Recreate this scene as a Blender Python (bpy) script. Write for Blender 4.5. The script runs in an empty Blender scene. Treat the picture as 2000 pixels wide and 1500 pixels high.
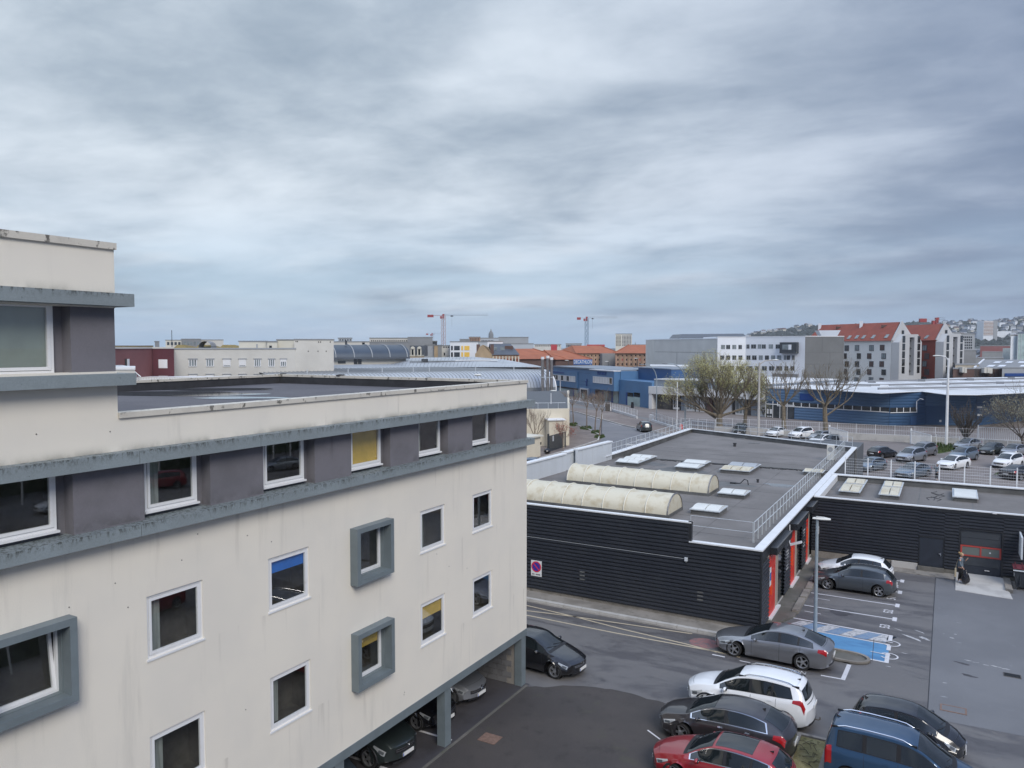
import bpy, bmesh, math, random
from mathutils import Vector, Matrix
import numpy as np
R = math.radians
random.seed(7)
scene = bpy.context.scene
col = scene.collection

# ---------------------------------------------------------------- camera
CAM_H = 13.5
FPX = 1500.0
PITCH = math.atan(74.0 / FPX)
YAW = math.atan(853.0 / 1500.0)
cd = bpy.data.cameras.new('camera')
cam = bpy.data.objects.new('camera', cd)
col.objects.link(cam)
cam.location = (0, 0, CAM_H)
cam.rotation_euler = (math.pi / 2 - PITCH, 0, YAW)
cd.sensor_width = 36.0
cd.lens = 27.0
cd.clip_start = 0.1
cd.clip_end = 9000
scene.camera = cam

# ---------------------------------------------------------------- world: overcast daylight sky
SUN_EL, SUN_AZ = R(38), R(-40)        # azimuth measured from +X towards +Y
world = bpy.data.worlds.new('World')
scene.world = world
world.use_nodes = True

def build_world():
 nt = world.node_tree
 nt.nodes.clear()
 N = nt.nodes.new
 Lk = nt.links.new

 def math_(op, a, b=None, clamp=False):
  n = N('ShaderNodeMath')
  n.operation = op
  n.use_clamp = clamp
  for i, v in enumerate((a, b)):
   if v is None:
    continue
   if isinstance(v, (int, float)):
    n.inputs[i].default_value = v
   else:
    Lk(v, n.inputs[i])
  return n.outputs[0]

 def mix(fac, a, b):
  n = N('ShaderNodeMix')
  n.data_type = 'RGBA'
  if isinstance(fac, (int, float)):
   n.inputs[0].default_value = fac
  else:
   Lk(fac, n.inputs[0])
  for i, v in ((6, a), (7, b)):
   if isinstance(v, tuple):
    n.inputs[i].default_value = (*v, 1)
   else:
    Lk(v, n.inputs[i])
  return n.outputs[2]

 def noise(vec, scale, detail=6, rough=.55, dist=0.0):
  n = N('ShaderNodeTexNoise')
  n.inputs['Scale'].default_value = scale
  n.inputs['Detail'].default_value = detail
  n.inputs['Roughness'].default_value = rough
  n.inputs['Distortion'].default_value = dist
  Lk(vec, n.inputs['Vector'])
  return n.outputs['Fac']

 def ramp(f, lo, hi):
  n = N('ShaderNodeMapRange')
  n.interpolation_type = 'SMOOTHSTEP'
  n.inputs['From Min'].default_value = lo
  n.inputs['From Max'].default_value = hi
  Lk(f, n.inputs['Value'])
  return n.outputs['Result']

 sky = N('ShaderNodeTexSky')
 sky.sky_type = 'NISHITA'
 sky.sun_disc = False
 sky.sun_elevation = SUN_EL
 sky.sun_rotation = math.pi / 2 - SUN_AZ
 sky.air_density = 1.4
 sky.dust_density = 2.0
 skys = N('ShaderNodeVectorMath')
 skys.operation = 'SCALE'
 skys.inputs['Scale'].default_value = 0.10
 Lk(sky.outputs[0], skys.inputs[0])
 tc = N('ShaderNodeTexCoord')
 sep = N('ShaderNodeSeparateXYZ')
 Lk(tc.outputs['Generated'], sep.inputs[0])
 x, y, z = sep.outputs
 zz = math_('MAXIMUM', z, 0.0)
 den = math_('ADD', zz, 0.13)
 cu = math_('DIVIDE', x, den)
 cv = math_('DIVIDE', y, den)
 cb = N('ShaderNodeCombineXYZ')
 Lk(cu, cb.inputs[0])
 Lk(cv, cb.inputs[1])
 # turn the cloud streets so that they run across the view and fall slightly to the right
 mp = N('ShaderNodeMapping')
 mp.inputs['Rotation'].default_value = (0, 0, R(-14))
 mp.inputs['Scale'].default_value = (0.78, 1.0, 1.0)
 Lk(cb.outputs[0], mp.inputs[0])
 mv = mp.outputs[0]
 big = noise(mv, 0.42, 3, .5, .3)
 mid = noise(mv, 1.05, 8, .54, .35)
 fine = noise(mv, 4.6, 8, .62, .3)
 # azimuth term: brighter towards the veiled sun on the left, bluer to the right
 az = math_('ADD', math_('MULTIPLY', x, -0.86), math_('MULTIPLY', y, 0.34))
 s = math_('ADD', math_('MULTIPLY', big, 0.56), math_('MULTIPLY', mid, 0.35))
 s = math_('ADD', s, math_('MULTIPLY', fine, 0.10))
 s = math_('ADD', s, math_('MULTIPLY', math_('SUBTRACT', az, 0.50), 0.13))
 s = math_('ADD', s, math_('MULTIPLY', zz, 0.05))
 lit = ramp(s, 0.425, 0.645)
 dark = (0.250, 0.302, 0.405)
 light = (0.545, 0.605, 0.665)
 warmth = ramp(az, -0.2, 0.95)
 darkc = mix(warmth, (0.108, 0.142, 0.228), (0.190, 0.240, 0.298))
 lightc = mix(warmth, (0.268, 0.315, 0.420), (0.490, 0.540, 0.590))
 cloud = mix(lit, darkc, lightc)
 # pale blue gap low over the horizon
 low = math_('SUBTRACT', 1.0, ramp(z, 0.015, 0.20))
 gap = noise(mv, 0.9, 4, .5, .3)
 gapf = math_('MULTIPLY', low, ramp(gap, 0.30, 0.60), True)
 gapc = mix(warmth, (0.158, 0.222, 0.360), (0.260, 0.380, 0.530))
 gapc2 = mix(0.22, gapc, skys.outputs[0])
 c1 = mix(math_('MULTIPLY', gapf, 0.85), cloud, gapc2)
 hz = math_('SUBTRACT', 1.0, ramp(z, 0.0, 0.06))
 c2 = mix(math_('MULTIPLY', hz, 0.55), c1, mix(warmth, (0.190, 0.262, 0.390), (0.320, 0.432, 0.565)))
 # an overcast sky is brightest overhead
 up = N('ShaderNodeMapRange')
 up.interpolation_type = 'SMOOTHSTEP'
 up.inputs['From Min'].default_value = 0.36
 up.inputs['From Max'].default_value = 1.0
 up.inputs['To Min'].default_value = 1.0
 up.inputs['To Max'].default_value = 3.0
 Lk(z, up.inputs['Value'])
 fin = N('ShaderNodeVectorMath')
 fin.operation = 'SCALE'
 Lk(c2, fin.inputs[0])
 Lk(up.outputs[0], fin.inputs['Scale'])
 bg = N('ShaderNodeBackground')
 bg.inputs['Strength'].default_value = 1.0
 Lk(fin.outputs[0], bg.inputs['Color'])
 out = N('ShaderNodeOutputWorld')
 Lk(bg.outputs[0], out.inputs['Surface'])

build_world()

sd = bpy.data.lights.new('sun', 'SUN')
sd.energy = 1.5
sd.angle = R(28)
sd.color = (1.0, 0.945, 0.86)
sun = bpy.data.objects.new('sun', sd)
col.objects.link(sun)
SD = Vector((math.cos(SUN_EL) * math.cos(SUN_AZ), math.cos(SUN_EL) * math.sin(SUN_AZ), math.sin(SUN_EL)))
sun.rotation_euler = SD.to_track_quat('Z', 'Y').to_euler()

vs = scene.view_settings
vs.view_transform = 'Standard'
vs.look = 'None'
vs.exposure = 0.75
vs.gamma = 1.0
vs.use_curve_mapping = False

# ---------------------------------------------------------------- picture measurements -> places
FW = Vector((-math.sin(YAW) * math.cos(PITCH), math.cos(YAW) * math.cos(PITCH), -math.sin(PITCH)))
RT = Vector((math.cos(YAW), math.sin(YAW), 0))
UP = RT.cross(FW)
FH = Vector((-math.sin(YAW), math.cos(YAW), 0))
EYE = Vector((0, 0, CAM_H))

def ray(px, py):
 return FW * FPX + RT * (px - 1000.0) + UP * (750.0 - py)

def onz(px, py, z=0.0):
 d = ray(px, py)
 return EYE + d * ((z - CAM_H) / d.z)

def at(px, py, dist):
 """point seen at px, py whose distance along the view's horizontal heading is dist"""
 d = ray(px, py)
 return EYE + d * (dist / d.dot(FH))

# ---------------------------------------------------------------- materials
MAT = {}

def mat(name, c, rough=.6, metal=0.0, var=0.0, scale=3.0, stretch=(1, 1, 1), c2=None, bump=0.0, bscale=40.0,
  coat=0.0, spec=.5, lo=.35, hi=.65, fine=0.0, fscale=60.0, objco=False, emit=None, detail=5):
 if name in MAT:
  return MAT[name]
 m = bpy.data.materials.new(name)
 MAT[name] = m
 m.use_nodes = True
 nt = m.node_tree
 b = nt.nodes['Principled BSDF']
 b.inputs['Base Color'].default_value = (*c, 1)
 b.inputs['Roughness'].default_value = rough
 b.inputs['Metallic'].default_value = metal
 b.inputs['Specular IOR Level'].default_value = spec
 b.inputs['Coat Weight'].default_value = coat
 b.inputs['Coat Roughness'].default_value = 0.03
 if emit:
  b.inputs['Emission Color'].default_value = (*emit[0], 1)
  b.inputs['Emission Strength'].default_value = emit[1]
 if var or c2 or bump or fine:
  tc = nt.nodes.new('ShaderNodeTexCoord')
  geo = nt.nodes.new('ShaderNodeNewGeometry')
  src = tc.outputs['Object'] if objco else geo.outputs['Position']
  mp = nt.nodes.new('ShaderNodeMapping')
  mp.inputs['Scale'].default_value = stretch
  nt.links.new(src, mp.inputs[0])
  colout = None
  if var or c2:
   n = nt.nodes.new('ShaderNodeTexNoise')
   n.inputs['Scale'].default_value = scale
   n.inputs['Detail'].default_value = detail
   n.inputs['Roughness'].default_value = .6
   nt.links.new(mp.outputs[0], n.inputs['Vector'])
   r = nt.nodes.new('ShaderNodeMapRange')
   r.inputs['From Min'].default_value = lo
   r.inputs['From Max'].default_value = hi
   nt.links.new(n.outputs['Fac'], r.inputs['Value'])
   mx = nt.nodes.new('ShaderNodeMix')
   mx.data_type = 'RGBA'
   a = c if c2 else tuple(v * (1 - var) for v in c)
   d = c2 if c2 else tuple(min(1, v * (1 + var)) for v in c)
   mx.inputs[6].default_value = (*a, 1)
   mx.inputs[7].default_value = (*d, 1)
   nt.links.new(r.outputs[0], mx.inputs[0])
   colout = mx.outputs[2]
  if fine:
   n = nt.nodes.new('ShaderNodeTexNoise')
   n.inputs['Scale'].default_value = fscale
   n.inputs['Detail'].default_value = 3
   nt.links.new(src, n.inputs['Vector'])
   r = nt.nodes.new('ShaderNodeMapRange')
   r.inputs['From Min'].default_value = .3
   r.inputs['From Max'].default_value = .7
   r.inputs['To Min'].default_value = 1 - fine
   r.inputs['To Max'].default_value = 1 + fine
   nt.links.new(n.outputs['Fac'], r.inputs['Value'])
   vm = nt.nodes.new('ShaderNodeVectorMath')
   vm.operation = 'SCALE'
   if colout is None:
    vm.inputs[0].default_value = c
   else:
    nt.links.new(colout, vm.inputs[0])
   nt.links.new(r.outputs[0], vm.inputs['Scale'])
   colout = vm.outputs[0]
  if colout is not None:
   nt.links.new(colout, b.inputs['Base Color'])
  if bump:
   n = nt.nodes.new('ShaderNodeTexNoise')
   n.inputs['Scale'].default_value = bscale
   n.inputs['Detail'].default_value = 4
   nt.links.new(src, n.inputs['Vector'])
   bp = nt.nodes.new('ShaderNodeBump')
   bp.inputs['Strength'].default_value = bump
   bp.inputs['Distance'].default_value = .02
   nt.links.new(n.outputs['Fac'], bp.inputs['Height'])
   nt.links.new(bp.outputs[0], b.inputs['Normal'])
 return m

def layers(name, base, rough, lay, bump=0.0, bscale=60.0, fine=.12, fscale=45, metal=0.0, spec=.5):
 """base colour with stacked masks: each lay = dict(c, scale, stretch, lo, hi, amt, rough?, zband=(z0, z1, fade)?, dist)"""
 m = bpy.data.materials.new(name)
 MAT[name] = m
 m.use_nodes = True
 nt = m.node_tree
 b = nt.nodes['Principled BSDF']
 b.inputs['Metallic'].default_value = metal
 b.inputs['Specular IOR Level'].default_value = spec
 geo = nt.nodes.new('ShaderNodeNewGeometry')
 pos = geo.outputs['Position']
 sep = nt.nodes.new('ShaderNodeSeparateXYZ')
 nt.links.new(pos, sep.inputs[0])
 rgb = nt.nodes.new('ShaderNodeRGB')
 rgb.outputs[0].default_value = (*base, 1)
 cout = rgb.outputs[0]
 rv = nt.nodes.new('ShaderNodeValue')
 rv.outputs[0].default_value = rough
 rout = rv.outputs[0]
 for k, L in enumerate(lay):
  mp = nt.nodes.new('ShaderNodeMapping')
  mp.inputs['Scale'].default_value = L.get('stretch', (1, 1, 1))
  mp.inputs['Location'].default_value = (k * 13.1 + L.get('off', 0), k * 5.7, k * 3.3)
  mp.inputs['Rotation'].default_value = (0, 0, L.get('rot', 0))
  nt.links.new(pos, mp.inputs[0])
  n = nt.nodes.new('ShaderNodeTexNoise')
  n.inputs['Scale'].default_value = L['scale']
  n.inputs['Detail'].default_value = L.get('detail', 6)
  n.inputs['Roughness'].default_value = L.get('nr', .6)
  n.inputs['Distortion'].default_value = L.get('dist', 0)
  nt.links.new(mp.outputs[0], n.inputs['Vector'])
  r = nt.nodes.new('ShaderNodeMapRange')
  r.interpolation_type = 'SMOOTHSTEP'
  r.inputs['From Min'].default_value = L['lo']
  r.inputs['From Max'].default_value = L['hi']
  r.inputs['To Max'].default_value = L.get('amt', 1)
  nt.links.new(n.outputs['Fac'], r.inputs['Value'])
  f = r.outputs[0]
  if 'zband' in L:
   for zb in (L['zband'] if isinstance(L['zband'], list) else [L['zband']]):
    pass
   acc = None
   for (z0, z1) in (L['zband'] if isinstance(L['zband'], list) else [L['zband']]):
    # 1 at z0 fading to 0 at z1 (z1 may be above or below); nothing on the other side of z0
    q = nt.nodes.new('ShaderNodeMapRange')
    q.inputs['From Min'].default_value = z1
    q.inputs['From Max'].default_value = z0
    nt.links.new(sep.outputs[2], q.inputs['Value'])
    side = nt.nodes.new('ShaderNodeMath')
    side.operation = 'GREATER_THAN' if z1 > z0 else 'LESS_THAN'
    nt.links.new(sep.outputs[2], side.inputs[0])
    side.inputs[1].default_value = z0 - .02 if z1 > z0 else z0 + .02
    pw = nt.nodes.new('ShaderNodeMath')
    pw.operation = 'POWER'
    nt.links.new(q.outputs[0], pw.inputs[0])
    pw.inputs[1].default_value = L.get('zpow', 2)
    ml = nt.nodes.new('ShaderNodeMath')
    ml.operation = 'MULTIPLY'
    nt.links.new(pw.outputs[0], ml.inputs[0])
    nt.links.new(side.outputs[0], ml.inputs[1])
    if acc is None:
     acc = ml.outputs[0]
    else:
     ad = nt.nodes.new('ShaderNodeMath')
     ad.operation = 'MAXIMUM'
     nt.links.new(acc, ad.inputs[0])
     nt.links.new(ml.outputs[0], ad.inputs[1])
     acc = ad.outputs[0]
   ml = nt.nodes.new('ShaderNodeMath')
   ml.operation = 'MULTIPLY'
   nt.links.new(f, ml.inputs[0])
   nt.links.new(acc, ml.inputs[1])
   f = ml.outputs[0]
  mx = nt.nodes.new('ShaderNodeMix')
  mx.data_type = 'RGBA'
  nt.links.new(f, mx.inputs[0])
  nt.links.new(cout, mx.inputs[6])
  mx.inputs[7].default_value = (*L['c'], 1)
  cout = mx.outputs[2]
  if 'rough' in L:
   mr = nt.nodes.new('ShaderNodeMix')
   nt.links.new(f, mr.inputs[0])
   nt.links.new(rout, mr.inputs[2])
   mr.inputs[3].default_value = L['rough']
   rout = mr.outputs[0]
 if fine:
  n = nt.nodes.new('ShaderNodeTexNoise')
  n.inputs['Scale'].default_value = fscale
  n.inputs['Detail'].default_value = 3
  nt.links.new(pos, n.inputs['Vector'])
  r = nt.nodes.new('ShaderNodeMapRange')
  r.inputs['From Min'].default_value = .3
  r.inputs['From Max'].default_value = .7
  r.inputs['To Min'].default_value = 1 - fine
  r.inputs['To Max'].default_value = 1 + fine
  nt.links.new(n.outputs['Fac'], r.inputs['Value'])
  vm = nt.nodes.new('ShaderNodeVectorMath')
  vm.operation = 'SCALE'
  nt.links.new(cout, vm.inputs[0])
  nt.links.new(r.outputs[0], vm.inputs['Scale'])
  cout = vm.outputs[0]
 nt.links.new(cout, b.inputs['Base Color'])
 nt.links.new(rout, b.inputs['Roughness'])
 if bump:
  n = nt.nodes.new('ShaderNodeTexNoise')
  n.inputs['Scale'].default_value = bscale
  n.inputs['Detail'].default_value = 4
  nt.links.new(pos, n.inputs['Vector'])
  bp = nt.nodes.new('ShaderNodeBump')
  bp.inputs['Strength'].default_value = bump
  bp.inputs['Distance'].default_value = .02
  nt.links.new(n.outputs['Fac'], bp.inputs['Height'])
  nt.links.new(bp.outputs[0], b.inputs['Normal'])
 return m

def glass_clear(name, tint=(.93, .95, .95), boost=1.5):
 """window pane you can see into: Fresnel mix of see-through and mirror"""
 m = bpy.data.materials.new(name)
 MAT[name] = m
 m.use_nodes = True
 nt = m.node_tree
 nt.nodes.remove(nt.nodes['Principled BSDF'])
 out = nt.nodes['Material Output']
 fr = nt.nodes.new('ShaderNodeFresnel')
 fr.inputs['IOR'].default_value = boost
 ml = nt.nodes.new('ShaderNodeMath')
 ml.operation = 'MULTIPLY'
 ml.use_clamp = True
 ml.inputs[1].default_value = 2.8
 gn = nt.nodes.new('ShaderNodeNewGeometry')
 inv = nt.nodes.new('ShaderNodeMath')
 inv.operation = 'SUBTRACT'
 inv.inputs[0].default_value = 1.0
 nt.links.new(gn.outputs['Backfacing'], inv.inputs[1])
 m2_ = nt.nodes.new('ShaderNodeMath')
 m2_.operation = 'MULTIPLY'
 nt.links.new(fr.outputs[0], m2_.inputs[0])
 nt.links.new(inv.outputs[0], m2_.inputs[1])
 nt.links.new(m2_.outputs[0], ml.inputs[0])
 tr = nt.nodes.new('ShaderNodeBsdfTransparent')
 tr.inputs['Color'].default_value = (*tint, 1)
 gl = nt.nodes.new('ShaderNodeBsdfGlossy')
 gl.inputs['Roughness'].default_value = 0.012
 mx = nt.nodes.new('ShaderNodeMixShader')
 nt.links.new(ml.outputs[0], mx.inputs[0])
 nt.links.new(tr.outputs[0], mx.inputs[1])
 nt.links.new(gl.outputs[0], mx.inputs[2])
 nt.links.new(mx.outputs[0], out.inputs['Surface'])
 return m

# ---------------------------------------------------------------- mesh building
ORG = {}

def tag(o, label=None, cat=None, group=None, kind=None):
 if label:
  o['label'] = label
 if cat:
  o['category'] = cat
 if group:
  o['group'] = group
 if kind:
  o['kind'] = kind
 return o

def thing(name, label, cat, loc=(0, 0, 0), rotz=0.0, group=None):
 o = bpy.data.objects.new(name, None)
 o.empty_display_size = .3
 col.objects.link(o)
 o.location = loc
 o.rotation_euler = (0, 0, rotz)
 ORG[o.name] = Vector(loc) if rotz == 0 else Vector((0, 0, 0))
 return tag(o, label, cat, group)

class MB:
 def __init__(s):
  s.v = []
  s.f = []

 def quad(s, *p):
  n = len(s.v)
  s.v += [tuple(q) for q in p]
  s.f.append(tuple(range(n, n + len(p))))
  return s

 def box(s, x0, y0, z0, x1, y1, z1):
  if x0 > x1: x0, x1 = x1, x0
  if y0 > y1: y0, y1 = y1, y0
  if z0 > z1: z0, z1 = z1, z0
  n = len(s.v)
  s.v += [(x0, y0, z0), (x1, y0, z0), (x1, y1, z0), (x0, y1, z0), (x0, y0, z1), (x1, y0, z1), (x1, y1, z1), (x0, y1, z1)]
  s.f += [(n, n + 3, n + 2, n + 1), (n + 4, n + 5, n + 6, n + 7), (n, n + 1, n + 5, n + 4), (n + 1, n + 2, n + 6, n + 5),
    (n + 2, n + 3, n + 7, n + 6), (n + 3, n, n + 4, n + 7)]
  return s

 def obox(s, O, U, V, W, u0, u1, v0, v1, w0, w1):
  """box in the frame O + u U + v V + w W"""
  n = len(s.v)
  for (u, v, w) in ((u0, v0, w0), (u1, v0, w0), (u1, v1, w0), (u0, v1, w0), (u0, v0, w1), (u1, v0, w1), (u1, v1, w1), (u0, v1, w1)):
   s.v.append(tuple(O + U * u + V * v + W * w))
  s.f += [(n, n + 3, n + 2, n + 1), (n + 4, n + 5, n + 6, n + 7), (n, n + 1, n + 5, n + 4), (n + 1, n + 2, n + 6, n + 5),
    (n + 2, n + 3, n + 7, n + 6), (n + 3, n, n + 4, n + 7)]
  return s

 def prism(s, poly, z0, z1):
  n = len(s.v)
  k = len(poly)
  s.v += [(p[0], p[1], z0) for p in poly] + [(p[0], p[1], z1) for p in poly]
  s.f.append(tuple(range(n + k - 1, n - 1, -1)))
  s.f.append(tuple(range(n + k, n + 2 * k)))
  for i in range(k):
   j = (i + 1) % k
   s.f.append((n + i, n + j, n + k + j, n + k + i))
  return s

 def extr(s, poly, off):
  """solid from a 3D polygon pushed by off"""
  off = Vector(off)
  n = len(s.v)
  k = len(poly)
  s.v += [tuple(Vector(p)) for p in poly] + [tuple(Vector(p) + off) for p in poly]
  s.f.append(tuple(range(n + k - 1, n - 1, -1)))
  s.f.append(tuple(range(n + k, n + 2 * k)))
  for i in range(k):
   j = (i + 1) % k
   s.f.append((n + i, n + j, n + k + j, n + k + i))
  return s

 def tube(s, pts, rad, n=8, cap=True):
  pts = [Vector(p) for p in pts]
  if isinstance(rad, (int, float)):
   rad = [rad] * len(pts)
  base = len(s.v)
  ref = None
  for i, p in enumerate(pts):
   t = (pts[min(i + 1, len(pts) - 1)] - pts[max(i - 1, 0)])
   if t.length < 1e-9:
    t = Vector((0, 0, 1))
   t.normalize()
   if ref is None:
    ref = t.orthogonal().normalized()
   a = (ref - t * ref.dot(t))
   if a.length < 1e-6:
    a = t.orthogonal()
   a.normalize()
   ref = a
   b = t.cross(a)
   for k in range(n):
    th = 2 * math.pi * k / n
    s.v.append(tuple(p + (a * math.cos(th) + b * math.sin(th)) * rad[i]))
  for i in range(len(pts) - 1):
   for k in range(n):
    j = (k + 1) % n
    s.f.append((base + i * n + k, base + i * n + j, base + (i + 1) * n + j, base + (i + 1) * n + k))
  if cap:
   s.f.append(tuple(base + k for k in range(n - 1, -1, -1)))
   s.f.append(tuple(base + (len(pts) - 1) * n + k for k in range(n)))
  return s

 def lathe(s, O, A, prof, n=16):
  """prof: (axial, radius) pairs about axis A through O"""
  O = Vector(O)
  A = Vector(A).normalized()
  a = A.orthogonal().normalized()
  b = A.cross(a)
  base = len(s.v)
  for (h, r) in prof:
   for k in range(n):
    th = 2 * math.pi * k / n
    s.v.append(tuple(O + A * h + (a * math.cos(th) + b * math.sin(th)) * r))
  for i in range(len(prof) - 1):
   for k in range(n):
    j = (k + 1) % n
    s.f.append((base + i * n + k, base + i * n + j, base + (i + 1) * n + j, base + (i + 1) * n + k))
  return s

 def ball(s, c, r, nu=10, nv=7):
  c = Vector(c)
  if isinstance(r, (int, float)):
   r = (r, r, r)
  base = len(s.v)
  for i in range(nv + 1):
   ph = math.pi * i / nv
   for k in range(nu):
    th = 2 * math.pi * k / nu
    s.v.append((c.x + r[0] * math.sin(ph) * math.cos(th), c.y + r[1] * math.sin(ph) * math.sin(th), c.z + r[2] * math.cos(ph)))
  for i in range(nv):
   for k in range(nu):
    j = (k + 1) % nu
    s.f.append((base + i * nu + k, base + (i + 1) * nu + k, base + (i + 1) * nu + j, base + i * nu + j))
  return s

 def grid(s, P):
  """P: rows of points"""
  n = len(s.v)
  h, w = len(P), len(P[0])
  for r in P:
   s.v += [tuple(p) for p in r]
  for i in range(h - 1):
   for j in range(w - 1):
    s.f.append((n + i * w + j, n + i * w + j + 1, n + (i + 1) * w + j + 1, n + (i + 1) * w + j))
  return s

 def build(s, name, m, parent=None, smooth=False, loc=None, angle=35):
  o0 = Vector((0, 0, 0))
  if parent is not None:
   o0 = ORG.get(parent.name, o0)
  elif loc is not None:
   o0 = Vector(loc)
  me = bpy.data.meshes.new(name)
  me.from_pydata([(p[0] - o0.x, p[1] - o0.y, p[2] - o0.z) for p in s.v], [], s.f)
  if isinstance(m, str):
   m = MAT[m]
  me.materials.append(m)
  if smooth:
   me.polygons.foreach_set('use_smooth', [True] * len(me.polygons))
   try:
    me.set_sharp_from_angle(angle=R(angle))
   except Exception:
    pass
  me.update()
  o = bpy.data.objects.new(name, me)
  col.objects.link(o)
  if parent is not None:
   o.parent = parent
  elif loc is not None:
   o.location = loc
  ORG[o.name] = o0
  return o

def copy_tree(o, parent=None):
 c = o.copy()
 col.objects.link(c)
 if parent is not None:
  c.parent = parent
 ORG[c.name] = ORG.get(o.name, Vector((0, 0, 0)))
 for ch in list(o.children):
  copy_tree(ch, c)
 return c

def structure(name, mb, m, smooth=False):
 return tag(mb.build(name, m, smooth=smooth), kind='structure')

def text_mesh(txt, size, depth, m, name, parent=None, M=None, align='CENTER', sx=1.0, kind=None, space=1.0):
 cu = bpy.data.curves.new('txt', 'FONT')
 cu.body = txt
 cu.size = size
 cu.extrude = depth / 2
 cu.align_x = align
 cu.align_y = 'CENTER'
 cu.space_character = space
 cu.offset = size * .012
 cu.resolution_u = 3
 t = bpy.data.objects.new('txt', cu)
 col.objects.link(t)
 dg = bpy.context.evaluated_depsgraph_get()
 me = bpy.data.meshes.new_from_object(t.evaluated_get(dg))
 bpy.data.objects.remove(t)
 bpy.data.curves.remove(cu)
 me.transform(Matrix.Diagonal((sx, 1, 1, 1)))
 if M is not None:
  me.transform(M)
 if parent is not None:
  me.transform(Matrix.Translation(-ORG.get(parent.name, Vector((0, 0, 0)))))
 me.materials.clear()
 me.materials.append(MAT[m] if isinstance(m, str) else m)
 o = bpy.data.objects.new(name, me)
 col.objects.link(o)
 if parent is not None:
  o.parent = parent
 if kind:
  o['kind'] = kind
 return o

def frameM(O, U, V):
 """matrix taking text x to U, text y to V, origin O"""
 U = Vector(U).normalized()
 V = Vector(V).normalized()
 W = U.cross(V)
 M = Matrix(((U.x, V.x, W.x, O[0]), (U.y, V.y, W.y, O[1]), (U.z, V.z, W.z, O[2]), (0, 0, 0, 1)))
 return M

def inside(poly, x, y):
 c = False
 j = len(poly) - 1
 for i in range(len(poly)):
  xi, yi = poly[i][:2]
  xj, yj = poly[j][:2]
  if (yi > y) != (yj > y) and x < (xj - xi) * (y - yi) / (yj - yi) + xi:
   c = not c
  j = i
 return c
# ---------------------------------------------------------------- material library
layers('render_cream', (.77, .728, .64), .85, [
 dict(c=(.69, .66, .595), scale=.5, lo=.35, hi=.7, amt=.6),
 dict(c=(.50, .48, .43), scale=2.6, stretch=(1, 1, .10), lo=.55, hi=.80, amt=.40),
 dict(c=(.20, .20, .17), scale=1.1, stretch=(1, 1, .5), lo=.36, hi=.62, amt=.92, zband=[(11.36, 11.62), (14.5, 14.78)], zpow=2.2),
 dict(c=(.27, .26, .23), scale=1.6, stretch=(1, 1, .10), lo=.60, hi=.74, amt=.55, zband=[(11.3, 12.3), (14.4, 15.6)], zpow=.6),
 dict(c=(.43, .40, .35), scale=2.5, stretch=(1, 1, .06), lo=.58, hi=.72, amt=.5, zband=[(9.7, 8.2), (6.9, 5.4), (3.9, 2.4)], zpow=.8),
], bump=.25, bscale=120, fine=.05, fscale=70)
layers('panel_mauve', (.172, .166, .184), .8, [
 dict(c=(.130, .128, .140), scale=.8, lo=.4, hi=.7, amt=.8),
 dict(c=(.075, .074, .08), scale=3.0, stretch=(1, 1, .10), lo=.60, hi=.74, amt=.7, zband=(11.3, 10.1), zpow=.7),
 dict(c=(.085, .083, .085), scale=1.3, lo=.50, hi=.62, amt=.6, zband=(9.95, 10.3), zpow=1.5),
], bump=.2, bscale=90, fine=.05)
layers('ledge_bluegrey', (.215, .250, .262), .55, [
 dict(c=(.26, .305, .325), scale=.9, lo=.4, hi=.7, amt=.6),
 dict(c=(.040, .050, .045), scale=13, lo=.615, hi=.66, amt=.9, nr=.8),
 dict(c=(.035, .040, .032), scale=15, stretch=(1, 1, .5), lo=.47, hi=.60, amt=.9, nr=.75, zband=[(11.40, 11.20), (9.90, 9.72), (14.53, 14.38)], zpow=1.6),
 dict(c=(.16, .14, .06), scale=5, lo=.70, hi=.76, amt=.7),
], fine=.08)
mat('surround_bluegrey', (.155, .188, .203), .5, var=.08, scale=2)
layers('coping_cream', (.60, .57, .50), .5, [
 dict(c=(.05, .045, .035), scale=5, stretch=(1, 1, .8), lo=.57, hi=.64, amt=.85),
 dict(c=(.42, .40, .36), scale=1.1, lo=.45, hi=.7, amt=.6)], fine=.05)
layers('pvc_white', (.74, .75, .76), .35, [dict(c=(.60, .58, .54), scale=4, lo=.55, hi=.75, amt=.5)], fine=.02)
mat('room_dark', (.11, .10, .09), .9, var=.4, scale=1.2)
mat('room_curtain', (.34, .35, .32), .9, var=.25, scale=3, stretch=(1, 6, .4))
mat('blind_yellow', (.80, .52, .10), .7, var=.08, scale=3)
mat('blind_blue', (.03, .20, .70), .6, var=.1, scale=3)
mat('curtain_green', (.33, .36, .31), .8, var=.06, scale=3)
glass_clear('pane_glass')
mat('glass_dark', (.012, .015, .017), .05, spec=.9)
mat('glass_far', (.035, .042, .050), .12, spec=.9, var=.5, scale=.45)
mat('glass_far_pale', (.20, .235, .25), .15, spec=.8, var=.3, scale=.6)
mat('glass_green', (.33, .43, .42), .2, spec=.8, var=.2, scale=.4)
layers('roof_bitumen', (.082, .080, .092), .78, [
 dict(c=(.110, .107, .118), scale=.35, lo=.4, hi=.65, amt=.8),
 dict(c=(.06, .058, .068), scale=3, stretch=(.4, 1, 1), lo=.5, hi=.7, amt=.6)], fine=.10, fscale=30, bump=.3)
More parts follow.
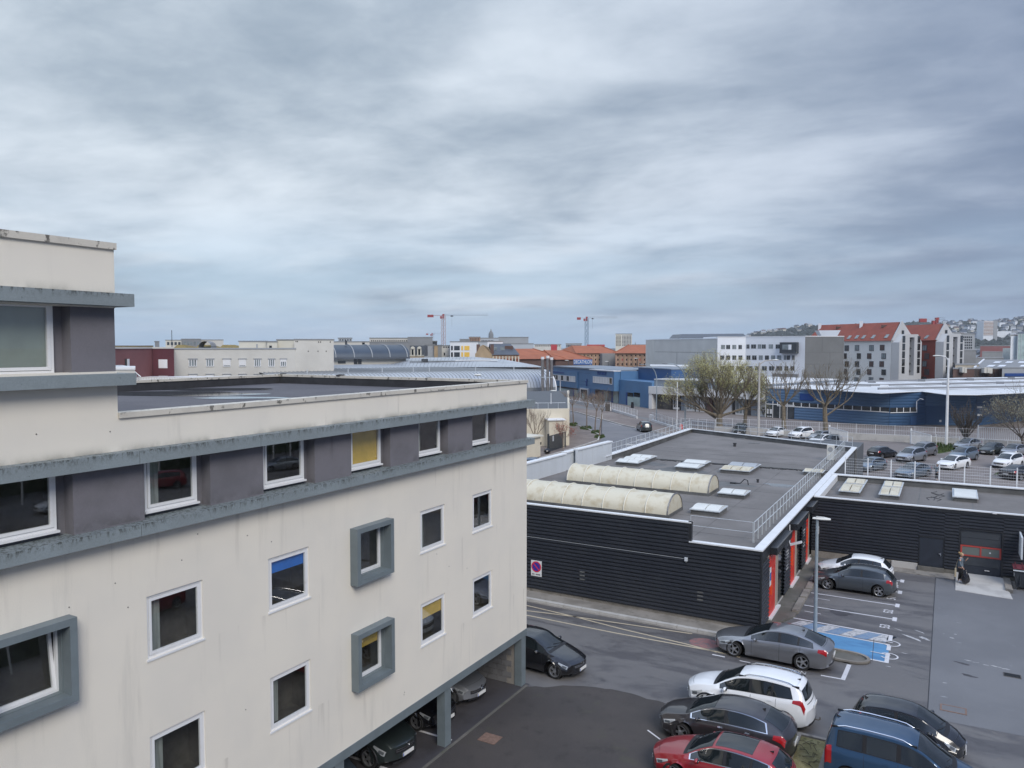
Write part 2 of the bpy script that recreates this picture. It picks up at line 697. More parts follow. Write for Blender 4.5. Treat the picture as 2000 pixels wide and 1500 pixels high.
layers('roof_felt', (.148, .140, .134), .8, [
 dict(c=(.195, .184, .178), scale=.25, lo=.40, hi=.65, amt=.9),
 dict(c=(.120, .114, .114), scale=.9, stretch=(.25, 1, 1), lo=.55, hi=.72, amt=.6),
 dict(c=(.13, .125, .12), scale=1.0, stretch=(1, .2, 1), lo=.58, hi=.7, amt=.5)], fine=.10, fscale=25, bump=.3)
mat('puddle', (.10, .11, .125), .06, metal=.35, spec=1.0)
mat('felt_line', (.125, .118, .114), .8, var=.3, scale=1.0)
mat('felt_dark', (.035, .036, .04), .7, var=.2, scale=2)
mat('upstand_grey', (.115, .118, .118), .7, var=.25, scale=1.0)
layers('clad_black', (.030, .034, .044), .36, [
 dict(c=(.040, .044, .053), scale=.6, lo=.4, hi=.7, amt=.7)], fine=.03)
mat('frame_black', (.02, .022, .026), .45)
mat('door_navy', (.026, .032, .045), .45, var=.1, scale=2)
mat('white_trim', (.72, .74, .76), .4, var=.05, scale=2)
mat('white_sheet', (.56, .60, .64), .45, var=.05, scale=1, stretch=(1, 1, .1))
mat('galvanised', (.56, .60, .63), .42, metal=.25, var=.12, scale=5)
mat('lamp_grey', (.34, .40, .44), .45, metal=.3, var=.08, scale=4)
layers('rooflight_cream', (.60, .565, .45), .45, [
 dict(c=(.44, .37, .24), scale=1.4, lo=.46, hi=.68, amt=.7),
 dict(c=(.30, .20, .10), scale=4, stretch=(1, 1, .15), lo=.60, hi=.72, amt=.75, zband=(3.8, 4.35), zpow=1.0)], fine=.03)
mat('rooflight_white', (.66, .68, .66), .3, var=.06, scale=1.2)
mat('rib_cream', (.66, .64, .55), .5)
mat('red_paint', (.62, .035, .022), .45, var=.1, scale=1.5)
mat('red_door_dull', (.42, .06, .05), .5, var=.1, scale=2)
mat('panel_greygreen', (.14, .16, .15), .4)
mat('orange_red', (.70, .10, .03), .5)
mat('beige_trim', (.42, .36, .31), .6)
layers('asphalt', (.142, .138, .138), .62, [
 dict(c=(.162, .156, .153), scale=.16, lo=.40, hi=.62, amt=.9),
 dict(c=(.090, .087, .092), scale=.42, stretch=(.35, 1, 1), lo=.45, hi=.60, amt=.9, rough=.42, dist=1.0, nr=.68),
 dict(c=(.062, .060, .064), scale=1.1, stretch=(.4, 1, 1), lo=.58, hi=.70, amt=.8, rough=.35, dist=.9, nr=.7),
 dict(c=(.185, .172, .160), scale=.9, lo=.58, hi=.72, amt=.5),
 dict(c=(.30, .29, .28), scale=17, lo=.71, hi=.75, amt=.6, nr=.8),
 dict(c=(.05, .047, .045), scale=5, lo=.66, hi=.70, amt=.6, nr=.7),
], bump=.5, bscale=150, fine=.16, fscale=55)
layers('asphalt_dark', (.056, .050, .048), .75, [
 dict(c=(.074, .065, .060), scale=.3, lo=.4, hi=.65, amt=.8),
 dict(c=(.034, .030, .029), scale=1.6, lo=.55, hi=.7, amt=.6),
 dict(c=(.15, .14, .13), scale=22, lo=.68, hi=.74, amt=.5, nr=.8),
 dict(c=(.075, .075, .05), scale=.8, lo=.58, hi=.7, amt=.4)], bump=.6, bscale=120, fine=.22, fscale=40)
layers('slab_bluegrey', (.146, .149, .158), .6, [
 dict(c=(.172, .175, .184), scale=.22, lo=.42, hi=.64, amt=.9),
 dict(c=(.130, .138, .152), scale=.8, stretch=(.3, 1, 1), lo=.54, hi=.7, amt=.6),
 dict(c=(.34, .36, .38), scale=2.2, stretch=(.5, 1, 1), lo=.68, hi=.72, amt=.7, dist=.5)], bump=.4, bscale=120, fine=.10, fscale=50)
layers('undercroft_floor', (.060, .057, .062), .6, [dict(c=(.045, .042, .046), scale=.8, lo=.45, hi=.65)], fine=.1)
layers('asphalt_far', (.175, .155, .148), .8, [
 dict(c=(.205, .180, .168), scale=.09, lo=.42, hi=.6, amt=.9),
 dict(c=(.13, .115, .110), scale=.35, stretch=(.4, 1, 1), lo=.52, hi=.68, amt=.7)], fine=.08, fscale=8)
layers('road_asphalt', (.150, .152, .165), .7, [
 dict(c=(.178, .178, .188), scale=.12, lo=.42, hi=.6, amt=.8),
 dict(c=(.115, .115, .125), scale=.4, stretch=(.4, 1, 1), lo=.55, hi=.7, amt=.6)], fine=.08, fscale=10)
layers('pavement_brown', (.185, .155, .142), .85, [
 dict(c=(.235, .205, .185), scale=.3, lo=.45, hi=.65), dict(c=(.14, .118, .11), scale=1, lo=.52, hi=.68, amt=.7)], fine=.1, fscale=10)
layers('concrete', (.27, .25, .225), .85, [
 dict(c=(.19, .175, .155), scale=.7, lo=.4, hi=.65), dict(c=(.11, .10, .085), scale=2.2, lo=.56, hi=.7, amt=.7)], bump=.4, fine=.12)
layers('concrete_pale', (.46, .45, .43), .8, [
 dict(c=(.38, .37, .355), scale=.9, lo=.45, hi=.65), dict(c=(.30, .28, .25), scale=3, lo=.62, hi=.74, amt=.5)], fine=.06)
layers('concrete_block', (.155, .155, .16), .85, [dict(c=(.12, .12, .125), scale=3, lo=.45, hi=.65)], fine=.1)
layers('walk_mossy', (.115, .112, .098), .85, [
 dict(c=(.16, .15, .135), scale=.9, lo=.45, hi=.65), dict(c=(.075, .085, .05), scale=1.8, lo=.55, hi=.7, amt=.7)], fine=.12)
layers('planter_moss', (.205, .175, .075), .95, [
 dict(c=(.27, .24, .12), scale=2.5, lo=.45, hi=.65), dict(c=(.09, .10, .035), scale=5, lo=.56, hi=.66, amt=.8)], bump=.8, fine=.25)
layers('paint_white', (.60, .60, .62), .6, [dict(c=(.30, .30, .31), scale=7, lo=.56, hi=.68, amt=.8, nr=.75)], fine=.06)
layers('paint_worn', (.50, .50, .50), .6, [dict(c=(.24, .25, .27), scale=5, lo=.46, hi=.60, amt=.85, nr=.75)], fine=.06)
layers('paint_hatch', (.20, .27, .36), .6, [dict(c=(.13, .22, .36), scale=4, lo=.42, hi=.60, nr=.7)], fine=.06)
layers('paint_cream', (.50, .43, .31), .6, [dict(c=(.30, .25, .19), scale=3, lo=.52, hi=.66, amt=.8, nr=.75)], fine=.08)
layers('paint_blue', (.085, .25, .45), .55, [
 dict(c=(.060, .18, .35), scale=1.2, stretch=(.4, 1, 1), lo=.45, hi=.65), dict(c=(.16, .30, .45), scale=6, lo=.62, hi=.7, amt=.6, nr=.75)], fine=.06)
layers('paint_redfade', (.27, .135, .13), .7, [dict(c=(.15, .13, .135), scale=4, lo=.45, hi=.6, amt=.9)], fine=.1)
mat('wet_stain', (.052, .050, .055), .25)
mat('iron', (.10, .09, .08), .6, var=.2, scale=10)
mat('rust_frame', (.20, .13, .10), .7, var=.2, scale=10)
mat('grass_green', (.055, .085, .022), .9, var=.4, scale=3)
mat('steel_roof', (.46, .49, .52), .38, metal=.35, var=.10, scale=.25)
mat('steel_seam', (.30, .32, .34), .4, metal=.3)
mat('steel_wall', (.22, .24, .26), .45, metal=.2, var=.1, scale=.4)
mat('steel_flue', (.34, .32, .31), .35, metal=.8, var=.15, scale=2)
mat('beige_wall', (.62, .57, .46), .85, var=.07, scale=.3)
mat('beige_dark', (.40, .36, .29), .85, var=.07, scale=.5)
mat('gate_dark', (.035, .042, .050), .5)
mat('blue_panel', (.085, .190, .345), .42, var=.10, scale=.15)
mat('blue_deep', (.030, .085, .200), .42, var=.08, scale=.15)
mat('blue_sign', (.012, .055, .22), .4)
mat('blue_shed', (.082, .155, .270), .45, var=.10, scale=.12)
mat('blue_shed_deep', (.030, .082, .175), .45, var=.08, scale=.12)
mat('roof_white', (.66, .68, .70), .45, var=.10, scale=.12)
mat('roof_patch', (.42, .43, .43), .6)
mat('roof_line', (.22, .23, .25), .6)
mat('shop_white', (.62, .63, .64), .5, var=.06, scale=.4)
mat('fascia_grey', (.20, .235, .28), .5, var=.08, scale=.3)
mat('shop_dark', (.075, .072, .070), .5, var=.3, scale=.3)
mat('office_white', (.72, .76, .81), .6, var=.03, scale=.2)
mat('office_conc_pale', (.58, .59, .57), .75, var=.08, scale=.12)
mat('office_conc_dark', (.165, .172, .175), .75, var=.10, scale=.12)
mat('joint_grey', (.12, .125, .13), .8)
mat('charcoal', (.045, .052, .062), .5)
mat('slate', (.075, .088, .110), .45, var=.12, scale=.3)
mat('slate_blue', (.060, .080, .108), .4, metal=.2, var=.1, scale=.2)
mat('tile_red', (.250, .062, .040), .75, var=.10, scale=.5)
mat('tile_orange', (.34, .110, .050), .75, var=.12, scale=.35)
mat('render_white', (.74, .735, .71), .8, var=.04, scale=.15)
mat('render_grey', (.47, .48, .49), .8, var=.04, scale=.15)
mat('brick_red', (.235, .048, .030), .8, var=.10, scale=.6)
mat('brick_brown', (.115, .072, .062), .85, var=.14, scale=.5)
mat('brick_pale', (.37, .245, .175), .85, var=.15, scale=.4)
mat('stone_tan', (.36, .27, .17), .85, var=.12, scale=.4)
mat('wall_pale', (.56, .55, .51), .85, var=.06, scale=.2)
mat('wall_paleblue', (.42, .46, .50), .85, var=.05, scale=.2)
mat('wall_cream', (.60, .58, .50), .85, var=.05, scale=.2)
mat('wall_grey', (.235, .245, .255), .8, var=.08, scale=.2)
mat('wall_midgrey', (.32, .34, .36), .8, var=.06, scale=.2)
mat('wall_darkgrey', (.10, .11, .12), .8)
mat('maroon', (.105, .030, .040), .75, var=.10, scale=.2)
mat('maroon_pale', (.215, .085, .085), .75, var=.08, scale=.2)
mat('moss_roof', (.21, .155, .045), .9, var=.3, scale=1.0)
mat('crane_red', (.30, .045, .045), .5)
mat('crane_pink', (.48, .36, .36), .6)
mat('crane_blue', (.20, .28, .36), .5)
mat('crane_grey', (.40, .43, .48), .5)
mat('container_red', (.42, .04, .05), .6)
mat('hill_green', (.060, .072, .070), .95, c2=(.105, .108, .098), scale=.02, lo=.42, hi=.60, detail=8)
mat('hill_tree', (.040, .050, .046), .95, var=.4, scale=.03)
mat('land_far', (.20, .20, .20), .95, var=.3, scale=.01)
mat('bark_dark', (.060, .048, .040), .95, var=.3, scale=4)
mat('bark_brown', (.18, .15, .108), .95, var=.3, scale=4)
mat('bark_grey', (.125, .105, .088), .95, var=.3, scale=4)
mat('bark_pale', (.20, .155, .12), .95, var=.3, scale=4)
mat('bud_green', (.42, .41, .18), .8, var=.35, scale=.8)
mat('bud_grey', (.25, .245, .17), .8, var=.3, scale=.8)
mat('leaf_red', (.26, .055, .03), .8, var=.3, scale=2)
mat('twig_brown', (.14, .095, .08), .9, var=.3, scale=2)
mat('leaf_dark', (.035, .05, .02), .8, var=.3, scale=2)
# vehicles
mat('tyre', (.018, .018, .019), .75)
mat('rim_alloy', (.52, .53, .55), .28, metal=.85)
mat('rim_dark', (.12, .12, .13), .35, metal=.7)
mat('car_black_trim', (.014, .014, .016), .5)
mat('car_glass', (.010, .014, .016), .025, spec=1.0)
mat('chrome', (.72, .73, .75), .15, metal=1.0)
mat('lamp_lens', (.55, .58, .60), .10, metal=.4, coat=1)
mat('lamp_lens_dark', (.10, .11, .12), .08, coat=1)
mat('lamp_red', (.36, .012, .015), .12, coat=1)
mat('plate_white', (.72, .72, .70), .5)
mat('plate_blue', (.03, .10, .45), .5)
mat('wheel_well', (.008, .008, .008), .9)

def paint(name, c, metal=.5, rough=.28):
 return mat('paint_' + name, c, rough, metal=metal, coat=1.0, spec=.6)

paint('silvergrey', (.245, .25, .265), .7, .34)
paint('gunmetal', (.085, .098, .110), .6, .34)
paint('gloss_white', (.78, .80, .82), 0.0, .3)
paint('brownblack', (.040, .036, .040), .4, .3)
paint('red', (.30, .010, .018), .25, .3)
paint('steelblue', (.026, .075, .150), .5, .32)
paint('black', (.010, .010, .012), .2, .2)
paint('silver', (.40, .42, .45), .75, .32)
paint('darkgreen', (.030, .040, .040), .4, .3)
paint('bluegrey', (.17, .22, .27), .7, .34)
mat('skin', (.50, .30, .22), .55)
mat('hair_blond', (.36, .25, .12), .7, var=.3, scale=30, objco=True)
mat('hair_brown', (.10, .055, .03), .7)
mat('jacket_blue', (.115, .150, .185), .9, var=.2, scale=12, objco=True)
mat('trousers_black', (.012, .012, .014), .9)
mat('shoe_white', (.68, .68, .70), .6)
mat('bag_black', (.010, .010, .014), .25, coat=.3)
mat('bag_beige', (.42, .36, .25), .8)
mat('bin_dark', (.035, .042, .052), .5)
mat('bin_lid', (.14, .035, .045), .45)
mat('sign_white', (.68, .69, .70), .5)
mat('sign_red', (.60, .03, .06), .5)
mat('sign_purple', (.05, .03, .30), .5)
mat('poster_blue', (.03, .10, .35), .5)
mat('ac_white', (.66, .66, .62), .5)
# ================================================================ GROUND AND MARKINGS
g = MB()
g.quad((-4500, -300, -0.03), (4500, -300, -0.03), (4500, 4800, -0.03), (-4500, 4800, -0.03))
structure('ground', g, 'land_far')

def sheet(name, poly, z, m):
 b = MB()
 b.quad(*[(p[0], p[1], z) for p in poly])
 return structure(name, b, m)

sheet('parking_lot', [(-31, -40), (45, -40), (45, 62), (-31, 62)], 0.0, 'asphalt')
rj = random.Random(77)

def ragged(pts, a, b_, amp=.10, step=.35):
 """roughen the outline between vertices a and b_"""
 out = []
 for i, p in enumerate(pts):
  out.append(p)
  if a <= i < b_:
   q = pts[i + 1]
   L = math.hypot(q[0] - p[0], q[1] - p[1])
   n = int(L / step)
   for k in range(1, n):
    t = k / n
    out.append((p[0] + (q[0] - p[0]) * t + rj.uniform(-amp, amp), p[1] + (q[1] - p[1]) * t + rj.uniform(-amp, amp)))
 return out

sheet('driveway', ragged([(-14.25, -20), (-3.2, -20), (-3.2, 25.0), (-4.25, 27.0), (-6.0, 27.3), (-9.30, 27.65), (-10.8, 27.7), (-12.3, 27.4), (-13.3, 26.8), (-14.25, 26.2)], 3, 9), 0.004, 'asphalt_dark')
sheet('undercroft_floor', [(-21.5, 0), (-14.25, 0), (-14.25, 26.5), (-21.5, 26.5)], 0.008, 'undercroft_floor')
sheet('yard_paving', [(-0.36, 31.2), (40, 33.0), (40, 50.2), (-0.36, 50.6)], 0.004, 'slab_bluegrey')
# joints in the yard paving
b = MB()
b.box(-0.385, 30.8, 0, -0.35, 50.6, .007)
b.box(-0.36, 50.58, 0, 1.0, 50.66, .006)
structure('paving_joint', b, 'felt_dark')

def line(name, p0, p1, w, m, z=.004, z1=None):
 p0, p1 = Vector((*p0[:2], 0)), Vector((*p1[:2], 0))
 d = (p1 - p0).normalized()
 n = Vector((-d.y, d.x, 0)) * w / 2
 b = MB()
 b.quad(*[(q.x, q.y, z) for q in (p0 - n, p1 - n, p1 + n, p0 + n)])
 return structure(name, b, m)

# stall lines, all run along X
for y in (41.84, 44.16, 46.62, 48.95):
 line('parking_line', (-6.25, y), (-2.1, y), .10, 'paint_white', .004)
 line('parking_line_end', (-2.02, y - .30), (-2.02, y + .30), .20, 'paint_white', .008)
for (t, y) in (('53', 40.55), ('52', 42.95), ('51', 45.35), ('50', 47.75)):
 text_mesh(t, .62, .002, 'paint_white', 'stall_number', M=frameM((-2.35, y, .006), (0, 1, 0), (-1, 0, 0)), sx=.9, kind='structure')
# blue disabled bay with hatched margin
sheet('blue_bay_paint', [(-6.9, 35.95), (-1.98, 35.90), (-2.02, 38.05), (-6.9, 38.3)], .004, 'paint_blue')
sheet('blue_bay_margin', [(-6.9, 38.3), (-2.02, 38.05), (-2.06, 39.30), (-6.35, 39.55)], .004, 'asphalt')
for k in range(4):
 x = -6.6 + k * 1.22
 sheet('hatch_stripe', [(x, 38.33), (x + .55, 38.30), (x + 1.15, 39.30), (x + .60, 39.36)], .008, 'paint_worn')
 sheet('hatch_fill', [(x + .57, 38.30), (min(x + 1.2, -2.2), 38.27), (min(x + 1.75, -2.15), 39.27), (x + 1.17, 39.32)], .008, 'paint_hatch')
line('bay_edge_line', (-6.9, 38.3), (-2.0, 38.08), .10, 'paint_white', .012)
line('bay_edge_line', (-6.4, 39.55), (-2.0, 39.32), .12, 'paint_white', .012)
line('bay_edge_line', (-4.6, 36.00), (-1.95, 35.86), .12, 'paint_white', .012)
line('bay_edge_line', (-2.0, 35.80), (-2.02, 37.0), .17, 'paint_white', .016)
line('bay_edge_line', (-2.02, 37.35), (-2.03, 38.0), .17, 'paint_white', .016)
line('bay_edge_line', (-2.03, 38.6), (-2.04, 39.38), .17, 'paint_white', .016)

def arc_line(name, c, r, a0, a1, w, m, z, sx=1.0, sy=1.0):
 b = MB()
 n = 18
 rows = [[], []]
 for i in range(n + 1):
  a = a0 + (a1 - a0) * i / n
  for k, rr in ((0, r - w / 2), (1, r + w / 2)):
   rows[k].append((c[0] + rr * math.cos(a) * sx, c[1] + rr * math.sin(a) * sy, z))
 b.grid(rows)
 return structure(name, b, m)

# worn wheelchair symbols at the mouth of the bay
for yy in (36.65, 38.28):
 arc_line('wheelchair_symbol', (-1.95, yy), .34, R(-150), R(150), .07, 'paint_white', .020)
 line('wheelchair_symbol', (-2.7, yy + .18), (-1.9, yy + .1), .07, 'paint_white', .0225)
# corner mark behind the grey car and lettering beside it
line('corner_mark', (-3.42, 33.10), (-3.36, 34.85), .17, 'paint_white', .006)
line('corner_mark', (-4.25, 33.12), (-3.34, 33.16), .10, 'paint_white', .0085)
line('corner_mark', (-8.7, 33.05), (-8.15, 33.05), .10, 'paint_white', .006)
line('corner_mark', (-7.5, 32.97), (-7.05, 32.97), .07, 'paint_white', .006)
text_mesh('DIRECTION', .42, .002, 'paint_worn', 'lane_lettering', M=frameM((-5.66, 33.02, .007), (1, -.02, 0), (.02, 1, 0)), sx=.78, kind='structure')
# long cream hose-like lines along the lane
for pts, nm in (([(1030, 1183), (1120, 1204), (1220, 1230), (1340, 1258), (1400, 1274)], 'cream_line'),
    ([(1030, 1193), (1096, 1201), (1160, 1210), (1352, 1238)], 'cream_line'),
    ([(1030, 1202), (1200, 1236), (1400, 1273), (1445, 1284)], 'cream_line')):
 w = [onz(*p) for p in pts]
 w[0] = w[0] + (w[0] - w[1]).normalized() * 6
 b = MB()
 rows = [[], []]
 for i, p in enumerate(w):
  d = (w[min(i + 1, len(w) - 1)] - w[max(i - 1, 0)]).normalized()
  n = Vector((-d.y, d.x, 0)) * .05
  rows[0].append(tuple(p - n + Vector((0, 0, .006 + .003 * ('x' in nm)))))
  rows[1].append(tuple(p + n + Vector((0, 0, .006))))
 b.grid(rows)
 structure(nm, b, 'paint_cream')
arc_line('faded_red_circle', (-9.35, 34.15), .30, 0, 2 * math.pi, .60, 'paint_redfade', .005, sx=1.15)
line('driveway_crack_line', (-8.9, 25.3), (-8.3, 24.9), .06, 'paint_white', .0075)
line('planter_side_line', (-4.9, 27.35), (-4.2, 27.15), .08, 'paint_white', .006)
line('worn_stall_line', (-6.0, 43.35), (-5.2, 43.3), .06, 'paint_white', .004)
line('worn_stall_line', (-6.1, 40.9), (-5.3, 40.85), .06, 'paint_white', .004)

def blob(name, cx, cy, rx, ry, m, z, seed, rot=0.0):
 rr = random.Random(seed)
 ph = [rr.uniform(0, 6.28) for _ in range(4)]
 pts = []
 for i in range(28):
  a = 2 * math.pi * i / 28
  k = 1 + .18 * math.sin(2 * a + ph[0]) + .14 * math.sin(3 * a + ph[1]) + .10 * math.sin(5 * a + ph[2]) + .07 * math.sin(8 * a + ph[3])
  x, y = rx * k * math.cos(a), ry * k * math.sin(a)
  pts.append((cx + x * math.cos(rot) - y * math.sin(rot), cy + x * math.sin(rot) + y * math.cos(rot)))
 b = MB()
 b.quad(*[(p[0], p[1], z) for p in pts])
 return structure(name, b, m)

for i, (px, py, rx, ry) in enumerate(((1880, 1296, .28, .10), (1893, 1320, .25, .12), (1640, 1196, .65, .40), (1590, 1302, .7, .2))):
 p = onz(px, py)
 blob('damp_patch', p.x, p.y, rx, ry, 'undercroft_floor', .003 if p.x < -.4 else .0065, 40 + i, R(-10))
# spilled white paint on the yard
for i, (px, py, rx, ry, ro) in enumerate(((1782, 1246, .40, .10, -35), (1805, 1247, .24, .11, -30), (1796, 1234, .22, .04, -35), (1755, 1230, .20, .03, -30),
           (1859, 1246, .12, .05, -30), (1866, 1239, .05, .05, 0), (1890, 1290, .16, .03, -10), (1905, 1294, .12, .03, 0),
           (1945, 1302, .18, .04, -8), (1965, 1307, .14, .04, 0), (1925, 1299, .10, .03, 0), (1845, 1334, .07, .03, 0),
           (1766, 1276, .12, .03, 0), (1735, 1302, .10, .03, 0), (1873, 1217, .10, .02, 0), (1843, 1238, .06, .02, 0))):
 p = onz(px, py)
 blob('paint_spill', p.x, p.y, rx, ry, 'paint_worn', .0085, 80 + i, R(ro))

# manholes and drains
def cover(name, px, py, w, h, m, label, rot=0.0, frame=True):
 p = onz(px, py)
 r = thing(name, label, 'manhole cover', (p.x, p.y, 0))
 b = MB().box(p.x - w / 2, p.y - h / 2, .0, p.x + w / 2, p.y + h / 2, .018)
 b.build('lid', m, r)
 if frame:
  f = MB()
  for (x0, y0, x1, y1) in ((-w / 2 - .06, -h / 2 - .06, w / 2 + .06, -h / 2), (-w / 2 - .06, h / 2, w / 2 + .06, h / 2 + .06),
         (-w / 2 - .06, -h / 2, -w / 2, h / 2), (w / 2, -h / 2, w / 2 + .06, h / 2)):
   f.box(p.x + x0, p.y + y0, 0, p.x + x1, p.y + y1, .022)
  f.build('rim', 'rust_frame', r)
 return r

cover('manhole_cover', 957, 1443, .55, .45, 'rust_frame', 'square rusty manhole cover in the dark driveway asphalt')
cover('manhole_cover', 1862, 1386, .75, .45, 'slab_bluegrey', 'rectangular paved cover with a rusty rim in the open yard')
dr = cover('drain_grate', 1977, 1320, .62, .42, 'iron', 'dark iron drain grate at the right of the yard', frame=False)
b = MB()
p = onz(1977, 1320)
for k in range(6):
 b.box(p.x - .28, p.y - .17 + k * .06, .018, p.x + .28, p.y - .14 + k * .06, .03)
b.build('grate_bars', 'frame_black', dr)
dr['category'] = 'drain grate'

# kerb along the undercroft, end pavement along the black shed
b = MB().box(-14.36, 0, 0, -14.25, 26.35, .02)
structure('undercroft_kerb', b, 'walk_mossy')
b = MB().box(-30, 35.55, 0, -8.6, 36.6, .11)
structure('pavement_strip', b, 'concrete')
b = MB()
x = -30
while x < -9:
 b.box(x, 35.30, 0, x + .98, 35.53, .13)
 x += 1.0
b.build('kerb', 'concrete_pale')['kind'] = 'structure'
b = MB().box(-30, 35.12, 0, -8.6, 35.29, .02)
structure('gutter', b, 'concrete')
structure('side_walk', MB().prism([(-7.4, 37.2), (-6.75, 38.6), (-6.35, 39.7), (-6.62, 51.3), (-7.4, 51.9)], 0, .09), 'walk_mossy')
# pedestrian island between the grey car and the blue bay
isl = [(-7.3, 35.1), (-3.6, 34.95)] + [(-3.35 + .75 * math.sin(a), 35.55 - .60 * math.cos(a)) for a in [R(k) for k in range(0, 181, 20)]] + [(-7.3, 36.3)]
structure('island', MB().prism(isl, 0, .05), 'walk_mossy')
cen = Vector((-5.2, 35.6))
outer = [Vector(p) for p in isl]
b = MB()
for i in range(len(outer) - 1):
 a, c = outer[i], outer[i + 1]
 d = (c - a)
 if d.length < 1e-4:
  continue
 n = Vector((d.y, -d.x)).normalized() * .13
 b.prism([(a.x - n.x * 0, a.y - n.y * 0), (c.x, c.y), (c.x - n.x, c.y - n.y), (a.x - n.x, a.y - n.y)], .0, .12 + .0007 * i)
b.build('island_kerb', 'concrete')['kind'] = 'structure'
# thin marker rod on the island
tag(MB().tube([(-2.55, 35.75, 0.0), (-2.50, 35.80, .95)], .012, 6).build('marker_rod', 'iron', loc=(-2.55, 35.75, 0)), 'thin dark marker rod standing at the tip of the kerbed island', 'marker rod')
# four long wheel stops beside the shed walk
for i, (y0, y1, lb) in enumerate(((40.25, 42.55, 'long weathered concrete wheel stop nearest the blue bay'), (42.75, 44.20, 'short concrete wheel stop, second from the blue bay'),
         (44.42, 45.75, 'concrete wheel stop in front of the dark grey hatchback'), (45.95, 47.3, 'concrete wheel stop half hidden behind the lamp post, farthest of the row'))):
 b = MB().prism([(-6.60, y0), (-6.28, y0 + .03), (-6.30, y1), (-6.62, y1 - .03)], .0, .17)
 tag(b.build('wheel_stop', 'concrete', loc=(-6.45, (y0 + y1) / 2, 0)), lb, 'wheel stop', 'wheel stops at the head of the stalls')
# planter bed by the blue van
pb = thing('planter_bed', 'rectangular mossy earth bed with concrete edging between the red car and blue van', 'planter', (-3.75, 25.8, 0))
MB().box(-4.1, 22.5, 0, -3.28, 27.35, .10).build('soil', 'planter_moss', pb)
for (x0, y0, x1, y1) in ((-4.24, 22.5, -4.1, 27.49), (-4.1, 27.35, -3.28, 27.49), (-3.28, 22.5, -3.14, 27.49)):
 MB().box(x0, y0, 0, x1, y1, .16).build('edging', 'concrete', pb)
rr = random.Random(3)
b = MB()
for k in range(14):
 x, y = rr.uniform(-4.0, -3.4), rr.uniform(25.6, 27.2)
 a = rr.uniform(0, 6.28)
 L = rr.uniform(.15, .5)
 b.tube([(x, y, .11), (x + L * .5 * math.cos(a), y + L * .5 * math.sin(a), .16), (x + L * math.cos(a + .4), y + L * math.sin(a + .4), .115)], .008, 4)
b.build('fallen_twigs', 'bark_dark', pb)['kind'] = 'stuff'

# ================================================================ CREAM OFFICE BUILDING (left)
FX = -14.4
ob = thing('office_building', 'cream rendered office building with blue-grey ledges and a mauve window band over parked cars', 'building', (-20, 15, 0))

def holed_wall(mb, X, ys, zs, holes, depth):
 """wall on plane X facing +X with openings (y0, y1, z0, z1) and reveals going back by depth"""
 Y = sorted(set([ys[0], ys[1]] + [h[0] for h in holes] + [h[1] for h in holes]))
 Z_ = sorted(set([zs[0], zs[1]] + [h[2] for h in holes] + [h[3] for h in holes]))
 for i in range(len(Y) - 1):
  for j in range(len(Z_) - 1):
   yc, zc = (Y[i] + Y[i + 1]) / 2, (Z_[j] + Z_[j + 1]) / 2
   if any(h[0] < yc < h[1] and h[2] < zc < h[3] for h in holes):
    continue
   mb.quad((X, Y[i], Z_[j]), (X, Y[i + 1], Z_[j]), (X, Y[i + 1], Z_[j + 1]), (X, Y[i], Z_[j + 1]))
 for (y0, y1, z0, z1) in holes:
  d = X - depth
  mb.quad((X, y0, z0), (X, y0, z1), (d, y0, z1), (d, y0, z0))
  mb.quad((X, y1, z0), (d, y1, z0), (d, y1, z1), (X, y1, z1))
  mb.quad((X, y0, z0), (d, y0, z0), (d, y1, z0), (X, y1, z0))
  mb.quad((X, y0, z1), (X, y1, z1), (d, y1, z1), (d, y0, z1))

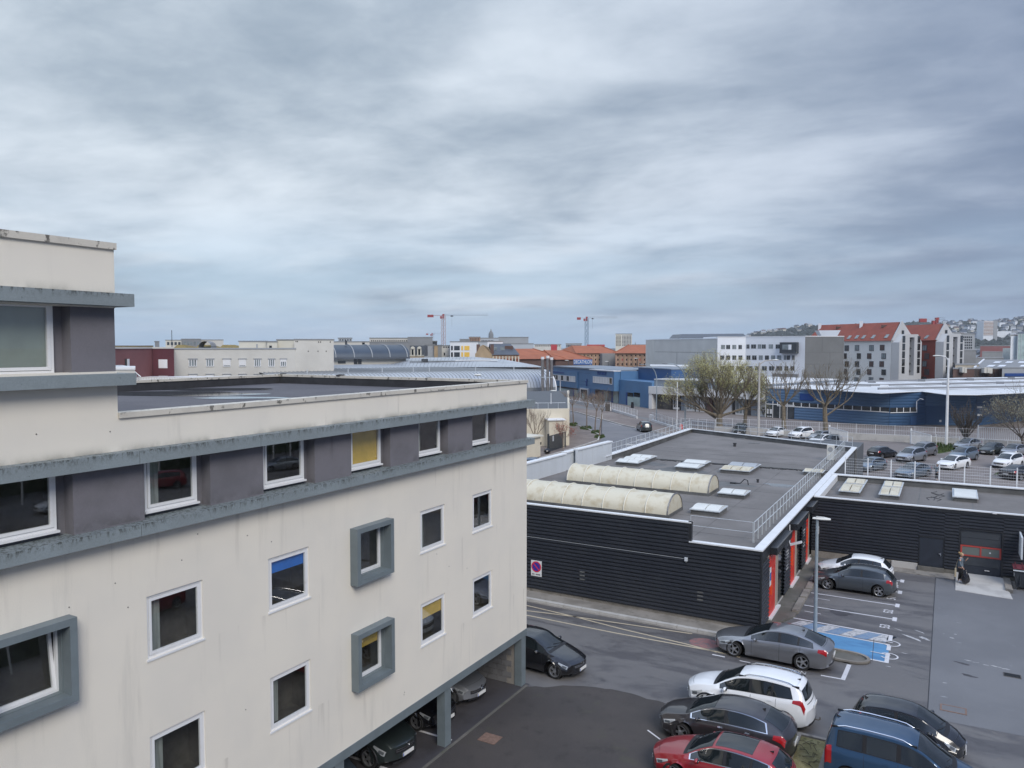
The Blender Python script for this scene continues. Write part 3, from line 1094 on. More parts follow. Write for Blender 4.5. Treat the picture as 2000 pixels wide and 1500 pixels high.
def office_window(y0, y1, z0, z1, X, kind='', lab=None, sill=True, open_=0.0, room='room_dark'):
 """white plastic window: outer frame, sash, pane, sill, optional blind, dark room behind"""
 w = MB()
 f = .055

 def ring(mb, X0, X1, a0, a1, b0, b1, t):
  mb.box(X0, a0, b0, X1, a1, b0 + t)
  mb.box(X0, a0, b1 - t, X1, a1, b1)
  mb.box(X0, a0, b0 + t, X1, a0 + t, b1 - t)
  mb.box(X0, a1 - t, b0 + t, X1, a1, b1 - t)
 ring(w, X - .06, X + .012, y0, y1, z0, z1, f)
 wo = w.build('window', 'pvc_white', ob)
 if lab:
  wo['label'] = lab
 s = MB()
 if open_:
  # sash tilted inwards at the top
  y0s, y1s, z0s, z1s = y0 + f, y1 - f, z0 + f, z1 - f
  O = Vector((X - .03, y0s, z0s))
  U = Vector((0, 1, 0))
  V = Vector((-math.sin(open_), 0, math.cos(open_)))
  W = Vector((math.cos(open_), 0, math.sin(open_)))
  a, h = y1s - y0s, z1s - z0s
  for (u0, u1, v0, v1) in ((0, a, 0, .06), (0, a, h - .06, h), (0, .06, .06, h - .06), (a - .06, a, .06, h - .06)):
   s.obox(O, U, V, W, u0, u1, v0, v1, -.03, .03)
  s.build('sash', 'pvc_white', wo)
  MB().obox(O, U, V, W, .05, a - .05, .05, h - .05, -.006, .006).build('pane', 'pane_glass', wo)
 else:
  ring(s, X - .035, X + .026, y0 + f + .008, y1 - f - .008, z0 + f + .008, z1 - f - .008, .06)
  s.build('sash', 'pvc_white', wo)
  MB().box(X - .012, y0 + .10, z0 + .10, X - .002, y1 - .10, z1 - .10).build('pane', 'pane_glass', wo)
 if sill:
  b = MB()
  b.box(X - .02, y0 - .03, z0 - .045, X + .075, y1 + .03, z0 - .002)
  b.build('window_sill', 'pvc_white', wo)
 # room
 b = MB()
 D = X - .95
 b.quad((D, y0 - .3, z0 - .2), (D, y1 + .3, z0 - .2), (D, y1 + .3, z1 + .1), (D, y0 - .3, z1 + .1))
 b.quad((D, y0 - .3, z0 - .2), (D, y0 - .3, z1 + .1), (X - .1, y0 - .3, z1 + .1), (X - .1, y0 - .3, z0 - .2))
 b.quad((D, y1 + .3, z0 - .2), (X - .1, y1 + .3, z0 - .2), (X - .1, y1 + .3, z1 + .1), (D, y1 + .3, z1 + .1))
 b.quad((D, y0 - .3, z0 - .2), (X - .1, y0 - .3, z0 - .2), (X - .1, y1 + .3, z0 - .2), (D, y1 + .3, z0 - .2))
 b.quad((D, y0 - .3, z1 + .1), (D, y1 + .3, z1 + .1), (X - .1, y1 + .3, z1 + .1), (X - .1, y0 - .3, z1 + .1))
 b.build('room_interior', room, wo)
 if kind:
  km, lo_ = {'yellow': ('blind_yellow', 0), 'yellowhalf': ('blind_yellow', .62), 'yellowthird': ('blind_yellow', .60), 'blue': ('blind_blue', .70), 'green': ('curtain_green', 0),
     'strip': ('room_curtain', 0)}[kind]
  zb = z0 + .08 + (z1 - z0 - .16) * lo_
  bl = MB()
  if kind == 'yellowhalf':
   h = (z1 - .08 - zb) / 3
   for q in range(3):
    bl.box(X - .085, y0 + .09, z1 - .08 - (q + 1) * h + .012, X - .06, y1 - .09, z1 - .08 - q * h)
  elif kind == 'strip':
   bl.box(X - .22, y0 + .08, z0 + .06, X - .17, y0 + .45, z1 - .06)
  else:
   bl.box(X - .085, y0 + .09, zb, X - .06, y1 - .09, z1 - .08)
  bl.build('blind', km, wo)
 return wo

YEND = 26.5
YHI = 9.4
DX = -27.9      # back of the building
band = [(10.10, 11.39), (13.30, 14.69), (16.44, 17.82), (19.58, 20.88), (22.70, 23.94)]
low_w = {1: (9.93, 11.31), 2: (13.22, 14.60), 3: (16.32, 17.66), 4: (19.45, 20.82), 5: (22.52, 23.85)}
Z2 = (6.95, 8.28)
Z1 = (3.93, 5.29)
# main lower wall
wl = MB()
holes = []
for k, (a, c) in low_w.items():
 holes += [(a, c, *Z2), (a, c, *Z1)]
holes += [(6.80, 8.17, *Z2), (6.80, 8.17, *Z1), (3.6, 5.0, *Z2), (.4, 1.8, *Z2)]
holed_wall(wl, FX, (-6, YEND), (2.25, 9.70), holes, .16)
# end wall, wall behind the band, parapet walls, back
wl.quad((FX, YEND, 2.25), (DX, YEND, 2.25), (DX, YEND, 12.06), (FX, YEND, 12.06))
wl.quad((FX, -6, 2.25), (FX, -6, 14.3), (DX, -6, 14.3), (DX, -6, 2.25))
wl.box(FX - .22, YHI, 11.15, FX, YEND - .001, 12.06)                   # front parapet of the low roof
wl.box(FX - .24, -6, 12.9, FX - .002, YHI, 13.0)
wl.box(FX - .22, -6, 11.15, FX, YHI, 12.96)                            # spandrel under the high band
wl.box(FX - .22, -6, 14.25, FX, YHI, 15.40)                            # top parapet of the high block
wl.box(DX, YEND - .22, 11.15, FX - .22, YEND - .001, 12.06)            # far parapet
wl.box(DX - .01, YHI, 11.15, DX + .22, YEND - .22, 12.06)
wl.quad((FX - .22, YHI - .001, 11.2), (DX, YHI - .001, 11.2), (DX, YHI - .001, 15.4), (FX - .22, YHI - .001, 15.4))
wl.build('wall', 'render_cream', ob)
# set-back wall behind window band
sb = MB()
bh = [(a - .02, c + .02, 9.95, 11.25) for (a, c) in band] + [(6.95, 8.28, 9.95, 11.25), (3.8, 5.1, 9.95, 11.25)]
holed_wall(sb, FX - .30, (-6, YEND - .02), (9.70, 11.2), bh, .08)
hh = [(6.6, 8.32, 12.95, 14.36), (3.2, 4.9, 12.95, 14.36)]
holed_wall(sb, FX - .30, (-6, YHI - .02), (12.8, 14.4), hh, .08)
sb.quad((FX, YEND - .003, 9.7), (FX - .3, YEND - .003, 9.7), (FX - .3, YEND - .003, 11.2), (FX, YEND - .003, 11.2))
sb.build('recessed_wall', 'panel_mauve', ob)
# mauve panels standing proud between the windows
pn = [(8.46, 9.94), (11.58, 13.12), (14.86, 16.28), (18.00, 19.42), (21.04, 22.54), (24.12, 26.485), (5.3, 6.75)]
for (a, c) in pn:
 MB().box(FX - .30, a, 9.86, FX - .01, c, 11.30).build('wall_panel', 'panel_mauve', ob)
for (a, c) in ((8.50, 9.385), (5.1, 6.4)):
 MB().box(FX - .30, a, 12.88, FX - .01, c, 14.32).build('wall_panel', 'panel_mauve', ob)
# ledges (joined sheet-metal lengths)
for (y0, y1, z0, z1) in ((-6, YHI + .22, 14.28, 14.53), (-6, YHI + .22, 12.73, 12.96), (-6, YEND + .12, 11.13, 11.40), (-6, YEND + .12, 9.66, 9.90)):
 y = y0
 k = 0
 while y < y1 - .05:
  e = min(y + 3.13, y1)
  MB().box(FX - .45, y + .006, z0, FX + .30 - .001 * (k % 2), e - .006, z1 + .0005 * (k % 3)).build('ledge', 'ledge_bluegrey', ob)
  y += 3.13
  k += 1
# copings
y = YHI
while y < YEND:
 e = min(y + 3.0, YEND + .05)
 MB().box(FX - .30, y + .004, 12.06, FX + .05, e - .004, 12.17).build('coping', 'coping_cream', ob)
 y += 3.0
MB().box(DX, YEND - .28, 12.061, FX - .302, YEND + .05, 12.168).build('coping', 'coping_cream', ob)
MB().box(DX - .05, YHI, 12.062, DX + .3, YEND - .29, 12.166).build('coping', 'coping_cream', ob)
MB().box(FX - .30, -6, 15.40, FX + .05, YHI + .03, 15.53).build('coping', 'coping_cream', ob)
# roof
MB().box(DX + .2, YHI, 11.3, FX - .22, YEND - .22, 11.74).build('roof', 'roof_bitumen', ob)
MB().box(DX, -6, 15.0, FX - .22, YHI - .01, 15.2).build('roof', 'roof_bitumen', ob)
b = MB()
b.box(DX + .22, YEND - .26, 11.74, FX - .23, YEND - .222, 12.05)
b.box(DX + .22, YHI, 11.74, DX + .26, YEND - .27, 12.05)
b.box(FX - .26, YHI + .01, 11.74, FX - .222, YEND - .27, 12.05)
b.build('roof_upstand', 'felt_dark', ob)
# standing water on the roof
for i, (px, py, rx, ry) in enumerate(((285, 769, 4.6, .62), (400, 760.5, 3.0, .40), (470, 777, 1.6, .25))):
 p = onz(px, py, 11.745)
 n = []
 rr = random.Random(i + 5)
 ph = rr.uniform(0, 6)
 for k in range(36):
  a = 2 * math.pi * k / 36
  q = 1 + .15 * math.sin(3 * a + ph) + .1 * math.sin(5 * a + 2 * ph)
  d = Vector((math.cos(YAW), math.sin(YAW), 0)) * rx * q * math.cos(a) + Vector((-math.sin(YAW), math.cos(YAW), 0)) * ry * q * 2.2 * math.sin(a)
  n.append((max(DX + .3, min(FX - .3, p.x + d.x)), max(YHI + .01, min(YEND - .3, p.y + d.y)), 11.746 + i * .002))
 MB().quad(*n).build('puddle', 'puddle', ob)
for i, (px, py, h, r) in enumerate(((553, 748, .40, .10), (665, 752, .42, .13), (838, 756, .36, .10))):
 p = onz(px, py, 11.74)
 v = MB().lathe((p.x, p.y, 11.74), (0, 0, 1), [(0, r), (h, r), (h, r * 1.5), (h + .05, r * 1.5), (h + .08, 0)], 12)
 v.build('roof_vent', 'felt_dark', ob, smooth=True)
# windows
wk = {0: 'strip', 1: '', 2: 'yellow', 3: 'strip', 4: ''}
for i, (a, c) in enumerate(band):
 office_window(a, c, 10.02, 11.22, FX - .24, wk[i], {2: 'window with a drawn yellow blind'}.get(i), sill=True)
office_window(6.97, 8.26, 10.02, 11.22, FX - .24)
office_window(6.62, 8.30, 12.99, 14.34, FX - .24, 'green', 'top window with a pale green curtain drawn')
office_window(3.2, 4.9, 12.99, 14.34, FX - .24)
kinds2 = {1: 'strip', 2: 'blue', 3: 'strip', 4: 'strip', 5: ''}
kinds1 = {1: 'strip', 2: 'strip', 3: 'yellowhalf', 4: 'yellowthird', 5: ''}
for k, (a, c) in low_w.items():
 X = FX - .05 if k != 3 else FX - .14
 office_window(a, c, *Z2, X, kinds2[k], {2: 'window with a blue blind half down'}.get(k))
 office_window(a, c, *Z1, X, kinds1[k], {3: 'framed window with yellow blind slats half down', 4: 'window with a yellow blind a third of the way down'}.get(k))
office_window(6.80, 8.17, *Z2, FX - .14, '', 'tilted open window in a blue-grey box frame', open_=R(7))
office_window(6.80, 8.17, *Z1, FX - .14)

def surround(y0, y1, z0, z1, hole, t=.14):
 b = MB()
 X0, X1 = FX - .01, FX + .27
 b.box(X0, y0, z0, X1, y1, z0 + t)
 b.box(X0, y0, z1 - t, X1, y1, z1)
 b.box(X0, y0, z0 + t, X1, y0 + t, z1 - t)
 b.box(X0, y1 - t, z0 + t, X1, y1, z1 - t)
 b.build('window_surround', 'surround_bluegrey', ob)
 X0, X1 = FX - .145, FX - .009
 a, c, e, g_ = y0 + t + .012, y1 - t - .03, z0 + t + .03, z1 - t - .03
 if hole:
  a, c, e, g_ = hole
 b = MB()
 b.box(X0, a, e, X1, c, e + .015)
 b.box(X0, a, g_ - .015, X1, c, g_)
 b.box(X0, a, e + .015, X1, a + .015, g_ - .015)
 b.box(X0, c - .015, e + .015, X1, c, g_ - .015)
 b.build('reveal_lining', 'surround_bluegrey', ob)

surround(16.181, 17.799, 6.811, 8.419, (16.321, 17.659, 6.951, 8.279))
surround(16.181, 17.799, 3.791, 5.429, (16.321, 17.659, 3.931, 5.289))
surround(6.661, 8.309, 6.811, 8.419, (6.801, 8.169, 6.951, 8.279))
# beam, soffit, pillars, undercroft walls
MB().box(FX - .35, -6, 1.98, FX + .02, YEND - .01, 2.25).build('beam', 'surround_bluegrey', ob)
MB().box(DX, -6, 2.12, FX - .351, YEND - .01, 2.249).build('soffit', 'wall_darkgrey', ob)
for (y0, y1) in ((26.12, 26.46), (20.80, 21.16), (15.5, 15.86), (10.2, 10.56)):
 MB().box(FX - .34, y0, 0, FX - .02, y1, 1.985).build('pillar', 'surround_bluegrey', ob)
bw = MB().box(-21.5, YEND - .35, 0, FX - .36, YEND - .16, 2.115)
bwo = bw.build('undercroft_end_wall', 'concrete', ob)
blk = None
for r_ in range(9):
 for c_ in range(16):
  x0 = -21.4 + c_ * .45 + (r_ % 2) * .22
  if x0 + .44 > FX - .37:
   continue
  MB_ = MB().box(x0, YEND - .372, .02 + r_ * .232, x0 + .435, YEND - .351, .02 + r_ * .232 + .218)
  MB_.build('block', 'concrete_block', bwo)
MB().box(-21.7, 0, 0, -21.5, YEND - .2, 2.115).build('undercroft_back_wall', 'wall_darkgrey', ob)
b = MB()
for y in (21.3, 18.8):
 b.box(-19.5, y - .05, .008, -14.5, y + .05, .013)
b.build('bay_lines', 'paint_white')['kind'] = 'structure'

# ================================================================ BLACK SHED
bs = thing('black_shed', 'long black corrugated workshop with a flat grey roof and red doorways', 'building', (-20, 55, 0))
GX = -7.42          # side wall
GY = 36.62          # front wall

def corr(mb, p0, p1, z0, z1, pitch=.19, dep=.075):
 """horizontal-rib trapezoid cladding from p0 to p1 (xy), facing right of p0->p1"""
 p0, p1 = Vector((p0[0], p0[1], 0)), Vector((p1[0], p1[1], 0))
 d = (p1 - p0).normalized()
 n = Vector((d.y, -d.x, 0))
 prof = []
 z = z0
 while z < z1 - .001:
  for (f, o) in ((0, 0), (.14, 0), (.30, dep), (.78, dep), (.96, 0)):
   zz = z + f * pitch
   if zz < z1:
    prof.append((o, zz))
  z += pitch
 prof.append((prof[-1][0], z1))
 rows = [[tuple(p0 + n * o + Vector((0, 0, zz))), tuple(p1 + n * o + Vector((0, 0, zz)))] for (o, zz) in prof]
 mb.grid(rows)

w = MB()
corr(w, (-31, GY), (-10.83, GY), .25, 4.86)
corr(w, (-10.83, GY), (GX, GY), .25, 3.92)
w.build('front_cladding', 'clad_black', bs)
MB().box(-31, GY + .02, 0, GX, GY + .2, .26).build('plinth', 'concrete', bs)
# core volume below the roof
core = MB()
core.box(-31, GY + .061, 0, GX - .061, 62, 3.50)
core.box(-25, 62, 0, GX - .06, 87, 3.50)
core.build('core_wall', 'wall_darkgrey', bs)
# roofs
MB().prism([(-31, GY + .2), (GX - .3, GY + .2), (GX - .3, 64.6), (-31, 64.6)], 3.50, 3.56).build('roof', 'roof_felt', bs)
MB().prism([(-25, 64.6), (GX - .3, 64.6), (GX - .3, 78.1), (-25.6, 86.6)], 3.50, 3.575).build('roof', 'roof_felt', bs)
for k, y in enumerate((40.2, 44.0, 47.8, 53.6, 56.4, 59.2, 67.2, 70.0, 72.8)):
 MB().box(-24.6, y, 3.56, GX - .35, y + .07, 3.5655 + (.015 if y > 64.6 else 0)).build('felt_lap', 'upstand_grey' if k % 2 else 'felt_line', bs)
for k, x in enumerate((-21.0, -16.2, -11.4)):
 MB().box(x, 37.2, 3.56, x + .05, 64.2, 3.5662).build('felt_lap', 'felt_line', bs)
# gravel seam between the two roofs
rr = random.Random(11)
b = MB()
for k in range(260):
 x = rr.uniform(-24.5, -8.2)
 y = 64.35 + rr.uniform(-.25, .3)
 s_ = rr.uniform(.04, .16)
 b.box(x, y, 3.56, x + s_ * 1.8, y + s_, 3.575 + s_ * .35)
b.build('seam_debris', 'felt_dark', bs)['kind'] = 'stuff'
MB().box(-25, 64.5, 3.57, -8.0, 64.7, 3.64).build('roof_seam', 'upstand_grey', bs)
# dark patches of water and felt
for i, (px, py, rx, ry) in enumerate(((1525, 948, 1.1, .35), (1400, 944, 2.3, .55), (1330, 918, 2.0, .6), (1260, 905, 1.9, .5), (1235, 918, 1.4, .5))):
 p = onz(px, py, 3.56)
 pts = []
 for k in range(24):
  a = 2 * math.pi * k / 24
  q = 1 + .2 * math.sin(3 * a + i) + .12 * math.sin(5 * a + 2 * i)
  pts.append((p.x + rx * q * math.cos(a), p.y + ry * q * 2 * math.sin(a), 3.563 + .001 * i))
 MB().quad(*pts).build('puddle' if i in (0,) else 'damp_felt', 'puddle' if i in (0,) else 'upstand_grey', bs)
# parapet trims
def trim(x0, y0, x1, y1, z0, z1, m='white_trim', nm='coping'):
 MB().box(x0, y0, z0, x1, y1, z1).build(nm, m, bs)

y = 36.5
k = 0
while y < 78.3:
 e = min(y + 4.0, 78.4)
 w_ = .42 if y < 60 else .50
 trim(GX - .34, y + .01, GX + .10, e - .01, 3.92, 3.985 + .0006 * (k % 2))
 y += 4.0
 k += 1
trim(-10.83, GY - .10, GX - .345, GY + .22, 3.921, 3.984)
trim(-31, GY - .08, -10.72, GY + .18, 4.86, 4.92)
MB().box(-31, GY + .02, 3.5, -10.83, GY + .12, 4.86).build('parapet_back', 'upstand_grey', bs)
MB().box(-10.90, GY - .07, 3.95, -10.72, GY + .16, 4.92).build('corner_trim', 'frame_black', bs)
MB().box(GX - .02, GY - .075, .1, GX + .075, GY + .08, 3.92).build('corner_trim', 'frame_black', bs)
MB().box(-10.8, GY - .068, 3.72, GX + .02, GY - .02, 3.92).build('fascia', 'frame_black', bs)
MB().box(-31, GY - .068, 4.74, -10.9, GY - .02, 4.86).build('fascia', 'frame_black', bs)
MB().box(GX - .3, GY + .24, 3.55, GX - .26, 78, 3.93).build('parapet_inner', 'upstand_grey', bs)
# far parapet, slanted, with dark inner face
A, B = Vector((-25.85, 87.0, 0)), Vector((GX, 78.25, 0))
d = (B - A).normalized()
n = Vector((d.y, -d.x, 0))
MB().obox(A, d, n, Vector((0, 0, 1)), 0, (B - A).length, -.25, 0, 0, 3.95).build('far_parapet', 'upstand_grey', bs)
Lp = (B - A).length
k = 0
while k * 1.5 < Lp:
 MB().obox(A, d, n, Vector((0, 0, 1)), k * 1.5 + .01, min(Lp, k * 1.5 + 1.49), -.30, .06, 3.95, 4.01 + .0006 * (k % 2)).build('coping', 'white_trim', bs)
 k += 1
# left parapet behind the roof (low) and tall white upstand
MB().box(-25.95, 61.6, 0, -25.6, 87.0, 3.93).build('left_parapet', 'upstand_grey', bs)
MB().box(-26.1, 61.5, 3.93, -25.5, 87.1, 4.0).build('coping', 'white_trim', bs)
tall = [(-31.2, 40.0, -30.6, 50.0, 5.0), (-30.75, 50.0, -30.2, 52.5, 4.85)]
pA, pB = onz(1030, 905, 5.0), onz(1195, 862, 5.0)
for (pa, pb_, z1) in (((1030, 905), (1105, 886), 4.95), ((1105, 884), (1128, 878), 5.0), ((1128, 878), (1195, 862), 5.15)):
 a, c = onz(*pa, z1), onz(*pb_, z1)
 a.z = c.z = 0
 if pa[0] == 1030:
  a = a + (a - c).normalized() * 8
 dd = (c - a).normalized()
 nn = Vector((dd.y, -dd.x, 0))
 ww = MB()
 Ls = (c - a).length
 q = 0
 while q < Ls:
  ww.obox(a, dd, nn, Vector((0, 0, 1)), q + .006, min(Ls, q + .9), -.2, .0 + .01 * (int(q / .9) % 2), 3.4, z1 - .06)
  q += .9
 ww.build('white_upstand', 'white_sheet', bs)
 MB().obox(a, dd, nn, Vector((0, 0, 1)), 0, Ls, -.40, .10, z1 - .06, z1 + .04).build('coping', 'white_trim', bs)
# side wall (facing +X): ribs, posts, red doorways, canopies
def side_ribs(y0, y1, z1=3.3):
 w = MB()
 corr(w, (GX, y0), (GX, y1), .12, z1)
 w.build('side_cladding', 'clad_black', bs)

MB().box(GX - .03, GY + .08, .0, GX + .004, 51.9, .14).build('plinth', 'concrete_pale', bs)
MB().box(GX - .03, GY + .08, 3.3, GX + .02, 52, 3.92).build('fascia', 'frame_black', bs)
side_ribs(36.7, 38.35)
side_ribs(42.4, 44.2)
side_ribs(47.9, 49.5)
doors = ((38.4, 42.4, 'red roller door frame nearest the corner'), (44.2, 47.9, None), (49.5, 51.9, None))
for i, (y0, y1, lb) in enumerate(doors):
 dth = y1 - y0
 MB().box(GX - .5, y0, 0, GX - .42, y1, 3.3).build('doorway', 'room_dark', bs)
 MB().box(GX - .10, y0 + .02, 0, GX - .02, y0 + .26, 3.28).build('door_post', 'beige_trim', bs)
 ro = MB().box(GX - .09, y0 + .30, .1, GX + .02, y0 + dth * .42, 3.2).build('red_door', 'red_paint', bs)
 if lb:
  ro['label'] = lb
 MB().box(GX + .02, y0 + .5, 1.2, GX + .09, y0 + .62, 2.2).build('handle', 'orange_red', ro)
 MB().box(GX - .08, y0 + dth * .45, 0, GX + .0, y0 + dth * .50, 3.2).build('door_post', 'beige_trim', bs)
 MB().box(GX - .08, y0 + dth * .56, 0, GX + .015, y0 + dth * .60, 3.2).build('door_post', 'beige_trim', bs)
 MB().box(GX - .10, y0 + dth * .62, 0, GX - .03, y1 - .02, 3.2).build('dark_leaf', 'glass_dark', bs)
 MB().box(GX - .02, y0 + .02, .09, GX + .18, y0 + dth * .6, .17).build('door_step', 'white_trim', bs)
 cz = 3.62
 c = MB()
 c.box(GX + .021, y0 + .25, cz - .34, GX + .36, y1 + .35, cz)
 co = c.build('canopy', 'frame_black', bs)
 MB().box(GX + .31, y0 + .24, cz, GX + .38, y1 + .36, cz + .03).build('canopy_edge', 'upstand_grey', co)
 MB().box(GX + .022, y0 + .26, cz, GX + .30, y1 + .34, cz + .012).build('canopy_top', 'charcoal', co)
# poster with a blue and white print and white lettering strips on the ribbed piers
MB().box(GX + .055, 38.42, 1.75, GX + .075, 38.75, 2.65).build('poster', 'sign_white', bs)
MB().box(GX + .076, 38.44, 2.0, GX + .08, 38.73, 2.4).build('poster_print', 'poster_blue', bs)
for (yy, zz) in ((43.2, 1.9), (48.7, 1.9)):
 po = MB().box(GX + .058, yy - .38, zz - .62, GX + .066, yy + .38, zz + .62).build('opening_hours_board', 'frame_black', bs)
 for r_ in range(7):
  b = MB()
  u = yy - .32
  rr = random.Random(int(yy * 10) + r_)
  while u < yy + .28:
   l_ = rr.uniform(.04, .13)
   b.box(GX + .067, u, zz + .5 - r_ * .16 - .04, GX + .069, min(u + l_, yy + .32), zz + .5 - r_ * .16 + .04)
   u += l_ + .035
  b.build('board_line', 'white_trim', po)
# wall bracket lamp
wl_ = MB()
wl_.tube([(GX + .08, 43.6, 3.75), (GX + .09, 43.6, 2.75), (GX + .2, 43.6, 2.66)], .03, 6)
o_ = wl_.build('bracket_lamp', 'white_trim', bs)
MB().obox(Vector((GX + .15, 43.6, 2.62)), Vector((.94, 0, .34)), Vector((0, 1, 0)), Vector((-.34, 0, .94)), 0, .62, -.12, .12, 0, .10).build('lamp_head', 'white_trim', o_)
# front wall details: sign, conduit, vents, camera
sg = thing('no_parking_sign', 'white no-parking sign with a red and violet disc on the black ribbed wall', 'sign', (-19.25, GY - .07, 1.4))
MB().box(-19.58, GY - .085, .98, -18.93, GY - .062, 1.84).build('sign_board', 'sign_white', sg)
b = MB()
b.lathe((-19.255, GY - .088, 1.50), (0, -1, 0), [(0, .30), (.004, .30), (.004, .235), (0, .235)], 28)
b.build('red_ring', 'sign_red', sg)
b = MB()
b.lathe((-19.255, GY - .086, 1.50), (0, -1, 0), [(0, .235), (.003, .235), (.003, 0)], 28)
b.build('violet_disc', 'sign_purple', sg)
O = Vector((-19.255, GY - .092, 1.50))
MB().obox(O, Vector((.7071, 0, -.7071)), Vector((.7071, 0, .7071)), Vector((0, -1, 0)), -.24, .24, -.03, .03, 0, .004).build('slash', 'sign_red', sg)
b = MB()
for k, (u, l_) in enumerate(((-.25, .05), (-.18, .04), (-.12, .02), (-.03, .05), (.04, .05), (.11, .05), (.18, .06))):
 b.box(-19.255 + u, GY - .0885, 1.05, -19.255 + u + l_, GY - .0855, 1.11)
b.build('small_print', 'frame_black', sg)
b = MB()
b.tube([(-31, GY - .075, 3.13), (-10.95, GY - .075, 3.08)], .014, 6)
b.build('conduit', 'wall_midgrey', bs)
MB().box(-11.02, GY - .16, 2.98, -10.88, GY - .06, 3.16).build('junction_box', 'white_sheet', bs)
MB().ball((-10.95, GY - .14, 2.92), (.05, .06, .05)).build('camera_dome', 'frame_black', bs)
for (px, py) in ((1137, 1117), (1137, 1124), (1137, 1131.5), (1367.5, 1157), (1367.5, 1164), (1367.5, 1171.5)):
 d_ = ray(px, py)
 q = EYE + d_ * ((GY - .07) / d_.y)
 MB().box(q.x - .14, GY - .085, q.z - .035, q.x + .14, GY - .056, q.z + .035).build('vent_slot', 'upstand_grey', bs)

# barrel rooflights
def barrel(x0, x1, y0, y1, nb, lab):
 r = MB()
 N_ = 14
 yc, hw = (y0 + y1) / 2, (y1 - y0) / 2
 H_ = 1.02
 rows = []
 for i in range(N_ + 1):
  a = math.pi * i / N_
  rows.append([(x, yc - hw * math.cos(a), 3.74 + H_ * math.sin(a)) for x in (x0, x1)])
 r.grid(rows)
 for x, fl in ((x0, 1), (x1, 0)):
  pts = [(x, yc - hw * math.cos(math.pi * i / N_), 3.74 + H_ * math.sin(math.pi * i / N_)) for i in range(N_ + 1)]
  r.quad(*(pts if not fl else pts[::-1]))
 o = r.build('barrel_rooflight', 'rooflight_cream', bs, smooth=True, angle=50)
 o['label'] = lab
 MB().box(x0 - .05, y0 - .06, 3.56, x1 + .05, y1 + .06, 3.742).build('upstand', 'upstand_grey', o)
 for k in range(nb + 1):
  x = x0 + (x1 - x0) * k / nb
  pts = [(x, yc - (hw + .02) * math.cos(math.pi * i / N_), 3.74 + (H_ + .02) * math.sin(math.pi * i / N_)) for i in range(N_ + 1)]
  MB().tube(pts, .042, 6).build('rib', 'rib_cream' if k < nb else 'steel_flue', o)

barrel(-24.0, -13.65, 50.35, 52.9, 8, 'long cream barrel rooflight farther from the front edge')
barrel(-27.4, -13.9, 42.6, 45.35, 10, 'long cream barrel rooflight behind the front parapet')

def skylight(x0, x1, y0, y1, m, nx=2, ny=1, h=.30, tilt=0.0, root=None, zb=3.56):
 root = root or bs
 o = MB().box(x0, y0, zb, x1, y1, zb + h - .05).build('skylight', 'upstand_grey', root)
 MB().box(x0 - .07, y0 - .07, zb + h - .05, x1 + .07, y1 + .07, zb + h).build('skylight_frame', 'galvanised', o)
 for i in range(nx):
  for j in range(ny):
   a0, a1 = x0 + (x1 - x0) * i / nx, x0 + (x1 - x0) * (i + 1) / nx
   b0, b1 = y0 + (y1 - y0) * j / ny, y0 + (y1 - y0) * (j + 1) / ny
   g_ = .035
   mb = MB()
   rows = []
   for q in range(5):
    t = q / 4
    zz = zb + h + .02 + .13 * math.sin(math.pi * t)
    rows.append([(a0 + g_, b0 + g_ + (b1 - b0 - 2 * g_) * t, zz), (a1 - g_, b0 + g_ + (b1 - b0 - 2 * g_) * t, zz)])
   mb.grid(rows)
   for s_, xx in ((0, a0 + g_), (1, a1 - g_)):
    mb.quad(*([(xx, rows[q][0][1], rows[q][0][2]) for q in range(5)] + [(xx, b1 - g_, zb + h), (xx, b0 + g_, zb + h)]))
   mb.quad((a0 + g_, b0 + g_, zb + h), (a1 - g_, b0 + g_, zb + h), (a1 - g_, b0 + g_, zb + h + .02), (a0 + g_, b0 + g_, zb + h + .02))
   mb.build('dome', m[(i + j) % len(m)] if isinstance(m, list) else m, o, smooth=True, angle=40)
 return o

skylight(-24.05, -22.15, 59.9, 64.6, 'rooflight_white', 2, 3)
skylight(-18.9, -17.1, 59.8, 61.6, 'rooflight_white', 1, 1)
skylight(-19.0, -17.2, 62.2, 63.9, 'rooflight_white', 1, 1)
skylight(-15.4, -13.2, 60.2, 62.3, 'rooflight_cream', 3, 1)
skylight(-15.35, -13.2, 62.5, 64.3, 'steel_roof', 2, 1)
skylight(-13.0, -11.35, 50.4, 52.1, 'rooflight_white', 2, 1)
skylight(-13.1, -11.45, 44.5, 46.4, 'rooflight_white', 2, 1)
skylight(-9.55, -8.2, 62.3, 63.6, 'rooflight_cream', 1, 1)
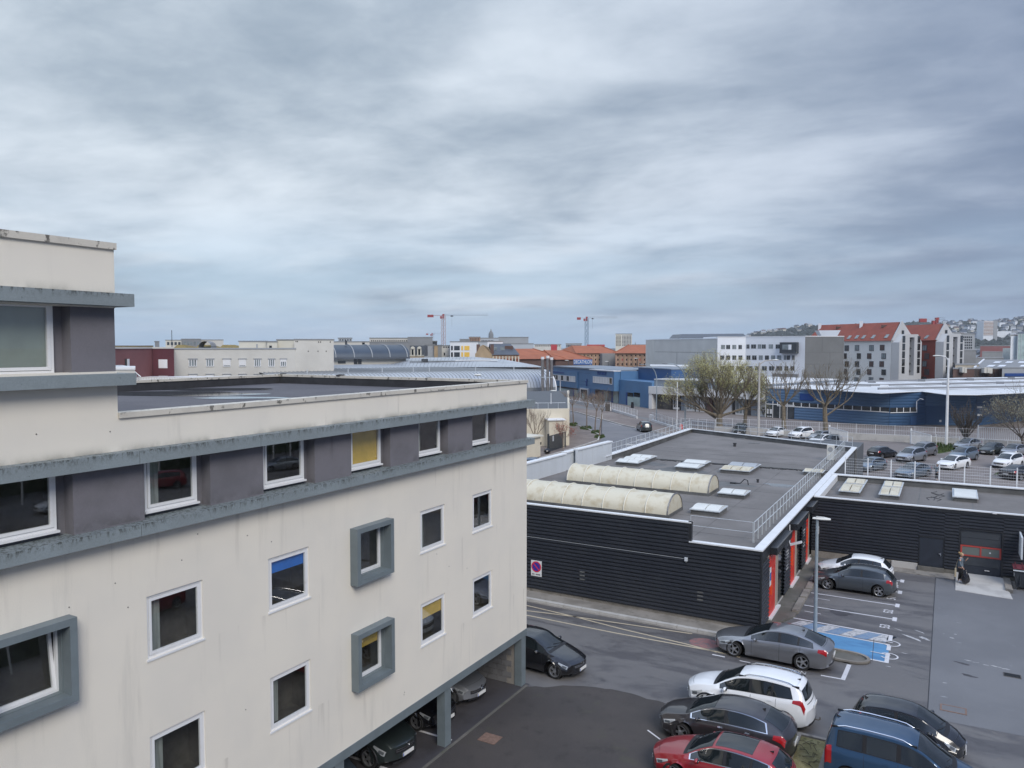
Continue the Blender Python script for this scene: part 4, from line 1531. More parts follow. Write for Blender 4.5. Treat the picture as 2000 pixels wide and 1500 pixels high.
# roof stink pipe, loose cable, small vents
for (px, py, h, r_) in ((1435, 872, .30, .14), (1053, 932, .25, .20), (1224, 957, .1, .12), (1480, 942, .18, .08)):
 p = onz(px, py, 3.57)
 MB().lathe((p.x, p.y, 3.56), (0, 0, 1), [(0, r_), (h, r_), (h, r_ * 1.3), (h + .06, r_ * 1.3), (h + .08, 0)], 10).build('roof_vent', 'felt_dark', bs, smooth=True)
p = onz(1440, 945, 3.57)
MB().tube([(p.x - .3, p.y, 3.58), (p.x + .2, p.y + .1, 3.62), (p.x + .5, p.y, 3.95), (p.x + .75, p.y - .1, 3.9), (p.x + .8, p.y - .1, 3.58)], .035, 6).build('loose_cable', 'frame_black', bs)
MB().box(p.x - .5, p.y - .12, 3.565, p.x - .1, p.y + .15, 3.66).build('cable_block', 'frame_black', bs)
for (px, py) in ((1231, 869), (1254, 860), (1445, 857), (1473, 866)):
 p = onz(px, py, 3.57)
 MB().box(p.x - .55, p.y - .3, 3.575, p.x + .55, p.y + .3, 3.60).build('roof_slab', 'concrete_pale' if py < 1000 and px < 1300 else 'upstand_grey', bs)
ac = thing('air_unit', 'slim cream air conditioning unit standing at the far edge of the grey roof', 'air conditioner', (-8.75, 71.3, 3.57))
MB().box(-8.98, 70.9, 3.67, -8.42, 71.35, 4.95).build('casing', 'ac_white', ac)
MB().lathe((-8.70, 70.89, 4.6), (0, -1, 0), [(0, .2), (.02, .2), (.02, .16), (.01, 0)], 16).build('fan_grille', 'wall_midgrey', ac)
MB().box(-9.02, 70.95, 3.57, -8.38, 71.3, 3.67).build('base', 'upstand_grey', ac)

# railings
def railing(p0, p1, z, h, step, label, bars=(1.0, .5), r_=.022, post=.03, mt='galvanised', mesh_=0.0, name='roof_railing', cat='railing', group=None):
 p0, p1 = Vector(p0), Vector(p1)
 p0.z = p1.z = z
 L_ = (p1 - p0).length
 d_ = (p1 - p0).normalized()
 t = thing(name, label, cat, tuple(p0), group=group)
 n_ = max(1, round(L_ / step))
 for i in range(n_ + 1):
  q = p0 + d_ * (L_ * i / n_)
  MB().tube([q, q + Vector((0, 0, h))], post, 6).build('post', mt, t)
 for f in bars:
  MB().tube([p0 + Vector((0, 0, h * f)), p1 + Vector((0, 0, h * f))], r_, 6).build('rail', mt, t)
 if mesh_:
  b = MB()
  k = mesh_
  while k < L_:
   q = p0 + d_ * k
   b.tube([q + Vector((0, 0, .08)), q + Vector((0, 0, h - .03))], r_ * .42, 3, cap=False)
   k += mesh_
  b.build('infill_bars', mt, t)['kind'] = 'stuff'
 return t

railing((-8.35, 39.4, 0), (-8.35, 78.2, 0), 3.56, 1.05, 1.0, 'galvanised handrail running along the right edge of the grey flat roof', post=.028)
railing((-11.6, 39.42, 0), (-8.40, 39.4, 0), 3.56, 1.05, 3.2, 'thin wire handrail across the near corner of the grey flat roof', r_=.014, post=.016, mt='galvanised')
railing((-25.75, 61.8, 0), (-25.75, 86.8, 0), 3.98, .95, 1.25, 'galvanised handrail along the road side of the grey flat roof', mesh_=.42)
railing((-25.6, 86.85, 0), (-7.7, 78.4, 0), 3.98, .95, 1.6, 'galvanised handrail along the far slanting edge of the grey flat roof', mt='galvanised', post=.024)

# ================================================================ WING (right)
wg = thing('garage_wing', 'low black ribbed garage wing with a flat felt roof, one door and a roller gate', 'building', (0, 56, 0))
WY = 52.0
w = MB()
corr(w, (-7.4, WY), (-1.30, WY), .40, 3.86)
corr(w, (-1.30, WY), (0.02, WY), 2.05, 3.86)
corr(w, (.02, WY), (.78, WY), .25, 3.86)
corr(w, (.78, WY), (2.98, WY), 2.80, 3.86)
corr(w, (2.98, WY), (14, WY), .25, 3.86)
w.build('front_cladding', 'clad_black', wg)
MB().box(-7.4, WY - .06, 0, -1.32, WY + .1, .40).build('plinth', 'concrete', wg)
MB().box(-2.75, WY - .16, 0, -1.36, WY - .061, .40).build('plinth', 'concrete_pale', wg)
MB().box(.04, WY - .04, 0, .76, WY + .1, .25).build('plinth', 'walk_mossy', wg)
MB().box(3.0, WY - .04, 0, 14, WY + .1, .25).build('plinth', 'walk_mossy', wg)
MB().box(-7.3, WY + .12, 0, 14, 61.2, 3.45).build('core_wall', 'wall_darkgrey', wg)
MB().box(-7.3, WY + .1, 3.45, 14, 61.0, 3.55).build('roof', 'roof_felt', wg)
MB().box(-7.35, 61.0, 0, 14, 61.25, 3.95).build('back_parapet', 'upstand_grey', wg)
MB().box(-7.35, 60.90, 3.95, 14, 61.40, 4.02).build('coping', 'white_trim', wg)
MB().box(-7.3, WY - .12, 3.86, 14, WY + .14, 3.92).build('coping', 'white_trim', wg)
MB().box(-7.3, WY - .09, 3.66, 14, WY - .03, 3.86).build('fascia', 'frame_black', wg)
MB().box(-7.30, WY + .15, 3.55, -6.95, 61.0, 3.96).build('side_coping', 'white_trim', wg)
MB().box(2.4, WY - .2, 3.84, 2.62, WY - .09, 3.94).build('scupper', 'white_trim', wg)
MB().box(-6.9, 56.9, 3.551, -6.7, 60.9, 3.565).build('felt_lap', 'upstand_grey', wg)
for x in (-1.5, 1.5, 4.5):
 MB().box(x, WY + .2, 3.5501, x + .04, 60.9, 3.558).build('felt_lap', 'upstand_grey', wg)
b = MB()
rr = random.Random(5)
for k in range(6):
 x, y = -.6 + rr.uniform(-.3, .3), 57 + rr.uniform(-1.5, 1.5)
 b.tube([(x, y, 3.56), (x + rr.uniform(-.4, .4), y + .7, 3.562), (x + rr.uniform(-.5, .5), y + 1.4, 3.56)], .02, 4)
b.build('felt_cracks', 'felt_dark', wg)
dr_ = MB().box(-1.26, WY - .05, .30, -.02, WY + .04, 2.02).build('door', 'door_navy', wg)
MB().box(-.25, WY - .12, 1.10, -.13, WY - .051, 1.16).box(-.16, WY - .1, 1.0, -.13, WY - .05, 1.2).build('door_handle', 'chrome', dr_)
b = MB().box(-1.33, WY - .075, .3, -1.262, WY + .05, 2.1).box(-.018, WY - .075, .3, .05, WY + .05, 2.1).box(-1.26, WY - .075, 2.022, -.02, WY + .05, 2.1)
b.build('door_frame', 'frame_black', dr_)
MB().box(-1.33, WY - .25, 0, .05, WY - .051, .28).build('door_step', 'walk_mossy', wg)
# roller gate, four panels with one red-framed glazed panel
gt = MB().box(.86, WY + .02, .10, 2.90, WY + .10, 2.72).build('roller_gate', 'door_navy', wg)
for i, (z0, z1) in enumerate(((.10, .63), (.65, 1.16), (1.84, 2.27), (2.29, 2.72))):
 MB().box(.87, WY - .005, z0, 2.89, WY + .019, z1).build('panel', 'charcoal' if i != 0 else 'door_navy', gt)
b = MB()
for (x0, x1, z0, z1) in ((.86, 2.90, 1.18, 1.26), (.86, 2.90, 1.74, 1.82), (.86, .95, 1.26, 1.74), (2.81, 2.90, 1.26, 1.74), (1.84, 1.92, 1.26, 1.74)):
 b.box(x0, WY - .03, z0, x1, WY + .019, z1)
b.build('red_frame', 'red_door_dull', gt)
for (x0, x1) in ((.95, 1.84), (1.92, 2.81)):
 MB().box(x0, WY - .008, 1.26, x1, WY + .015, 1.74).build('pane', 'panel_greygreen', gt)
MB().lathe((2.35, WY - .009, 1.5), (0, -1, 0), [(0, .045), (.01, .045), (.01, 0)], 10).build('sticker', 'white_trim', gt)
MB().box(2.1, WY - .06, .42, 2.35, WY - .006, .48).build('gate_handle', 'chrome', gt)
b = MB().box(.76, WY - .08, 0, .855, WY + .12, 2.82).box(2.905, WY - .08, 0, 3.0, WY + .12, 2.82).box(.856, WY - .08, 2.73, 2.904, WY + .12, 2.82)
b.build('gate_frame', 'frame_black', gt)
b = MB()
b.v += [(.66, WY - .02, .16), (3.0, WY - .02, .16), (3.28, 48.25, 0.02), (.62, 48.55, .02), (.62, 48.55, 0), (3.28, 48.25, 0), (3.0, WY - .02, 0), (.66, WY - .02, 0)]
b.f += [(0, 3, 2, 1), (3, 4, 5, 2), (0, 7, 4, 3), (1, 2, 5, 6)]
structure('ramp', b, 'concrete_pale')
structure('ramp_kerb', MB().prism([(3.02, 49.6), (3.35, 49.4), (3.35, WY - .1), (3.02, WY - .1)], 0, .20), 'concrete')
structure('wing_walk', MB().prism([(-6.2, 50.9), (.60, 50.75), (.60, WY - .06), (-6.2, WY - .06)], 0, .03), 'concrete')
structure('wing_walk', MB().prism([(3.4, 50.5), (14, 50.4), (14, WY - .06), (3.4, WY - .06)], 0, .03), 'concrete')
for (x0, x1, y0, y1) in ((-6.15, -4.95, 55.15, 60.6), (-3.72, -2.62, 55.15, 60.7)):
 skylight(x0, x1, y0, y0 + (y1 - y0) * .56, 'rooflight_cream', 2, 1, root=wg, zb=3.55)
 skylight(x0, x1, y0 + (y1 - y0) * .63, y1, 'rooflight_cream', 2, 1, root=wg, zb=3.55)
skylight(.48, 1.78, 56.6, 59.9, 'rooflight_white', 1, 1, root=wg, zb=3.55)
# switch box on the inner corner and a white projecting sign at the right
MB().box(-7.1, WY - .10, 1.5, -6.95, WY - .06, 2.0).build('switch_box', 'white_trim', wg)
sg2 = MB().box(3.72, 50.2, 1.75, 3.80, WY - .1, 2.95)
o_ = tag(sg2.build('projecting_sign', 'white_sheet', loc=(3.76, 51, 1.75)), 'white board projecting from the ribbed wall above the rubbish bin', 'sign')
MB().box(3.73, WY - .1, 2.0, 3.79, WY - .0, 2.7).build('bracket', 'frame_black', o_)

# fence of white posts behind the wing
ft = thing('mesh_fence', 'white post and wire mesh fence behind the garage wing', 'fence', (-7, 61.7, 3.9))
x = -4.98 - 1.53 * 1
k = 0
while x < 12:
 MB().box(x - .035, 61.66, 3.6, x + .035, 61.73, 5.28).build('post', 'white_trim', ft)
 for zz in [3.95 + .2 * j for j in range(7)]:
  if zz > 5.25:
   continue
  MB().tube([(x + .036, 61.7, zz), (x + 1.494, 61.7, zz)], .008, 4).build('wire', 'white_trim', ft)
 x += 1.53
b = MB()
x = -6.5
while x < 12:
 b.tube([(x, 61.72, 3.95), (x, 61.72, 5.2)], .0035, 3, cap=False)
 x += .14
b.build('wire_mesh', 'galvanised', ft)['kind'] = 'stuff'

# ================================================================ NEAR LAMP POST
lp = thing('lamp_post', 'pale blue-grey lamp post with a flat white lantern between the stalls and the blue bay', 'lamp post', (-5.15, 37.86, 0))
MB().tube([(-5.15, 37.86, 0), (-5.15, 37.86, 5.42)], [.095, .062], 14).build('pole', 'lamp_grey', lp, smooth=True)
MB().box(-5.27, 37.74, 0, -5.03, 37.98, .05).build('base_plate', 'lamp_grey', lp)
b = MB()
rows = []
for i in range(9):
 t = i / 8
 w_ = .16 * math.sin(math.pi * (.12 + .76 * t)) ** .6
 rows.append([(-5.35 + .78 * t, 37.86 + w_ * math.cos(a), 5.46 + (.10 if math.sin(a) > 0 else .05) * math.sin(a) * (.5 + .5 * math.sin(math.pi * t)) + .02 * t) for a in [2 * math.pi * j / 12 for j in range(13)]])
b.grid(rows)
b.quad(*rows[0][:12])
b.quad(*rows[-1][:12][::-1])
hd = b.build('lantern', 'ac_white', lp, smooth=True)
MB().box(-5.2, 37.78, 5.53, -4.85, 37.94, 5.565).build('lantern_lid', 'concrete_pale', hd)

# ================================================================ RUBBISH BIN
bn = thing('rubbish_bin', 'dark wheeled rubbish bin with a maroon lid against the ribbed wall', 'rubbish bin', (3.95, 50.9, 0))
b = MB()
b.v += [(3.55, 50.35, .15), (4.65, 50.35, .15), (4.65, 51.3, .15), (3.55, 51.3, .15), (3.42, 50.2, 1.12), (4.78, 50.2, 1.12), (4.78, 51.4, 1.12), (3.42, 51.4, 1.12)]
b.f += [(0, 3, 2, 1), (4, 5, 6, 7), (0, 1, 5, 4), (1, 2, 6, 5), (2, 3, 7, 6), (3, 0, 4, 7)]
b.build('body', 'bin_dark', bn)
b = MB()
rows = []
for i in range(7):
 t = i / 6
 rows.append([(3.38 + 1.44 * s, 50.15 + 1.3 * t, 1.14 + .16 * math.sin(math.pi * min(1, t * .9 + .1)) ** .7) for s in (0, .5, 1)])
b.grid(rows)
for s in (0, 2):
 b.quad(*[rows[i][s] for i in range(7)])
b.build('lid', 'bin_lid', bn, smooth=True)
for k in range(4):
 MB().box(3.5 + k * .33, 50.2, 1.26, 3.54 + k * .33, 51.3, 1.32).build('lid_rib', 'bin_lid', bn)
MB().box(3.38, 50.12, 1.09, 4.82, 50.18, 1.15).build('rim', 'white_sheet', bn)
for (x, y) in ((3.62, 50.42), (4.58, 50.42), (3.62, 51.2), (4.58, 51.2)):
 MB().lathe((x - .03, y, .09), (1, 0, 0), [(0, .0), (0, .09), (.06, .09), (.06, 0)], 12).build('wheel', 'tyre', bn)
for k in range(3):
 MB().box(3.7 + .3 * k, 50.22, .3, 3.74 + .3 * k, 50.30, 1.05).build('body_rib', 'bin_dark', bn)
MB().box(3.445, 50.34, .72, 3.455, 50.60, .98).build('sticker', 'sign_white', bn)

# fixings and small marks on the cream wall
rr = random.Random(15)
for (px, py) in ((225, 1139), (135, 1186), (250, 1186), (355, 1094), (483, 1046), (530, 1058), (877, 1106), (912, 1110), (790, 1352), (215, 843), (71, 848), (386, 1043), (853, 1082), (480, 1386), (789, 1357), (700, 1282)):
 d_ = ray(px, py)
 q = EYE + d_ * ((FX + .002) / d_.x)
 MB().lathe((FX, q.y, q.z), (1, 0, 0), [(0, .013), (.010, .011), (.010, 0)], 8).build('wall_fixing', 'iron', ob)
# ================================================================ CARS
def interp(pts, x):
 if x <= pts[0][0]:
  return pts[0][1]
 for (a, b) in zip(pts, pts[1:]):
  if x <= b[0]:
   t = (x - a[0]) / (b[0] - a[0])
   return a[1] + (b[1] - a[1]) * t
 return pts[-1][1]

def smooth_interp(pts, x, r=.09):
 L_ = pts[-1][0]
 s = 0
 for k, w in ((-1, .18), (-.5, .22), (0, .2), (.5, .22), (1, .18)):
  s += w * interp(pts, min(max(x + k * r, 0), L_))
 return s

class CarShape:
 """x runs from the nose (0) to the tail (L); object space has the nose at +X"""

 def __init__(s, L, W, top, belt, axf, axr, R_, roofw=.60, zlow=.20, nose_bow=.42, tail_bow=.22, wfront=.86, wrear=.90, arch=None, flare=.015):
  s.L, s.W, s.top, s.belt = L, W, top, belt
  s.axf, s.axr, s.R = axf, axr, R_
  s.roofw, s.zlow = roofw, zlow
  s.nb, s.tb = nose_bow, tail_bow
  s.wf, s.wr = wfront, wrear
  s.ar = arch or R_ + .055
  s.flare = flare

 def hw(s, x):
  h = s.W / 2
  a = min(1, x / (.9))
  b = min(1, (s.L - x) / (.8))
  k = (s.wf + (1 - s.wf) * (1 - (1 - a) ** 2.4)) * (s.wr + (1 - s.wr) * (1 - (1 - b) ** 2.4))
  for ax in (s.axf, s.axr):
   d = abs(x - ax)
   if d < .55:
    k += s.flare * (1 - (d / .55) ** 2)
  return h * k

 def bow(s, x):
  f = s.nb * max(0, 1 - x / (.42 * s.L)) ** 1.3
  r = s.tb * max(0, 1 - (s.L - x) / (.35 * s.L)) ** 1.3
  return f - r

 def zt(s, x):
  return smooth_interp(s.top, x)

 def zb(s, x):
  return min(smooth_interp(s.belt, x), s.zt(x) - .03)

 def cab(s, x):
  return max(0, min(1, (s.zt(x) - s.zb(x) - .03) / .28))

 def low(s, x):
  z = s.zlow
  e = min(x, s.L - x)
  if e < .35:
   z += .10 * (1 - e / .35) ** 2
  for ax in (s.axf, s.axr):
   d = abs(x - ax)
   if d < s.ar:
    z = max(z, s.R + math.sqrt(s.ar ** 2 - d ** 2))
  return z

 def section(s, x):
  w = s.hw(x)
  z0 = s.low(x)
  zb = s.zb(x)
  zt = s.zt(x)
  c = s.cab(x)
  zm = max(z0 + .03, min(.52, zb - .12))
  zm2 = max(zm + .02, zb - .14)
  if zm2 > zb - .02:
   zm2 = (zm + zb) / 2
  pts = [(w - .16, z0), (w - .03, z0 + .005), (w - .004, z0 + .04 if z0 + .04 < zm else (z0 + zm) / 2), (w, zm), (w - .012, (zm + zm2) / 2), (w - .03, zm2), (w - .055, (zm2 + zb) / 2 + .02), (w - .085, zb)]
  wr = (w - .14) * (1 - c) + s.roofw * c * (w / (s.W / 2)) ** .5
  ze = zt - (.012 + .055 * c)
  ze = max(ze, zb + .004)
  y4, z4 = pts[-1]
  for t in (.1, .5, .9):
   pts.append((y4 + (wr - y4) * t, z4 + (ze - z4) * t))
  for sgm in (1.0, .93, .82, .66, .45, .22, 0.0):
   pts.append((wr * sgm, ze + (zt - ze) * (1 - sgm ** 3.2)))
  return pts

 def pos(s, x, y, z):
  w = s.W / 2
  xx = x + s.bow(x) * min(1.2, abs(y) / w) ** 2.2
  return (s.L / 2 - xx, y, z)

 def stations(s):
  xs = set()
  n = 44
  for i in range(n + 1):
   xs.add(round(s.L * i / n, 4))
  for ax in (s.axf, s.axr):
   for k in range(-12, 13):
    xs.add(round(ax + s.ar * math.sin(math.pi / 2 * k / 12), 4))
   xs.add(round(ax + s.ar + .004, 4))
   xs.add(round(ax - s.ar - .004, 4))
  return sorted(v for v in xs if 0 <= v <= s.L)

 def body(s):
  mb = MB()
  rows = []
  for x in s.stations():
   sec = s.section(x)
   full = [s.pos(x, y, z) for (y, z) in sec] + [s.pos(x, -y, z) for (y, z) in sec[-2::-1]]
   rows.append(full)
  mb.grid(rows)
  # ends
  for x, flip in ((0, 0), (s.L, 1)):
   sec = s.section(x)
   g_ = []
   for (y, z) in sec:
    g_.append([s.pos(x, y * f, z) for f in (1, .75, .5, .25, 0, -.25, -.5, -.75, -1)])
   mb.grid(g_ if flip else [r[::-1] for r in g_])
  return mb

 # patches laid on the shell
 def side_patch(s, xa, xb, t0, t1, sgn, off, n=14, fa=None, fb=None):
  """on the glasshouse side; fa/fb: slant of the front and rear edge (x shift from bottom to top)"""
  rows = []
  for j in range(5):
   t = t0 + (t1 - t0) * j / 4
   r = []
   for i in range(n + 1):
    a = xa + (fa or 0) * j / 4
    b = xb + (fb or 0) * j / 4
    x = a + (b - a) * i / n
    sec = s.section(x)
    y4, z4 = sec[7]
    yr, ze = sec[11]
    y = y4 + (yr - y4) * t
    z = z4 + (ze - z4) * t
    nrm = Vector((0, (ze - z4), -(yr - y4)))
    if nrm.length > 1e-6:
     nrm.normalize()
    else:
     nrm = Vector((0, 1, 0))
    r.append(s.pos(x, sgn * (y + nrm.y * off), z + nrm.z * off))
   rows.append(r)
  if sgn > 0:
   rows = rows[::-1]
  return MB().grid(rows)

 def top_patch(s, xa, xb, fy, off, n=12, taper=0.0, bowk=0.0):
  """on hood / windscreen / roof / rear glass, |y| < fy of the edge"""
  rows = []
  m_ = 12
  for i in range(n + 1):
   r = []
   for j in range(m_ + 1):
    f = (j / m_ * 2 - 1) * (fy + taper * i / n)
    x = xa + (xb - xa) * i / n + bowk * f * f * (1 if i == 0 else 0)
    sec = s.section(x)
    wr, ze = sec[11]
    zt = sec[-1][1]
    z = ze + (zt - ze) * (1 - abs(f) ** 3.2)
    e = .02
    sl = (s.zt(x + e) - s.zt(x - e)) / (2 * e)
    nrm = Vector((sl, 0, 1)).normalized()
    p = Vector(s.pos(x, f * wr, z)) + nrm * off
    r.append(tuple(p))
   rows.append(r)
  return MB().grid(rows)

 def shell_patch(s, xa, xb, ka, kb, sgn, off, n=8, m_=6, ka2=None, kb2=None):
  """anywhere on the half shell: k indexes the section polyline"""
  def P(x, k):
   sec = s.section(x)
   i = int(min(max(k, 0), len(sec) - 1.001))
   t = k - i
   y = sec[i][0] * (1 - t) + sec[i + 1][0] * t
   z = sec[i][1] * (1 - t) + sec[i + 1][1] * t
   return Vector(s.pos(x, sgn * y, z))
  rows = []
  for i in range(n + 1):
   u = i / n
   x = xa + (xb - xa) * u
   k0 = ka + ((ka2 if ka2 is not None else ka) - ka) * u
   k1 = kb + ((kb2 if kb2 is not None else kb) - kb) * u
   r = []
   for j in range(m_ + 1):
    k = k0 + (k1 - k0) * j / m_
    p = P(x, k)
    dx = P(x + .02, k) - P(x - .02, k)
    dk = P(x, k + .05) - P(x, k - .05)
    nn = dx.cross(dk)
    if nn.length > 1e-9:
     nn.normalize()
     if nn.y * sgn < 0 and abs(nn.y) > .2 or (abs(nn.y) <= .2 and nn.z < 0):
      nn = -nn
    r.append(tuple(p + nn * off))
   rows.append(r)
  return MB().grid(rows)

 def end_patch(s, front, y0, y1, z0, z1, off, n=8):
  x = 0 if front else s.L
  rows = []
  for z in (z0, z1):
   r = []
   for i in range(n + 1):
    y = y0 + (y1 - y0) * i / n
    p = Vector(s.pos(x, y, z))
    p.x += off if front else -off
    r.append(tuple(p))
   rows.append(r)
  mb = MB().grid(rows)
  return mb

def wheel(parent, x, y, R_, sgn, rim='rim_alloy', spokes=5, width=.21, double=False):
 O = Vector((x, y, R_))
 A = Vector((0, sgn, 0))
 w = width
 b = MB().lathe(O, A, [(-w, R_ * .62), (-w, R_ * .93), (-w * .88, R_), (-.03, R_), (-.0, R_ * .955), (.008, R_ * .80), (-.01, R_ * .70)], 28)
 wo = b.build('wheel', 'tyre', parent, smooth=True)
 r = MB()
 r.lathe(O, A, [(-.012, R_ * .72), (.004, R_ * .705), (-.004, R_ * .66), (-.08, R_ * .62)], 28)
 for k in range(spokes):
  for dd in ((-.16, .16) if double else (0,)):
   a = 2 * math.pi * k / spokes + dd
   c, s_ = math.cos(a), math.sin(a)
   U = Vector((c, 0, s_))
   V = Vector((-s_, 0, c))
   hw = R_ * (.10 if not double else .055)
   n = len(r.v)
   for (u, v, h) in ((.08, -hw * .8, -.015), (R_ * .68, -hw * .55, -.004), (R_ * .68, hw * .55, -.004), (.08, hw * .8, -.015),
        (.08, -hw, -.07), (R_ * .68, -hw * .8, -.05), (R_ * .68, hw * .8, -.05), (.08, hw, -.07)):
    r.v.append(tuple(O + U * u + V * v + A * h))
   r.f += [(n, n + 1, n + 2, n + 3), (n, n + 4, n + 5, n + 1), (n + 3, n + 2, n + 6, n + 7)]
 r.lathe(O, A, [(-.06, .085), (-.01, .075), (.0, .05), (.0, 0)], 16)
 ro = r.build('rim', rim, wo)
 MB().lathe(O, A, [(-.095, R_ * .63), (-.095, 0)], 20).build('brake_disc', 'wheel_well', wo)
 return wo

def make_car(label, P, m, group=None, name='parked_car', chrome=False, roofm=None, roofpatch=None, rails=False, doors=4, rim='rim_alloy', spokes=5, double=False,
    detail=True, tow=False, van=False, spoiler=False, cat='car', privacy=True, grille='bars', badge=None, skip=()):
 """P: CarShape plus glass stations in P.g"""
 S = P
 g_ = S.g
 root = thing(name, label, cat, (0, 0, 0), 0, group)
 ORG[root.name] = Vector((0, 0, 0))
 S.body().build('body', m, root, smooth=True, angle=38)
 MB().box(-S.L / 2 + .25, -S.W / 2 + .28, S.zlow - .02, S.L / 2 - .35, S.W / 2 - .28, .62).build('underbody', 'wheel_well', root)
 b = MB()
 for ax in (S.axf, S.axr):
  for sg_ in (-1, 1):
   # inner arch liner
   O = Vector((S.L / 2 - ax, sg_ * (S.W / 2 - .30), S.R))
   b.lathe(O, (0, sg_, 0), [(0, 0), (0, S.ar - .01), (.22, S.ar - .01)], 20)
 b.build('arch_liner', 'wheel_well', root)
 for ax in (S.axf, S.axr):
  for sg_ in (-1, 1):
   wheel(root, S.L / 2 - ax, sg_ * (S.W / 2 - .035), S.R, sg_, rim, spokes, double=double)
 cw, hd, rh, rb = g_['cowl'], g_['header'], g_['rhead'], g_['rbase']
 S.top_patch(cw + .03, hd - .03, .90, .006, 14, taper=.03, bowk=-.04).build('windscreen', 'car_glass', root, smooth=True)
 S.top_patch(rh + .03, rb - .02, .86, .006, 10).build('rear_window', 'car_glass', root, smooth=True)
 S.top_patch(cw - .10, cw + .03, .93, .004, 3, bowk=-.04).build('scuttle', 'car_black_trim', root)
 if roofpatch:
  S.top_patch(hd + .05, roofpatch, .86, .006, 10).build('glass_roof', roofm or 'car_glass', root, smooth=True)
 for sg_ in (-1, 1):
  xs = g_['side']
  if chrome:
   S.side_patch(xs[0][0] - .05, xs[-1][1] + .05, .03, .97, sg_, .004, 24, xs[0][2] if len(xs[0]) > 2 else 0, g_.get('rslant', 0)).build('window_trim', 'chrome', root, smooth=True)
  S.side_patch(xs[0][0], xs[-1][1], .09, .91, sg_, .0065, 24, xs[0][2] if len(xs[0]) > 2 else 0, g_.get('rslant', 0)).build('pillar_trim', 'car_black_trim', root, smooth=True)
  for i, w in enumerate(xs):
   S.side_patch(w[0] + .02, w[1] - .02, .12, .88, sg_, .010, 14, w[2] if len(w) > 2 else 0, g_.get('rslant', 0) if i == len(xs) - 1 else 0).build('side_window', 'car_glass', root, smooth=True)
  # headlights and tail lights
  hl = g_['head']
  S.shell_patch(hl[0], hl[1], hl[2], hl[3], sg_, .008, ka2=hl[4] if len(hl) > 4 else None, kb2=hl[5] if len(hl) > 5 else None).build('headlight', 'lamp_lens', root, smooth=True)
  S.shell_patch(hl[0] + .04, hl[0] + (hl[1] - hl[0]) * .5, hl[2] + .7, hl[3] - .5, sg_, .013, 4, 4).build('lamp_core', 'lamp_lens_dark', root, smooth=True)
  tl = g_['tail']
  S.shell_patch(tl[0], tl[1], tl[2], tl[3], sg_, .009, ka2=tl[4] if len(tl) > 4 else None, kb2=tl[5] if len(tl) > 5 else None).build('tail_light', 'lamp_red', root, smooth=True)
  # mirror
  mx = g_['cowl'] + .42
  sec = S.section(mx)
  my, mz = sec[7][0], sec[7][1]
  mm = MB()
  mm.ball((S.L / 2 - mx - .02, sg_ * (my + .13), mz + .07), (.075, .115, .075), 10, 7)
  mm.tube([(S.L / 2 - mx, sg_ * (my - .02), mz + .0), (S.L / 2 - mx, sg_ * (my + .08), mz + .04)], .025, 6)
  mo = mm.build('mirror', m if not chrome else m, root, smooth=True)
  MB().ball((S.L / 2 - mx - .065, sg_ * (my + .13), mz + .07), (.04, .095, .058), 8, 6).build('mirror_glass', 'car_glass', mo, smooth=True)
  if detail:
   # door seams and handles
   for dx in g_['seams']:
    S.shell_patch(dx, dx + .012, 1.4, 7, sg_, .003, 1, 10).build('door_seam', 'car_black_trim', root)
   S.shell_patch(g_['seams'][0], g_['seams'][-1], 1.25, 1.5, sg_, .003, 12, 1).build('sill_seam', 'car_black_trim', root)
   for hx in g_['handles']:
    S.shell_patch(hx, hx + .17, 5.35, 5.85, sg_, .022, 3, 2).build('door_handle', m if not chrome else 'chrome', root, smooth=True)
   S.shell_patch(.02, .42, 1.2, 2.6, sg_, .004, 6, 3).build('bumper_corner', 'car_black_trim' if m != 'paint_gloss_white' else 'car_black_trim', root) if 'lowtrim' in g_ else None
   if 'arches' in g_:
    for ax in (S.axf, S.axr):
     pts = []
     for k in range(15):
      a = math.pi * k / 14
      pts.append((S.L / 2 - ax - math.cos(a) * (S.ar + .005), sg_ * (S.hw(ax) - .01), S.R + math.sin(a) * (S.ar + .005)))
     MB().tube(pts, .032, 6).build('arch_trim', 'car_black_trim', root)
    S.shell_patch(S.axf + S.ar, S.axr - S.ar, 1.0, 2.6, sg_, .006, 8, 3).build('sill_trim', 'car_black_trim', root)
  if rails:
   x0, x1 = hd + .10, rh - .12
   pts = []
   for k in range(9):
    x = x0 + (x1 - x0) * k / 8
    wr, ze = S.section(x)[11]
    lift = .06 if 0 < k < 8 else .0
    pts.append((S.pos(x, 0, 0)[0], sg_ * (wr - .05), ze + .015 + lift))
   MB().tube(pts, .021, 6).build('roof_rail', 'chrome', root, smooth=True)
   for k in (0, 8):
    MB().box(pts[k][0] - .12, pts[k][1] - .025, pts[k][2] - .03, pts[k][0] + .12, pts[k][1] + .025, pts[k][2] + .03).build('rail_foot', 'car_black_trim', root)
 # nose and tail details
 zf = S.zt(0)
 gl = g_.get('grille', (.52, .45, .575))
 S.end_patch(True, -gl[0], gl[0], gl[1], gl[2], .006).build('grille', 'car_black_trim', root)
 if grille == 'bars':
  for k in range(2):
   zz = gl[1] + (gl[2] - gl[1]) * (.4 + .4 * k)
   S.end_patch(True, -gl[0] * .95, gl[0] * .95, zz, zz + .022, .012).build('grille_bar', 'chrome', root)
 S.end_patch(True, -gl[0] * 1.15, gl[0] * 1.15, .20 + .03, .30, .007).build('lower_intake', 'car_black_trim', root)
 pz = g_.get('fplate', .365)
 MB().box(S.L / 2, -.26, pz - .055, S.L / 2 + .022, .26, pz + .055).build('number_plate', 'plate_white', root)
 MB().box(S.L / 2 + .0225, -.26, pz - .05, S.L / 2 + .024, -.225, pz + .05).build('plate_band', 'plate_blue', root)
